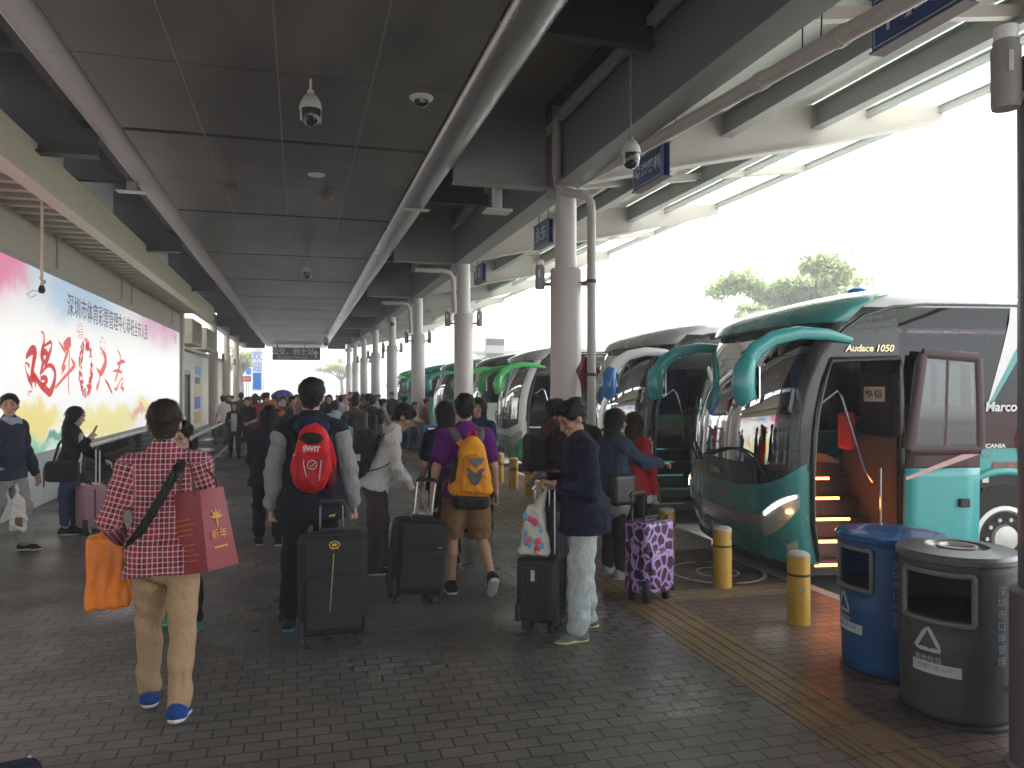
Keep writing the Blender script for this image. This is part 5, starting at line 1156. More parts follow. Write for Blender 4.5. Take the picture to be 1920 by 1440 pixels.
# ---------------- trees ----------------
def leafmat(n, c):
    m = mat(n, c, .55, 0, .4, 1.2); t = m.node_tree; tr_ = t.nodes.new('ShaderNodeBsdfTranslucent'); tr_.inputs[0].default_value = (c[0]*3.4, c[1]*3.4, c[2]*3.2, 1); mx = t.nodes.new('ShaderNodeMixShader'); mx.inputs[0].default_value = .5
    t.links.new(t.nodes['Principled BSDF'].outputs[0], mx.inputs[1]); t.links.new(tr_.outputs[0], mx.inputs[2]); t.links.new(mx.outputs[0], t.nodes['Material Output'].inputs[0]); return m
leafm = leafmat('leaf green', (.15, .19, .09)); leafy = leafmat('young leaf', (.20, .23, .11)); barkm = mat('bark', (.11, .085, .065), .9, 0, .3, 8, .5, 30)
def tree(lab, x, y, h, spread, seed, flat=.35, cnt=260, m=None, hb=.55, low=.78):
    r = random.Random(seed); t = thing('tree', lab, 'tree', (x, y, ROADZ)); tr = MB(); lv = MB()
    tr.tube([(0, 0, 0), (.1, 0, h*.3), (0, .1, h*hb)], [.28, .22, .17], 10); tips = []
    for k in range(11):
        a = k*2.4+r.random(); q = spread*(.25+.75*r.random()); tip = (q*math.cos(a), q*math.sin(a), h*(low+(.98-low)*r.random())*(1-.12*(q/spread)**2)); mid = (tip[0]*.45, tip[1]*.45, h*(hb+.16)); tr.tube([(0, .1, h*hb), mid, tip], [.12, .07, .025], 7); tips.append(tip)
        for _ in range(2): b = (tip[0]+r.gauss(0, spread*.2), tip[1]+r.gauss(0, spread*.2), tip[2]+r.gauss(0, .25)); tr.tube([mid, b], [.05, .015], 5); tips.append(b)
    for i in range(cnt):
        tip = r.choice(tips); c_ = Vector((tip[0]+r.gauss(0, spread*.10), tip[1]+r.gauss(0, spread*.10), tip[2]+r.gauss(0, spread*.10*flat)))
        for _ in range(26):
            p = c_+Vector((r.gauss(0, .26), r.gauss(0, .26), r.gauss(0, .13))); s_ = r.uniform(.07, .15); M = Euler((r.gauss(0, .7), r.gauss(0, .7), r.random()*6.3)).to_matrix()
            lv.add([tuple(p+M @ Vector(v)) for v in ((-s_*1.6, 0, 0), (0, -s_*.7, .02), (s_*1.6, 0, 0), (0, s_*.7, .02))], [(0, 1, 2, 3)], r.random() < .4)
    obj('trunk', tr, barkm, t); obj('crown', lv, [leafm, leafy], t, sm=0); return t
x, y = dp(1520, 43); tree('broad flat topped tree rising behind the teal coach', x, y, 9.1, 3.6, 4, .55, 700, hb=.55, low=.74)
x, y = dp(1432, 52); tree('lower leafy tree left behind the flat topped tree', x, y, 7.7, 2.3, 9, .6, 300, low=.68)
x, y = dp(452, 75); tree('small faint tree at the far end past the shops', x, y, 5.2, 1.5, 5, .8, 90)
x, y = dp(640, 95); tree('small faint tree beyond the far end of the walkway', x, y, 4.6, 2.2, 6, .8, 90)
x, y = dp(1393, 39); t = thing('palm_tree', 'palm with drooping fronds left of the flat topped tree', 'palm', (x, y, ROADZ)); obj('trunk', MB().tube([(0, 0, 0), (.1, 0, 2.5), (0, 0, 5.0)], [.2, .16, .13], 10), barkm, t); g = MB(); r_ = random.Random(2)
for k in range(17):
    a = k*2.4; el_ = r_.uniform(.1, 1.25); L = r_.uniform(1.3, 1.9); pts = [Vector((math.cos(a)*L*q*math.cos(el_*(1-.9*q)), math.sin(a)*L*q*math.cos(el_*(1-.9*q)), 5.0+L*q*math.sin(el_)-1.0*q*q)) for q in np.linspace(0, 1, 9)]
    for i in range(1, 9):
        for s_ in (-1, 1):
            d_ = (pts[i]-pts[i-1]).normalized(); sd = d_.cross(Vector((0, 0, 1))).normalized()*s_
            for f in (0, .5): p = pts[i-1].lerp(pts[i], f); e_ = p+sd*.42*(1-i/11)+d_*.2-Vector((0, 0, .14)); w_ = d_*.03; g.add([tuple(p-w_), tuple(p+w_), tuple(e_)], [(0, 1, 2)])
obj('frond', g, leafm, t, sm=0)
# ---------------- luggage ----------------
def case(label, loc, rz, w_, d_, h_, m, tilt=0, roll=0, hh=.4, ribs=0, hm=None, cat='suitcase', soft=True, hx=.0, grip=None):
    t = thing('suitcase', label, cat, (loc[0], loc[1], 0), 0, 'rolling suitcases'); t.rotation_euler = (R(tilt), R(roll), R(rz)); z0 = .075; hm = hm or chrome
    b = MB(); b.b2((-w_/2, -d_/2, z0), (w_/2, d_/2, z0+h_)); obj('shell', b, m, t, bev=.045 if soft else .03, seg=4)
    if ribs:
        g = MB()
        for k in range(ribs):
            x = -w_/2+.05+(w_-.10)*k/(ribs-1)
            for yy in (-d_/2, d_/2): g.b2((x-.007, yy-.004, z0+.06), (x+.007, yy+.004, z0+h_-.06))
        for k in range(max(3, ribs//2)):
            y = -d_/2+.04+(d_-.08)*k/(max(3, ribs//2)-1)
            for xx in (-w_/2, w_/2): g.b2((xx-.004, y-.006, z0+.06), (xx+.004, y+.006, z0+h_-.06))
        obj('ribs', g, m, t, bev=.003)['kind'] = 'stuff'
    else:
        g = MB(); g.b2((-w_/2+.035, -d_/2-.025, z0+.05), (w_/2-.035, -d_/2+.005, z0+h_*.62)); obj('front_pocket', g, m, t, bev=.02)
    zp = MB()
    for yy in ((-d_*.22, d_*.22) if not ribs else (0,)):
        q = [(-w_/2-.003, yy, z0+.05), (-w_/2-.003, yy, z0+h_-.05), (-w_/2+.05, yy, z0+h_+.003), (w_/2-.05, yy, z0+h_+.003), (w_/2+.003, yy, z0+h_-.05), (w_/2+.003, yy, z0+.05)]; zp.tube(q, .006, 6)
    obj('zip', zp, blkm, t)
    for s_ in (-1, 1): obj('handle_tube', MB().cyl((hx+s_*.075, d_*.32, z0+h_-.02), (hx+s_*.075, d_*.32, z0+h_+hh), .008, n=8), hm, t)
    gr = MB(); gr.tube([(hx-.085, d_*.32, z0+h_+hh-.01), (hx-.07, d_*.32, z0+h_+hh+.012), (hx+.07, d_*.32, z0+h_+hh+.012), (hx+.085, d_*.32, z0+h_+hh-.01)], .016, 8); obj('grip', gr, grip or blkm, t)
    ch = MB(); ch.tube([(-.09, -.02, z0+h_), (-.08, -.02, z0+h_+.03), (.08, -.02, z0+h_+.03), (.09, -.02, z0+h_)], .012, 8); obj('carry_handle', ch, blkm, t)
    for x in (-1, 1):
        for y in (-1, 1):
            wl = MB(); wl.cyl((-.018, 0, 0), (.018, 0, 0), .034, n=18); wl.b2((-.024, -.012, .0), (.024, .02, .05)); o_ = obj('wheel', wl, tyre, t, bev=.004); o_.location = (x*(w_/2-.055), y*(d_/2-.045), .034)
    for x in (-1, 1):
        cg = MB(); cg.b2((x*(w_/2-.012)-.02, -d_/2-.006, z0-.004), (x*(w_/2-.012)+.02, -d_/2+.05, z0+.12)); obj('corner_guard', cg, blkm, t, bev=.012)
    return t
def strap(name, pts, wd, th, m, parent, up):
    mb = MB(); mb.tube(pts, th/2, 12, flat=wd/th, up=up); return obj(name, mb, m, parent, sm=60)
def held(name, label, cat, loc, rz, group=None): return thing(name, label, cat, loc, rz, group)
def inv(t, P): bpy.context.view_layer.update(); return t.matrix_world.inverted() @ Vector(P)
# ---------------- fabrics ----------------
plaid = bpy.data.materials.new('red check cotton'); plaid.use_nodes = True
def _pl():
    t = plaid.node_tree; b = t.nodes['Principled BSDF']; b.inputs['Roughness'].default_value = .85; b.inputs['Specular IOR Level'].default_value = .25; L = t.links.new
    a = t.nodes.new('ShaderNodeAttribute'); a.attribute_name = 'fab'; s = t.nodes.new('ShaderNodeSeparateXYZ'); L(a.outputs['Vector'], s.inputs[0])
    def st(o, per, lo, ph=0):
        m = t.nodes.new('ShaderNodeMath'); m.operation = 'MULTIPLY_ADD'; m.inputs[1].default_value = 1/per; m.inputs[2].default_value = ph+50; L(o, m.inputs[0])
        f = t.nodes.new('ShaderNodeMath'); f.operation = 'FRACT'; L(m.outputs[0], f.inputs[0]); c = t.nodes.new('ShaderNodeMath'); c.operation = 'LESS_THAN'; c.inputs[1].default_value = lo; L(f.outputs[0], c.inputs[0]); return c.outputs[0]
    def add(x, y, w=.5):
        m = t.nodes.new('ShaderNodeMath'); m.operation = 'ADD'; L(x, m.inputs[0]); L(y, m.inputs[1]); q = t.nodes.new('ShaderNodeMath'); q.operation = 'MULTIPLY'; q.inputs[1].default_value = w; L(m.outputs[0], q.inputs[0]); return q.outputs[0]
    wh = add(st(s.outputs[0], .024, .26), st(s.outputs[1], .027, .24)); dk = add(st(s.outputs[0], .090, .36, .2), st(s.outputs[1], .102, .36, .3))
    m1 = t.nodes.new('ShaderNodeMix'); m1.data_type = 'RGBA'; m1.inputs[6].default_value = (.27, .022, .038, 1); m1.inputs[7].default_value = (.10, .010, .025, 1); L(dk, m1.inputs[0])
    m2 = t.nodes.new('ShaderNodeMix'); m2.data_type = 'RGBA'; L(m1.outputs[2], m2.inputs[6]); m2.inputs[7].default_value = (.70, .52, .54, 1); L(wh, m2.inputs[0]); L(m2.outputs[2], b.inputs['Base Color'])
_pl()
leo = bpy.data.materials.new('lilac spotted shell'); leo.use_nodes = True
def _leo():
    t = leo.node_tree; b = t.nodes['Principled BSDF']; b.inputs['Roughness'].default_value = .3; L = t.links.new
    tc = t.nodes.new('ShaderNodeTexCoord'); n = t.nodes.new('ShaderNodeTexNoise'); n.inputs['Scale'].default_value = 18; v = t.nodes.new('ShaderNodeVectorMath'); v.operation = 'MULTIPLY_ADD'; v.inputs[1].default_value = (.03, .03, .03); L(tc.outputs['Object'], n.inputs[0]); L(n.outputs['Color'], v.inputs[0]); L(tc.outputs['Object'], v.inputs[2])
    mp = t.nodes.new('ShaderNodeMapping'); mp.inputs['Scale'].default_value = (1, 1, .8); L(v.outputs[0], mp.inputs[0])
    vo = t.nodes.new('ShaderNodeTexVoronoi'); vo.feature = 'DISTANCE_TO_EDGE'; vo.inputs['Scale'].default_value = 13; L(mp.outputs[0], vo.inputs['Vector'])
    r = t.nodes.new('ShaderNodeValToRGB'); r.color_ramp.elements[0].position = .07; r.color_ramp.elements[0].color = (.50, .33, .66, 1); r.color_ramp.elements[1].position = .12; r.color_ramp.elements[1].color = (.055, .016, .06, 1); L(vo.outputs['Distance'], r.inputs[0]); L(r.outputs[0], b.inputs['Base Color'])
_leo()
C = cloth; navy = C('navy knit', (.009, .011, .030)); black = C('black cloth', (.010, .010, .012)); khaki = C('khaki twill', (.40, .265, .15)); kshort = C('brown khaki', (.20, .115, .05)); purple = C('purple jersey', (.115, .010, .15)); wht = C('white cotton', (.62, .60, .58)); greyc = C('grey marl', (.27, .27, .275)); dkbr = C('dark trousers brown', (.060, .050, .045)); jeanl = C('pale washed denim', (.42, .47, .47)); denim = C('blue denim', (.035, .065, .13)); denimd = C('denim jacket', (.028, .044, .078)); brown = C('rust brown knit', (.085, .035, .018)); redc = C('bright red nylon', (.30, .012, .016)); greyt = C('grey chinos', (.30, .29, .275)); cream_c = C('cream knit', (.60, .54, .44)); lblue = C('light blue cotton', (.34, .44, .54)); taupe = C('taupe jacket', (.085, .070, .066)); orangec = C('orange brown knit', (.36, .13, .05)); bluech = C('blue camo cloth', (.10, .14, .26), .7)
s_blue = C('blue trainer', (.012, .06, .24)); s_white = C('white sole', (.62, .60, .57)); s_black = C('black shoe', (.015, .015, .016)); s_cyan = C('cyan sole', (.03, .27, .42)); s_grey = C('grey trainer', (.13, .145, .155)); s_lime = C('lime sole', (.55, .55, .22)); s_green = C('green shoe', (.03, .25, .17))
redn = C('red pack nylon', (.62, .012, .02), .1, .55); yeln = C('yellow pack nylon', (.75, .30, .01), .1, .55); blkn = C('black nylon', (.014, .014, .015), .2, .6); gryn = C('grey mesh', (.11, .11, .11), .2)
# ---------------- people near the camera ----------------
def mid(px, d): return dp(px, d)
# man in red check shirt
P1 = person('man walking away in a red and white checked shirt and khaki trousers', mid(312, 4.06), 2, 1.66, .0065, dict(m=plaid, sl='long', loose=.018, hem=-.135, wide=.006, cuff=.9, collar=.004, folds=.009), dict(m=khaki, loose=.008, wide=.004, folds=.006), (s_blue, s_white), 'short', HAIRB,
            pose=dict(la=(-10, 17), lf=(58, -6), ra=(6, 16), rf=(58, -14), lt=(17, 1), ls=(-2, 0), rt=(-8, 0), rs=(-16, -1), rfp=6, lfp=-4, lean=5, tilt=-2, hy=8, hp=6, fy=8, curl=1.1), seed=1, attr_top=True, build=1.04)
T_ = P1['T']
b = held('shoulder_bag', 'black crossbody bag strap slanting over the red checked back', 'bag', T_(0, -.12, .3), R(2)); I = lambda p: inv(b, p)
strap('strap', [I(T_(*p)) for p in ((.13, .03, .475), (.115, -.04, .487), (.10, -.095, .455), (.05, -.135, .36), (-.02, -.143, .24), (-.09, -.143, .13), (-.15, -.115, .05), (-.185, -.05, .0), (-.19, .04, -.03))], .045, .008, blkn, b, (0, -1, 0))
obj('pouch', MB().box(I(T_(-.17, .13, -.06)), (.08, .2, .18)), blkn, b, bev=.03)
hp_ = P1['hand_l']; b = held('shopping_bag', 'bright orange plastic bag in the hand of the checked shirt man', 'bag', (hp_.x-.07, hp_.y-.05, hp_.z+.075), R(4))
orng = mat('orange plastic', (.82, .21, .012), .38, 0, .14, 9, .35, 30); g = [rbox((-.01, 0, -.185), (.102, .06, .195), .022, taper=.04), cone((-.05, 0, -.02), (.0, .02, .03), .03, .012, k=.04), cone((.05, 0, -.02), (.0, .02, .03), .03, .012, k=.04)]
def ofold(P): return .006*np.sin(P[:, 0]*95+np.sin(P[:, 2]*14)*1.4)*np.clip((-P[:, 2])/.2, .2, 1)+.002*np.sin(P[:, 2]*23+P[:, 0]*60)
skin_obj('sack', g, .007, orng, b, ofold)
sr = P1['sh_r']; b = held('gift_bag', 'dark red paper carrier bag slung from the shoulder over the checked shirt', 'bag', tuple(P1['T'](.205, -.12, .085)), R(-40)); b.rotation_euler = (R(0), R(-11), R(-40)); I = lambda p: inv(b, p)
rp = mat('red paper', (.24, .012, .022), .5, 0, .08, 4, .1, 20); g = MB(); w0, d0, h0 = .098, .105, .205
vs = [(x*w0*(.92 if z > 0 else 1.0), y*d0*(.75 if z > 0 else 1.0), z*h0) for x in (-1, 1) for y in (-1, 1) for z in (-1, 1)]; g.add(vs, [(0, 1, 3, 2), (4, 6, 7, 5), (0, 4, 5, 1), (2, 3, 7, 6), (0, 2, 6, 4)])
obj('sack', g, rp, b, bev=.004, solid=.003)
for y in (-1, 1):
    strap('handle', [(-.05, y*d0*.75, h0-.03), Vector((-.045, y*d0*.7, h0+.05)), I(P1['T'](.13, -.03+y*.03, .50)), Vector((.05, y*d0*.7, h0+.05)), (.055, y*d0*.75, h0-.03)], .018, .008, mat('brown ribbon', (.10, .035, .03), .6), b, (0, 1, 0))
gp_ = mat('gold print ink', (.72, .33, .04), .5, var=0)
for k in range(9): 
    if k in (4,): continue
    o_ = obj('printed_line', MB().b2((-.078, -d0*.9-.006, .06-.026*k), (-.078+.135*(.7+.3*((k*37 % 10)/10)), -d0*.9-.0045, .066-.026*k)), mat('orange print ink', (.50, .14, .03), .5, var=0), b); o_.rotation_euler = (R(-2.5), 0, 0)
g = MB()
for k in range(5):
    a = R(90+(k-2)*42); g.prism([(0, 0), (.018*math.cos(a-.5), .018*math.sin(a-.5)), (.05*math.cos(a), .05*math.sin(a)), (.018*math.cos(a+.5), .018*math.sin(a+.5))], lambda u, v, q: (w0*.965+q, u*.9, .055+v), .001, .003)
g.box((w0*.965+.002, 0, .035), (.002, .008, .05)); obj('printed_emblem', g, gp_, b); text('printed_name', '新年', .055, (w0*.985+.002, 0, -.035), (R(90), R(0), R(90)), gp_, b, .001); obj('printed_line', MB().b2((w0*.99+.002, -.045, -.10), (w0*.99+.004, .045, -.092)), gp_, b)
# man with red backpack
P2 = person('tall man walking away in a black jacket with grey sleeves and black trousers', mid(584, 5.55), 0, 1.80, .0075, dict(m=C('jacket black', (.012, .013, .022)), m2=greyc, sl='none', loose=.03, hem=-.16, wide=.012, jacket=1, cuff=.93, folds=.010), dict(m=black, loose=.012), (C('navy trainer', (.03, .04, .06)), s_cyan), 'short', HAIR, skin=SKINP,
            pose=dict(la=(2, 13), lf=(6, 4), ra=(-2, 15), rf=(3, 8), lt=(-3, 5), ls=(-8, 4), rt=(14, 2), rs=(2, 2), hy=-14, hp=4, lean=3, curl=1.5), seed=2, build=1.08)
g = [cone(P2['T'](0, 0, 0)-P2['root'].location, P2['T'](0, 0, .01)-P2['root'].location, .01, .01)]
T2 = P2['T']; rl = P2['root']; L2 = lambda x, y, z: np.array(inv(rl, T2(x, y, z)), np.float32)
skin_obj('hood', [ell(L2(0, -.085, .46), (.13, .075, .08)), ell(L2(0, -.10, .41), (.10, .06, .09)), cone(L2(-.09, .0, .50), L2(.09, .0, .50), .05, .05), ell(L2(0, .06, .56), (.07, .12, .12), None, .02, '-')], .0075, C('hood navy', (.014, .020, .060)), rl, folds(.006, 1, 5))
def pack(name, label, P, w_, d_, h_, zc, m, group=None, dz=0, yoff=-.135, hd=None):
    loc = P['T'](0, yoff, zc); t = held(name, label, 'backpack', loc, P['root'].rotation_euler.z, group); return t
b = pack('backpack', 'small red teardrop backpack with dark mesh side and pale printed lettering', P2, 0, 0, 0, .235, None); b.rotation_euler = (R(4), R(4), 0); b.scale = (1.08, 1.08, 1.08)
g = [rbox((0, -.06, .05), (.115, .06, .13), .05, taper=.12), ell((0, -.075, -.08), (.115, .07, .12)), ell((0, -.05, .17), (.09, .05, .07))]
skin_obj('main_body', g, .0075, redn, b, folds(.003, 1.2, 2)); skin_obj('front_pocket', [rbox((-.005, -.115, -.03), (.095, .035, .10), .03, taper=-.1), ell((0, -.11, -.11), (.09, .045, .07))], .0075, C('red pack lower', (.42, .010, .018), .1, .55), b)
skin_obj('top_mesh', [ell((-.01, -.085, .155), (.080, .042, .045))], .008, blkn, b); skin_obj('side_mesh', [ell((.125, -.03, -.09), (.04, .05, .085)), ], .008, C('dark red mesh', (.12, .012, .02)), b)
strap('carry_strap', [(-.075, -.07, .16), (-.045, -.07, .215), (.005, -.06, .24), (.06, -.05, .20), (.10, -.04, .12), (.135, -.03, .02), (.14, -.02, -.06)], .04, .014, redn, b, (0, -1, 0))
for s_ in (-1, 1): strap('shoulder_strap', [inv(b, T2(s_*.10, -.15, .33)), inv(b, T2(s_*.115, -.115, .43)), inv(b, T2(s_*.12, -.03, .50)), inv(b, T2(s_*.12, .07, .46))], .05, .012, blkn, b, (0, -1, .3))
pip_ = mat('pack piping', (.6, .5, .5), .5)
for x0, x1 in ((-.055, -.02), (.055, .045)): obj('piping', MB().tube([(x0, -.148, .05), (x0*.9+x1*.1, -.155, 0), (x1*1.1, -.15, -.10), (x1, -.13, -.16)], .0035, 6), pip_, b)
text('printed_name', 'SWIT', .045, (-.01, -.125, .095), (R(84), 0, 0), pip_, b, .0015, bold=.002); text('printed_name', 'Discover', .030, (-.01, -.129, .06), (R(86), 0, 0), pip_, b, .0015)
obj('emblem', MB().tube([(.0+.028*math.cos(q), -.157, .0+.028*math.sin(q)) for q in np.linspace(0, 2*PI, 24)], .003, 5).tube([(-.012, -.157, -.004), (-.002, -.158, -.014), (.016, -.157, .014)], .003, 5), pip_, b)
for x, z in ((-.11, .05), (.02, .215), (.095, -.09)): obj('reflector', MB().box((x, -.10 if z < .2 else -.08, z), (.018, .01, .010), 0, 0, Matrix.Rotation(R(-35 if z > 0 else 30), 3, 'Y')), txt_w, b, bev=.003)
obj('lime_flash', MB().box(inv(rl, T2(.10, -.17, -.135)), (.11, .012, .014), 0, 0, Matrix.Rotation(R(-8), 3, 'Y')), mat('lime tape', (.45, .55, .08), .6), rl)
hx_, hy_ = P2['hand_r'].x, P2['hand_r'].y
s1 = case('large black upright suitcase with a gold emblem and long zip, pulled by the tall man', mid(624, 5.16), 2, .435, .26, .645, mat('case black', (.013, .013, .015), .7, 0, .15, 14, .25, 200), 0, 0, .19)
obj('zip_line', MB().tube([(-.005, -.158, .62), (-.03, -.158, .24)], .004, 6), mat('zip gold', (.42, .33, .16), .35, .7), s1); g = MB(); g.tube([(.0+.032*math.cos(q), -.15, .675+.022*math.sin(q)) for q in np.linspace(0, 2*PI, 20)], .004, 6); g.box((0, -.15, .675), (.03, .006, .016)); g.box((0, -.15, .653), (.05, .006, .008)); obj('emblem', g, mat('emblem gold', (.65, .40, .06), .4, .5), s1)
# man in white shirt bending
P3 = person('bending man in a white long sleeved shirt and loose brown trousers', mid(707, 7.12), -92, 1.62, .0085, dict(m=wht, sl='long', loose=.018, hem=-.08, cuff=.9, folds=.010), dict(m=dkbr, loose=.016, wide=.022, waist=-.01), (s_black, s_white), 'short', HAIR, skin=SKIND, face=True,
            pose=dict(lean=19, hp=38, la=(8, 6), lf=(38, -6), ra=(8, 5), rf=(36, -4), lt=(5, 3), ls=(0, 2), rt=(-2, 3), rs=(-4, 2), curl=1.2), seed=3)
b = pack('backpack', 'black backpack with small white badge on the back of the white shirt man', P3, 0, 0, 0, .20, None); b.rotation_euler = (R(-17), 0, R(-92))
skin_obj('main_body', [rbox((0, -.10, .02), (.15, .10, .22), .07), ell((0, -.17, -.06), (.12, .07, .14)), ell((0, -.1, -.16), (.14, .11, .09))], .009, blkn, b, folds(.005, 1, 4))
for s_ in (-1, 1): strap('shoulder_strap', [inv(b, P3['T'](s_*.10, -.14, .36)), inv(b, P3['T'](s_*.115, -.09, .455)), inv(b, P3['T'](s_*.12, .03, .485)), inv(b, P3['T'](s_*.125, .115, .38))], .045, .012, blkn, b, (0, 0, 1)); strap('lower_strap', [inv(b, P3['T'](s_*.135, .115, .36)), inv(b, P3['T'](s_*.17, .075, .24)), inv(b, P3['T'](s_*.19, -.02, .14)), inv(b, P3['T'](s_*.17, -.13, .07))], .028, .008, blkn, b, (0, -s_, 0))
obj('badge', MB().box((.155, -.12, -.03), (.006, .05, .06), 0, 0, Matrix.Rotation(.3, 3, 'X')), mat('badge pale', (.5, .5, .5), .6), b, bev=.002)
h3 = (P3['hand_l']+P3['hand_r'])/2; b = held('holdall', 'white and brown striped cloth bag hanging from the hands of the white shirt man', 'bag', (h3.x+.04, h3.y-.02, h3.z-.30), R(8)); wv = C('bag white', (.55, .53, .52)); bw = C('bag brown', (.055, .035, .028))
skin_obj('upper', [rbox((0, 0, .06), (.118, .07, .07), .03), ell((.02, 0, .10), (.09, .06, .05))], .009, wv, b, folds(.006, 1.3, 3)); obj('stripe', MB().box((0, 0, -.035), (.25, .155, .05)), bw, b, bev=.012); obj('stripe', MB().box((0, 0, -.085), (.245, .15, .05)), wv, b, bev=.012); obj('stripe', MB().box((0, 0, -.135), (.24, .145, .05)), bw, b, bev=.012)
for y in (-.05, .05): obj('handle', MB().tube([(-.07, y*1.5, .0), (-.05, y*1.3, .13), (-.035, y*.2, .275), (-.01, y*.2, .285), (.045, y*1.3, .13), (.06, y*1.5, .0)], .011, 8, flat=.5), C('bag strap beige', (.35, .30, .24)), b, sm=60)
# man in purple
P4 = person('man walking away in a purple tee shirt and brown cargo shorts', mid(873, 6.42), 1, 1.67, .0075, dict(m=purple, sl='short', loose=.016, hem=-.07, folds=.009), dict(m=kshort, kind='shorts', loose=.022), (s_black, s_white), 'short', HAIR,
            pose=dict(la=(-4, 16), lf=(2, 8), ra=(4, 17), rf=(16, 9), lt=(4, 3), ls=(-3, 2), rt=(-4, 5), rs=(-42, 4), rfp=48, lean=3, hy=-12, hp=4, curl=1.0), seed=4, build=1.06)
b = pack('backpack', 'large yellow backpack with grey chevrons and a black base', P4, 0, 0, 0, .19, None); b.rotation_euler = (R(3), R(3), R(1)); b.scale = (1.12, 1.0, 1.08); T4 = P4['T']
skin_obj('main_body', [rbox((0, -.10, -.02), (.128, .095, .195), .07, taper=.22), ell((0, -.085, .15), (.078, .07, .09))], .0075, yeln, b, folds(.005, 1.1, 4)); skin_obj('front_pocket', [rbox((0, -.185, -.045), (.098, .045, .135), .035, taper=.12), ell((0, -.18, .06), (.08, .045, .05))], .0075, C('yellow pocket nylon', (.68, .25, .008), .1, .55), b, folds(.003, 1.3, 6))
skin_obj('base', [rbox((0, -.11, -.245), (.128, .105, .055), .04)], .0075, blkn, b)
obj('reflector', MB().prism([(-.062, .075), (.062, .075), (.05, .045), (.0, .0), (-.05, .045)], lambda u, v, q: (u, q-.15*v, .02+v), -.238, -.228), mat('chevron silver', (.25, .25, .25), .3, .4), b, bev=.003)
for k, (zz, sc2) in enumerate(((-.035, 1), (-.085, .85))): obj('chevron', MB().prism([(-.07*sc2, .05), (-.045*sc2, .05), (0, .012), (.045*sc2, .05), (.07*sc2, .05), (.03*sc2, -.015), (0, -.03), (-.03*sc2, -.015)], lambda u, v, q: (u, q, zz+v), -.240, -.226), gryn, b, bev=.003)
skin_obj('side_pocket', [ell((.135, -.08, -.14), (.035, .075, .075))], .008, C('brown mesh', (.11, .06, .03)), b)
skin_obj('side_panel', [ell((-.125, -.09, -.06), (.03, .075, .16)), ], .008, blkn, b)
for s_ in (-1, 1):
    strap('shoulder_strap', [inv(b, T4(s_*.05, -.19, .345)), inv(b, T4(s_*.085, -.155, .40))], .055, .016, yeln, b, (0, -1, .3)); strap('shoulder_strap', [inv(b, T4(s_*.083, -.157, .398)), inv(b, T4(s_*.112, -.128, .45)), inv(b, T4(s_*.13, -.05, .505)), inv(b, T4(s_*.13, .05, .49))], .056, .014, gryn, b, (0, -1, .4))
obj('grab_loop', MB().tube([(-.03, -.06, .225), (-.02, -.07, .275), (.02, -.07, .275), (.03, -.06, .225)], .011, 8), redn, b)
case('large black tilted suitcase wheeled by the man in purple', mid(772, 6.15), 8, .41, .28, .57, mat('case charcoal', (.012, .012, .014), .75, 0, .2, 14, .25, 200), 0, 7, .30, hm=mat('handle silver', (.7, .7, .7), .25, .8), hx=.04)
obj('small_badge', MB().box((0, 0, 0), (.035, .004, .012)), chrome, bpy.data.objects['suitcase.001']).location = (.14, -.142, .45)
# woman half hidden by the man in purple
person('woman in a dark navy tee shirt mostly hidden by the man in purple', mid(836, 7.3), 5, 1.60, .010, dict(m=navy, sl='short', loose=.02, hem=-.10), dict(m=black, kind='crop', loose=.02), (s_black, s_white), 'bob', HAIR, pose=dict(la=(6, 12), lf=(20, 4), ra=(40, 10), rf=(130, -20), lt=(-8, 2), ls=(-14, 2), rt=(12, 2), rs=(0, 2)), seed=5, build=.95)
person('person in a navy top holding a phone to the ear beyond the purple tee', mid(898, 9.0), 150, 1.60, .011, dict(m=C('dark blue cloth', (.02, .025, .07)), sl='long', loose=.02), dict(m=black), (s_black, s_white), 'bob', HAIR, pose=dict(ra=(30, 14), rf=(150, -14), la=(4, 8)), seed=6, build=.93)
# man with phone, jeans
P5 = person('man in a long navy top and pale jeans looking down at his phone', mid(1092, 5.32), 88, 1.655, .0065, dict(m=navy, sl='long', loose=.026, hem=-.15, wide=.016, cuff=.80, folds=.011, belly=1), dict(m=jeanl, loose=.014, wide=.016, folds=.009), (s_grey, s_lime), 'short', HAIR, skin=SKIND, face=True,
            pose=dict(lean=3, hp=27, hy=16, la=(0, 9), lf=(104, -14), ra=(2, 8), rf=(110, -18), lh=(100, -30, .9), rh=(106, -30, .9), lt=(8, 4), ls=(3, 3), rt=(-5, 5), rs=(-8, 4), fy=10), seed=7, build=1.05)
hh_ = (P5['hand_l']+P5['hand_r'])/2; t = held('phone', 'thin phone held by the man in pale jeans', 'phone', (hh_.x-.03, hh_.y, hh_.z+.02), R(88)); t.rotation_euler = (R(-40), 0, R(88)); obj('case', MB().box((0, 0, 0), (.072, .14, .009)), blk, t, bev=.003); obj('screen', MB().box((0, 0, .0052), (.064, .125, .001)), mat('phone screen', (.12, .13, .15), .08), t)
s3 = case('small black ribbed cabin case with its silver handle raised', mid(1015, 5.42), -38, .30, .22, .44, mat('ribbed black shell', (.016, .016, .018), .42, 0, .1, 14, .25, 200), 0, 0, .46, ribs=9, soft=False, hm=mat('handle silver2', (.75, .75, .75), .22, .85), grip=MATS['handle silver2'])
obj('luggage_tag', MB().box((-.02, -.118, .40), (.028, .006, .075)), mat('tag grey', (.6, .6, .6), .5), s3, bev=.002)
b = held('plastic_bag', 'translucent flowered plastic bag hung on the cabin case handle', 'bag', (*mid(1003, 5.30), .55), R(-30)); pbm = mat('flowered plastic', (.50, .50, .42), .3, 0, .1, 6)
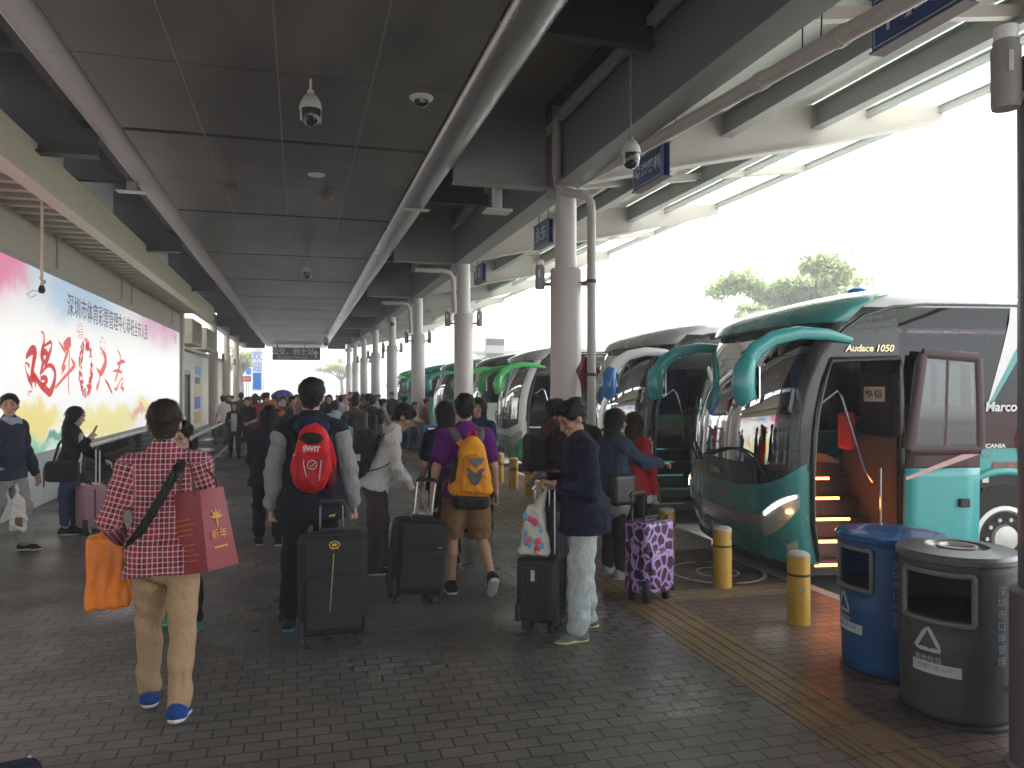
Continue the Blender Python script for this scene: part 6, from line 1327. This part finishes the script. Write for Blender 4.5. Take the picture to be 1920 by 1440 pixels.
skin_obj('sack', [rbox((0, 0, .17), (.085, .045, .17), .03, taper=.28), cone((.02, 0, .32), (.075, .02, .44), .035, .014, k=.05)], .0075, pbm, b, folds(.006, 1.6, 2))
r5 = random.Random(5)
for k in range(15):
    x, z = r5.uniform(-.065, .06), r5.uniform(.03, .30); m_ = r5.choice([mat('print pink', (.62, .06, .22), .4, var=0), mat('print sky', (.12, .36, .62), .4, var=0), mat('print red', (.5, .04, .1), .4, var=0), mat('print leaf', (.3, .40, .2), .4, var=0)])
    sw2 = (1-.28*((z-.17)/.17)); g = MB(); q_ = r5.uniform(.011, .024); g.lathe([(0, 0), (q_, .001), (q_*.9, .003), (0, .004)], n=8); g.v = [(x*sw2+p[0], -.049*sw2-.003-p[2]*.5, z+p[1]*1.4) for p in g.v]; obj('printed_flower', g, m_, b)
# man in rust brown and others behind
P6 = person('man in a rust brown jacket facing the coaches', mid(1036, 8.0), -84, 1.60, .009, dict(m=brown, sl='long', loose=.022, hem=-.10), dict(m=C('dark brown trousers', (.04, .03, .025))), (s_black, s_black), 'short', HAIR, skin=SKIND, face=True, pose=dict(la=(10, 8), lf=(40, -4), ra=(14, 6), rf=(70, -10), hp=6), seed=8)
b = pack('backpack', 'black backpack worn by the man in rust brown', P6, 0, 0, 0, .20, None); skin_obj('main_body', [rbox((0, -.09, .0), (.14, .09, .20), .06), ell((0, -.15, -.05), (.11, .05, .12))], .010, blkn, b, folds(.004, 1, 1))
for s_ in (-1, 1): strap('shoulder_strap', [inv(b, P6['T'](s_*.10, -.14, .36)), inv(b, P6['T'](s_*.115, -.08, .455)), inv(b, P6['T'](s_*.12, .03, .485)), inv(b, P6['T'](s_*.125, .10, .38))], .045, .012, blkn, b, (0, 0, 1))
person('person in a black jacket half hidden behind the man on his phone', mid(1083, 7.3), 150, 1.63, .010, dict(m=black, sl='long', loose=.02), dict(m=black), (s_black, s_black), 'short', HAIR, pose=dict(ra=(12, 8), rf=(80, -30), la=(12, 8), lf=(80, -30)), seed=9)
case('tall dark suitcase standing behind the man in pale jeans', mid(1052, 6.9), 15, .34, .24, .55, mat('case graphite', (.02, .018, .02), .6, 0, .1, 14, .25, 200), 0, 0, .3, ribs=7, soft=False)
P8 = person('woman in a denim jacket pointing at the coach steps', mid(1150, 6.95), -72, 1.53, .0085, dict(m=denimd, sl='long', loose=.028, hem=-.02, wide=.012, jacket=1, cuff=.92, folds=.010), dict(m=black, loose=.008), (C('grey canvas', (.3, .3, .31)), s_white), 'bob', HAIR, skin=SKINP, pose=dict(ra=(52, 4), rf=(84, 0), rh=(88, 0, .5), la=(24, 6), lf=(64, 4), lh=(84, 0, .3), hy=-10, hp=2, lt=(4, 3), rt=(-3, 3)), seed=10, build=.92)
skin_obj('shirt_tail', [cone(np.array(inv(P8['root'], P8['T'](0, 0, -.16)), np.float32), np.array(inv(P8['root'], P8['T'](0, 0, .02)), np.float32), .178, .15, 1, .74)], .009, C('grey tee', (.17, .17, .17)), P8['root'], folds(.006, 1, 3))
b = held('handbag', 'black leather bag at the hip of the woman in denim', 'bag', tuple(P8['T'](.17, -.02, .0)), R(-72)); skin_obj('sack', [rbox((0, 0, 0), (.045, .13, .14), .04)], .009, mat('black leather', (.012, .012, .013), .3, 0, .15, 8, .2, 60), b); strap('strap', [inv(b, P8['T'](.17, .08, .1)), inv(b, P8['T'](.135, .06, .35)), inv(b, P8['T'](.12, -.02, .475)), inv(b, P8['T'](.14, -.1, .34)), inv(b, P8['T'](.17, -.11, .1))], .022, .006, black, b, (1, 0, 0))
person('woman in a bright red jacket behind the woman in denim', mid(1186, 7.45), -60, 1.48, .010, dict(m=redc, sl='long', loose=.026, hem=-.12, jacket=1), dict(m=black), (s_black, s_black), 'bob', HAIRB, pose=dict(la=(8, 8), ra=(10, 8), hy=20), seed=11, build=.92)
s4 = case('purple and lilac spotted hard suitcase with a black trolley handle', mid(1217, 6.18), 24, .335, .24, .56, leo, 0, 0, .20, soft=False, hm=mat('handle black', (.05, .05, .055), .3, .3), hx=-.05)
# man at the left edge
P10 = person('man at the left edge in a navy sweater and grey chinos looking at the camera', mid(15, 7.9), -112, 1.66, .0085, dict(m=C('navy sweater', (.018, .022, .045)), sl='long', loose=.022, hem=-.10, folds=.009), dict(m=greyt, loose=.016, wide=.012, folds=.010), (s_black, s_white), 'crop', HAIR, face=True, pose=dict(hy=-52, hp=2, la=(6, 9), lf=(22, 4), ra=(-6, 9), rf=(6, 6), lt=(12, 3), ls=(2, 2), rt=(-8, 3), rs=(-16, 2), rfp=8), seed=12, build=1.05)
skin_obj('collar', [cone(np.array(inv(P10['root'], P10['T'](-.05, .02, .49)), np.float32), np.array(inv(P10['root'], P10['T'](.05, .02, .49)), np.float32), .068, .068, 1, 1)], .008, C('collar blue grey', (.30, .34, .42)), P10['root'])
b = held('plastic_bag', 'white plastic carrier with something brown inside by the grey chinos', 'bag', (*mid(35, 7.75), .42), 0); skin_obj('sack', [rbox((0, 0, 0), (.065, .05, .17), .03, taper=.2), cone((0, 0, .12), (-.02, 0, .30), .03, .01, k=.05)], .009, mat('thin white plastic', (.62, .60, .56), .35, 0, .1, 8), b, folds(.007, 1.4, 8)); obj('contents', MB().box((.02, -.052, -.07), (.07, .02, .10)), mat('contents brown', (.15, .09, .06), .7), b, bev=.01)
# woman with phone
P11 = person('woman with a black bob in a black jacket and jeans holding up her phone', mid(131, 8.98), -92, 1.50, .0085, dict(m=black, sl='long', loose=.024, hem=-.04, jacket=1, folds=.008), dict(m=denim, kind='crop', loose=.012), (s_black, s_white), 'bob', HAIR, skin=SKINP, face=True, pose=dict(hp=14, lean=4, ra=(16, 8), rf=(140, -6), rh=(140, -10, .8), la=(30, 4), lf=(60, -4), lt=(3, 3), rt=(-4, 3)), seed=13, build=.92)
q = [np.array(inv(P11['root'], P11['T'](x, .11, z)), np.float32) for x, z in ((.03, .40), (.04, -.06))]; skin_obj('scarf', [cone(q[0], q[1], .045, .05, 1, .7)], .009, C('white scarf', (.65, .64, .63)), P11['root'], folds(.006, 1.2, 2))
h_ = P11['hand_r']; t = held('phone', 'gold phone raised before the face of the woman with the bob', 'phone', (h_.x+.01, h_.y, h_.z+.05), R(-92)); t.rotation_euler = (R(-25), 0, R(-92)); obj('case', MB().box((0, 0, 0), (.07, .01, .14)), mat('phone gold', (.5, .38, .2), .3, .4), t, bev=.003); obj('screen', MB().box((0, -.0056, 0), (.062, .001, .125)), MATS['phone screen'], t)
b = held('shoulder_bag', 'black soft shoulder bag on the hip of the woman with the bob', 'bag', tuple(P11['T'](.21, -.02, -.05)), R(-92)); skin_obj('sack', [rbox((0, 0, 0), (.06, .18, .12), .05)], .009, blkn, b, folds(.006, 1, 3)); strap('strap', [inv(b, P11['T'](.20, .1, .05)), inv(b, P11['T'](.17, .03, .35)), inv(b, P11['T'](.13, -.01, .45)), inv(b, P11['T'](.17, -.1, .3)), inv(b, P11['T'](.20, -.15, .0))], .03, .008, blkn, b, (1, 0, 0)); obj('buckle_strap', MB().box((.0, -.19, -.06), (.03, .008, .22)), blkn, b)
case('dusty pink hard suitcase with raised white handle beside the woman with the bob', mid(170, 8.95), -62, .36, .24, .50, mat('pink shell', (.42, .24, .28), .35, 0, .05, 4), 0, 0, .40, ribs=8, soft=False, hm=mat('handle white', (.75, .74, .73), .3))
# girl with glasses
person('girl with glasses peeping out behind the checked shirt man', mid(343, 5.5), 172, 1.49, .0085, dict(m=C('teal dark top', (.03, .06, .06)), sl='long', loose=.016), dict(m=black), (s_green, C('green sole', (.2, .5, .4))), 'short', HAIR, skin=SKINP, face=True, glasses=True, pose=dict(hp=10, hy=-6, lt=(10, 2), ls=(-2, 2), rt=(-6, 2), rs=(-14, 2), la=(4, 4), ra=(4, 4)), seed=14, build=.85)
P13 = person('woman with long black hair walking away in a black jacket and cropped trousers', mid(503, 8.25), 4, 1.50, .0095, dict(m=C('near black coat', (.012, .014, .026)), sl='long', loose=.03, hem=-.16, wide=.02, jacket=1), dict(m=black, kind='crop', loose=.014, wide=.012), (s_black, s_white), 'long', HAIR, skin=SKINP, pose=dict(la=(8, 6), lf=(60, -10), ra=(8, 6), rf=(60, -10), lt=(8, 2), ls=(-2, 1), rt=(-8, 2), rs=(-14, 1), rfp=10), seed=15, build=.98)
P14 = person('person in a brown felt hat and brown coat ahead of the long haired woman', mid(507, 10.2), 0, 1.52, .012, dict(m=C('brown coat', (.05, .03, .02)), sl='long', loose=.03, hem=-.2), dict(m=black), (s_black, s_black), 'long', HAIRB, seed=16, build=.95)
ht = MB(); c_ = inv(P14['root'], P14['Hd'](0, -.01, .06)); ht.lathe([(.0, .075), (.055, .075), (.082, .055), (.094, .0), (.15, -.012), (.152, -.016), (.09, -.012), (0, -.01)], c_, 28); obj('hat', ht, mat('felt hat', (.30, .16, .06), .9), P14['root'])
# loose strands over the hair of the people near the camera
def strands(hair, P_root, n, ln, wd, seed):
    me = hair.data; N = len(me.vertices)
    if not N: return
    r = np.random.RandomState(seed); co = np.empty(N*3, np.float32); me.vertices.foreach_get('co', co); co = co.reshape(-1, 3); no = np.empty(N*3, np.float32); me.vertices.foreach_get('normal', no); no = no.reshape(-1, 3)
    top = co[co[:, 2] > co[:, 2].max()-.02].mean(0); ix = r.randint(0, N, n); p = co[ix]; nn = no[ix]
    fl = p-top; fl[:, 2] -= .06; fl += r.normal(0, .025, fl.shape); fl -= nn*(fl*nn).sum(1)[:, None]; fl /= np.linalg.norm(fl, axis=1)[:, None]+1e-6
    sd = np.cross(nn, fl); L = ln*r.uniform(.5, 1.3, n)[:, None]; W = wd*r.uniform(.6, 1.3, n)[:, None]; lift = r.uniform(.001, .006, n)[:, None]
    a = p-sd*W+nn*.0005; b_ = p+sd*W+nn*.0005; m1 = p+fl*L*.55+nn*lift; c1_ = m1-sd*W*.8; c2_ = m1+sd*W*.8; e_ = p+fl*L+nn*lift*.6
    V = np.stack([a, b_, c2_, c1_, e_], 1).reshape(-1, 3); g = MB(); g.v = [tuple(x) for x in V.tolist()]; g.f = [q for i in range(n) for q in ((5*i, 5*i+1, 5*i+2, 5*i+3), (5*i+3, 5*i+2, 5*i+4))]; g.m = [0]*len(g.f)
    prop(obj('hair_strands', g, hair.data.materials[0], hair, sm=0), kind='stuff')
for o_ in [x for x in bpy.data.objects if x.name.split('.')[0] == 'hair' and len(x.data.vertices) > 700]:
    big = o_.dimensions.z > .3; strands(o_, o_.parent, 1500 if big else 1100, .06 if big else .026, .0022, len(o_.data.vertices))
# ---------------- crowd along the walkway ----------------
NOP = dict()
def cr(label, px, d, top_y, hd, topm, botm, hair='short', sl='long', kind='trousers', pose=None, hm=None, sk=None, h=None, build=1, bz=None):
    S = CH+(725-top_y)/F*d+.02; p = dict(la=(6, 9), lf=(18, 4), ra=(4, 8), rf=(16, 4), lt=(4, 3), ls=(0, 2), rt=(-4, 3), rs=(-5, 2)); p.update(pose or {})
    return person(label, mid(px, d), hd, S, h or (.013 if d < 17 else .017), dict(m=topm, sl=sl, loose=.018), dict(m=botm, kind=kind), (s_black, s_white) if d < 24 else (s_black, None), hair, hm, sk, p, 'people crowding along the walkway', seed=int(px), build=build, face=False)
fold_ = dict(la=(14, 10), lf=(75, -35), ra=(14, 10), rf=(75, -35)); walkA = dict(lt=(16, 2), ls=(2, 1), rt=(-12, 2), rs=(-20, 1)); phone_ = dict(ra=(25, 8), rf=(115, -15))
PW = cr('woman in a white tee shirt under an open black cardigan facing us', 440, 17.9, 753, 180, C('cardigan black', (.012, .012, .013)), black, 'bob', 'long', build=.9, pose=dict(rf=(110, -20), ra=(20, 10)))
skin_obj('tee_front', [rbox(np.array(inv(PW['root'], PW['T'](.01, .085, .20)), np.float32), (.062, .045, .21), .03)], .012, wht, PW['root'])
cr('man in a plain black tee shirt and dark shorts facing us with folded hands', 464, 18.2, 744, 178, black, C('dark shorts', (.03, .03, .04)), 'short', 'short', 'shorts', fold_)
cr('man with his back turned in a white tee shirt by the balustrade', 419, 22, 740, 30, wht, denim, sl='short', pose=walkA)
cr('man in glasses and a black tee shirt with an orange print', 531, 16.5, 742, 178, C('black print tee', (.02, .018, .018)), black, sl='short')
obj('printed_patch', MB().box((.02, .145, 1.14), (.14, .012, .10), 0, 0, Matrix.Rotation(R(35), 3, 'Y')), mat('tee print orange', (.5, .12, .03), .7), [o for o in bpy.data.objects if o.get('label', '').endswith('orange print')][0])
cr('man in a light blue shirt just past the grey sleeved jacket', 629, 14.5, 749, 10, lblue, greyt, pose=walkA)
cr('small boy in a pale blue top beside the taupe jacket', 647, 13.0, 777, 25, C('pale aqua cloth', (.22, .36, .42)), denim, build=.85)
P = cr('man in a taupe jacket with hands clasped behind his back', 666, 13.2, 741, -15, taupe, C('olive brown trousers', (.06, .052, .045)), pose=dict(la=(-22, 6), lf=(-12, -24), ra=(-22, 6), rf=(-12, -24)))
P = cr('young man in a white tee shirt with black sleeves seen from behind', 698, 14.8, 739, -20, C('black sleeve tee', (.03, .03, .03)), black, sl='short', pose=walkA)
b = pack('backpack', 'black backpack with a lime green patch, deep in the crowd', P, 0, 0, 0, .2, None); skin_obj('main_body', [rbox((0, -.08, 0), (.15, .08, .19), .05)], .012, blkn, b); obj('lime_patch', MB().box((-.07, -.165, .08), (.10, .012, .11)), mat('lime patch', (.38, .62, .05), .6), b, bev=.02)
cr('man in a charcoal top standing behind the black backpack', 690, 17, 737, -40, C('charcoal top', (.05, .05, .055)), black)
cr('man in a patterned grey shirt facing the coaches beside the far columns', 716, 17.5, 747, -80, C('patterned grey', (.30, .31, .30), .5), dkbr, sl='short', pose=phone_)
cr('man in a red cap with a white collar over black', 648, 24, 738, 160, C('white collar cloth', (.5, .5, .5)), black, 'cap', hm=mat('red cap', (.5, .03, .03), .8))
cr('man in a checked grey shirt by the far navy bin', 757, 21, 742, -60, C('checked grey', (.28, .30, .32), .6), denim, sl='short', pose=phone_)
cr('woman in a cream jacket and blue jeans leaning by a column', 776, 20.6, 753, -120, cream_c, denim, 'short', pose=fold_, build=.9)
cr('person in an orange brown sweater half behind a white column', 798, 21.5, 746, -90, orangec, denim)
cr('person in a mottled blue jacket and black cap facing right', 828, 15.8, 751, -80, bluech, black, 'cap', hm=MATS['black plastic'], pose=dict(ra=(25, 6), rf=(75, -5)))
cr('woman in a dark coat standing behind the mottled blue jacket', 842, 17.5, 757, -60, C('dark coat', (.03, .025, .03)), black, 'bob', build=.92)
cols = [('black', (.012, .012, .013)), ('slate', (.06, .065, .08)), ('dark maroon', (.07, .012, .016)), ('navy', (.014, .018, .04)), ('moss green', (.04, .05, .03)), ('white', (.58, .56, .54)), ('charcoal', (.03, .03, .032)), ('tan', (.22, .15, .09)), ('plum', (.05, .018, .05)), ('pale blue', (.28, .36, .45)), ('dark brown', (.035, .024, .018)), ('grey', (.14, .14, .14)), ('ink black', (.009, .009, .010)), ('dusty rose', (.30, .13, .14)), ('dark teal', (.015, .05, .05)), ('red', (.35, .02, .02))]
bots = [('black trousers', black), ('blue jeans', denim), ('grey trousers', greyt), ('brown trousers', dkbr)]
far = [(428, 27), (436, 34), (452, 23), (478, 21), (470, 30), (487, 26), (496, 17.5), (517, 22), (512, 30), (546, 19), (540, 27), (556, 23), (563, 33), (575, 30), (602, 22), (612, 26), (617, 18.5), (639, 20), (656, 28), (668, 21), (680, 25), (705, 24), (711, 32), (735, 26), (632, 34), (590, 38), (522, 39), (660, 37)]
r9 = random.Random(12)
for i, (px, d) in enumerate(far):
    cn, cc = cols[(i*5) % len(cols)]; bn, bm = bots[(i*3+i//4) % 4]; fac = r9.choice((0, 8, -15, 178, 170, 90, -90, 200)); way = 'seen from behind' if abs(fac) < 30 else ('facing us' if 150 < fac < 210 else 'seen from the side'); fe = r9.random() < .4
    cr('%s in %s top and %s %s, deep in the crowd' % ('woman' if fe else 'man', cn, bn, way), px, d, 736+r9.uniform(-2, 9), fac, C('crowd '+cn, cc), bm, ('bob' if r9.random() < .6 else 'long') if fe else 'short', r9.choice(('long', 'short')), 'trousers', r9.choice((walkA, fold_, phone_, {})), h=.019, build=.92 if fe else 1)
x, y = dp(530, 29); t = thing('umbrella', 'crumpled purple blue umbrella above the heads of the crowd', 'umbrella', (x, y, 1.25)); g = MB(); g.lathe([(.40, .10), (.36, .20), (.22, .30), (0, .35)], n=8); obj('canopy', g, mat('umbrella blue', (.07, .05, .45), .6), t, solid=.006, sm=0); obj('handle', MB().cyl((0, 0, -.3), (0, 0, .36), .01), blkm, t)
# bag shape added in place of somebody's foot outside the bottom left corner
x, y = gp(8, 1478); t = thing('duffel_bag', 'dark navy object with a pale edge at the bottom left corner', 'bag', (x-.03, y-.06, 0), R(20)); skin_obj('sack', [cone((-.15, 0, .07), (.13, 0, .06), .075, .06)], .009, C('corner navy', (.012, .014, .03)), t, folds(.004, 1, 1)); obj('piping', MB().tube([(.135, -.065, .05), (.15, -.03, .10), (.14, .02, .12), (.13, .06, .09)], .008, 6), mat('pale piping', (.4, .42, .46), .6), t)
# ---------------- thin volume added to imitate backlit glare ----------------
glare_m = bpy.data.materials.new('pale air'); glare_m.use_nodes = True; ht_ = glare_m.node_tree; ht_.nodes.clear()
ho = ht_.nodes.new('ShaderNodeOutputMaterial'); hv = ht_.nodes.new('ShaderNodeVolumePrincipled'); hv.inputs['Color'].default_value = (.95, .96, .97, 1); hv.inputs['Density'].default_value = .0055; ht_.links.new(hv.outputs[0], ho.inputs['Volume'])
prop(obj('haze', MB().b2((-155, -65, -1.2), (255, 305, 11.5)), glare_m, sm=0), kind='stuff')
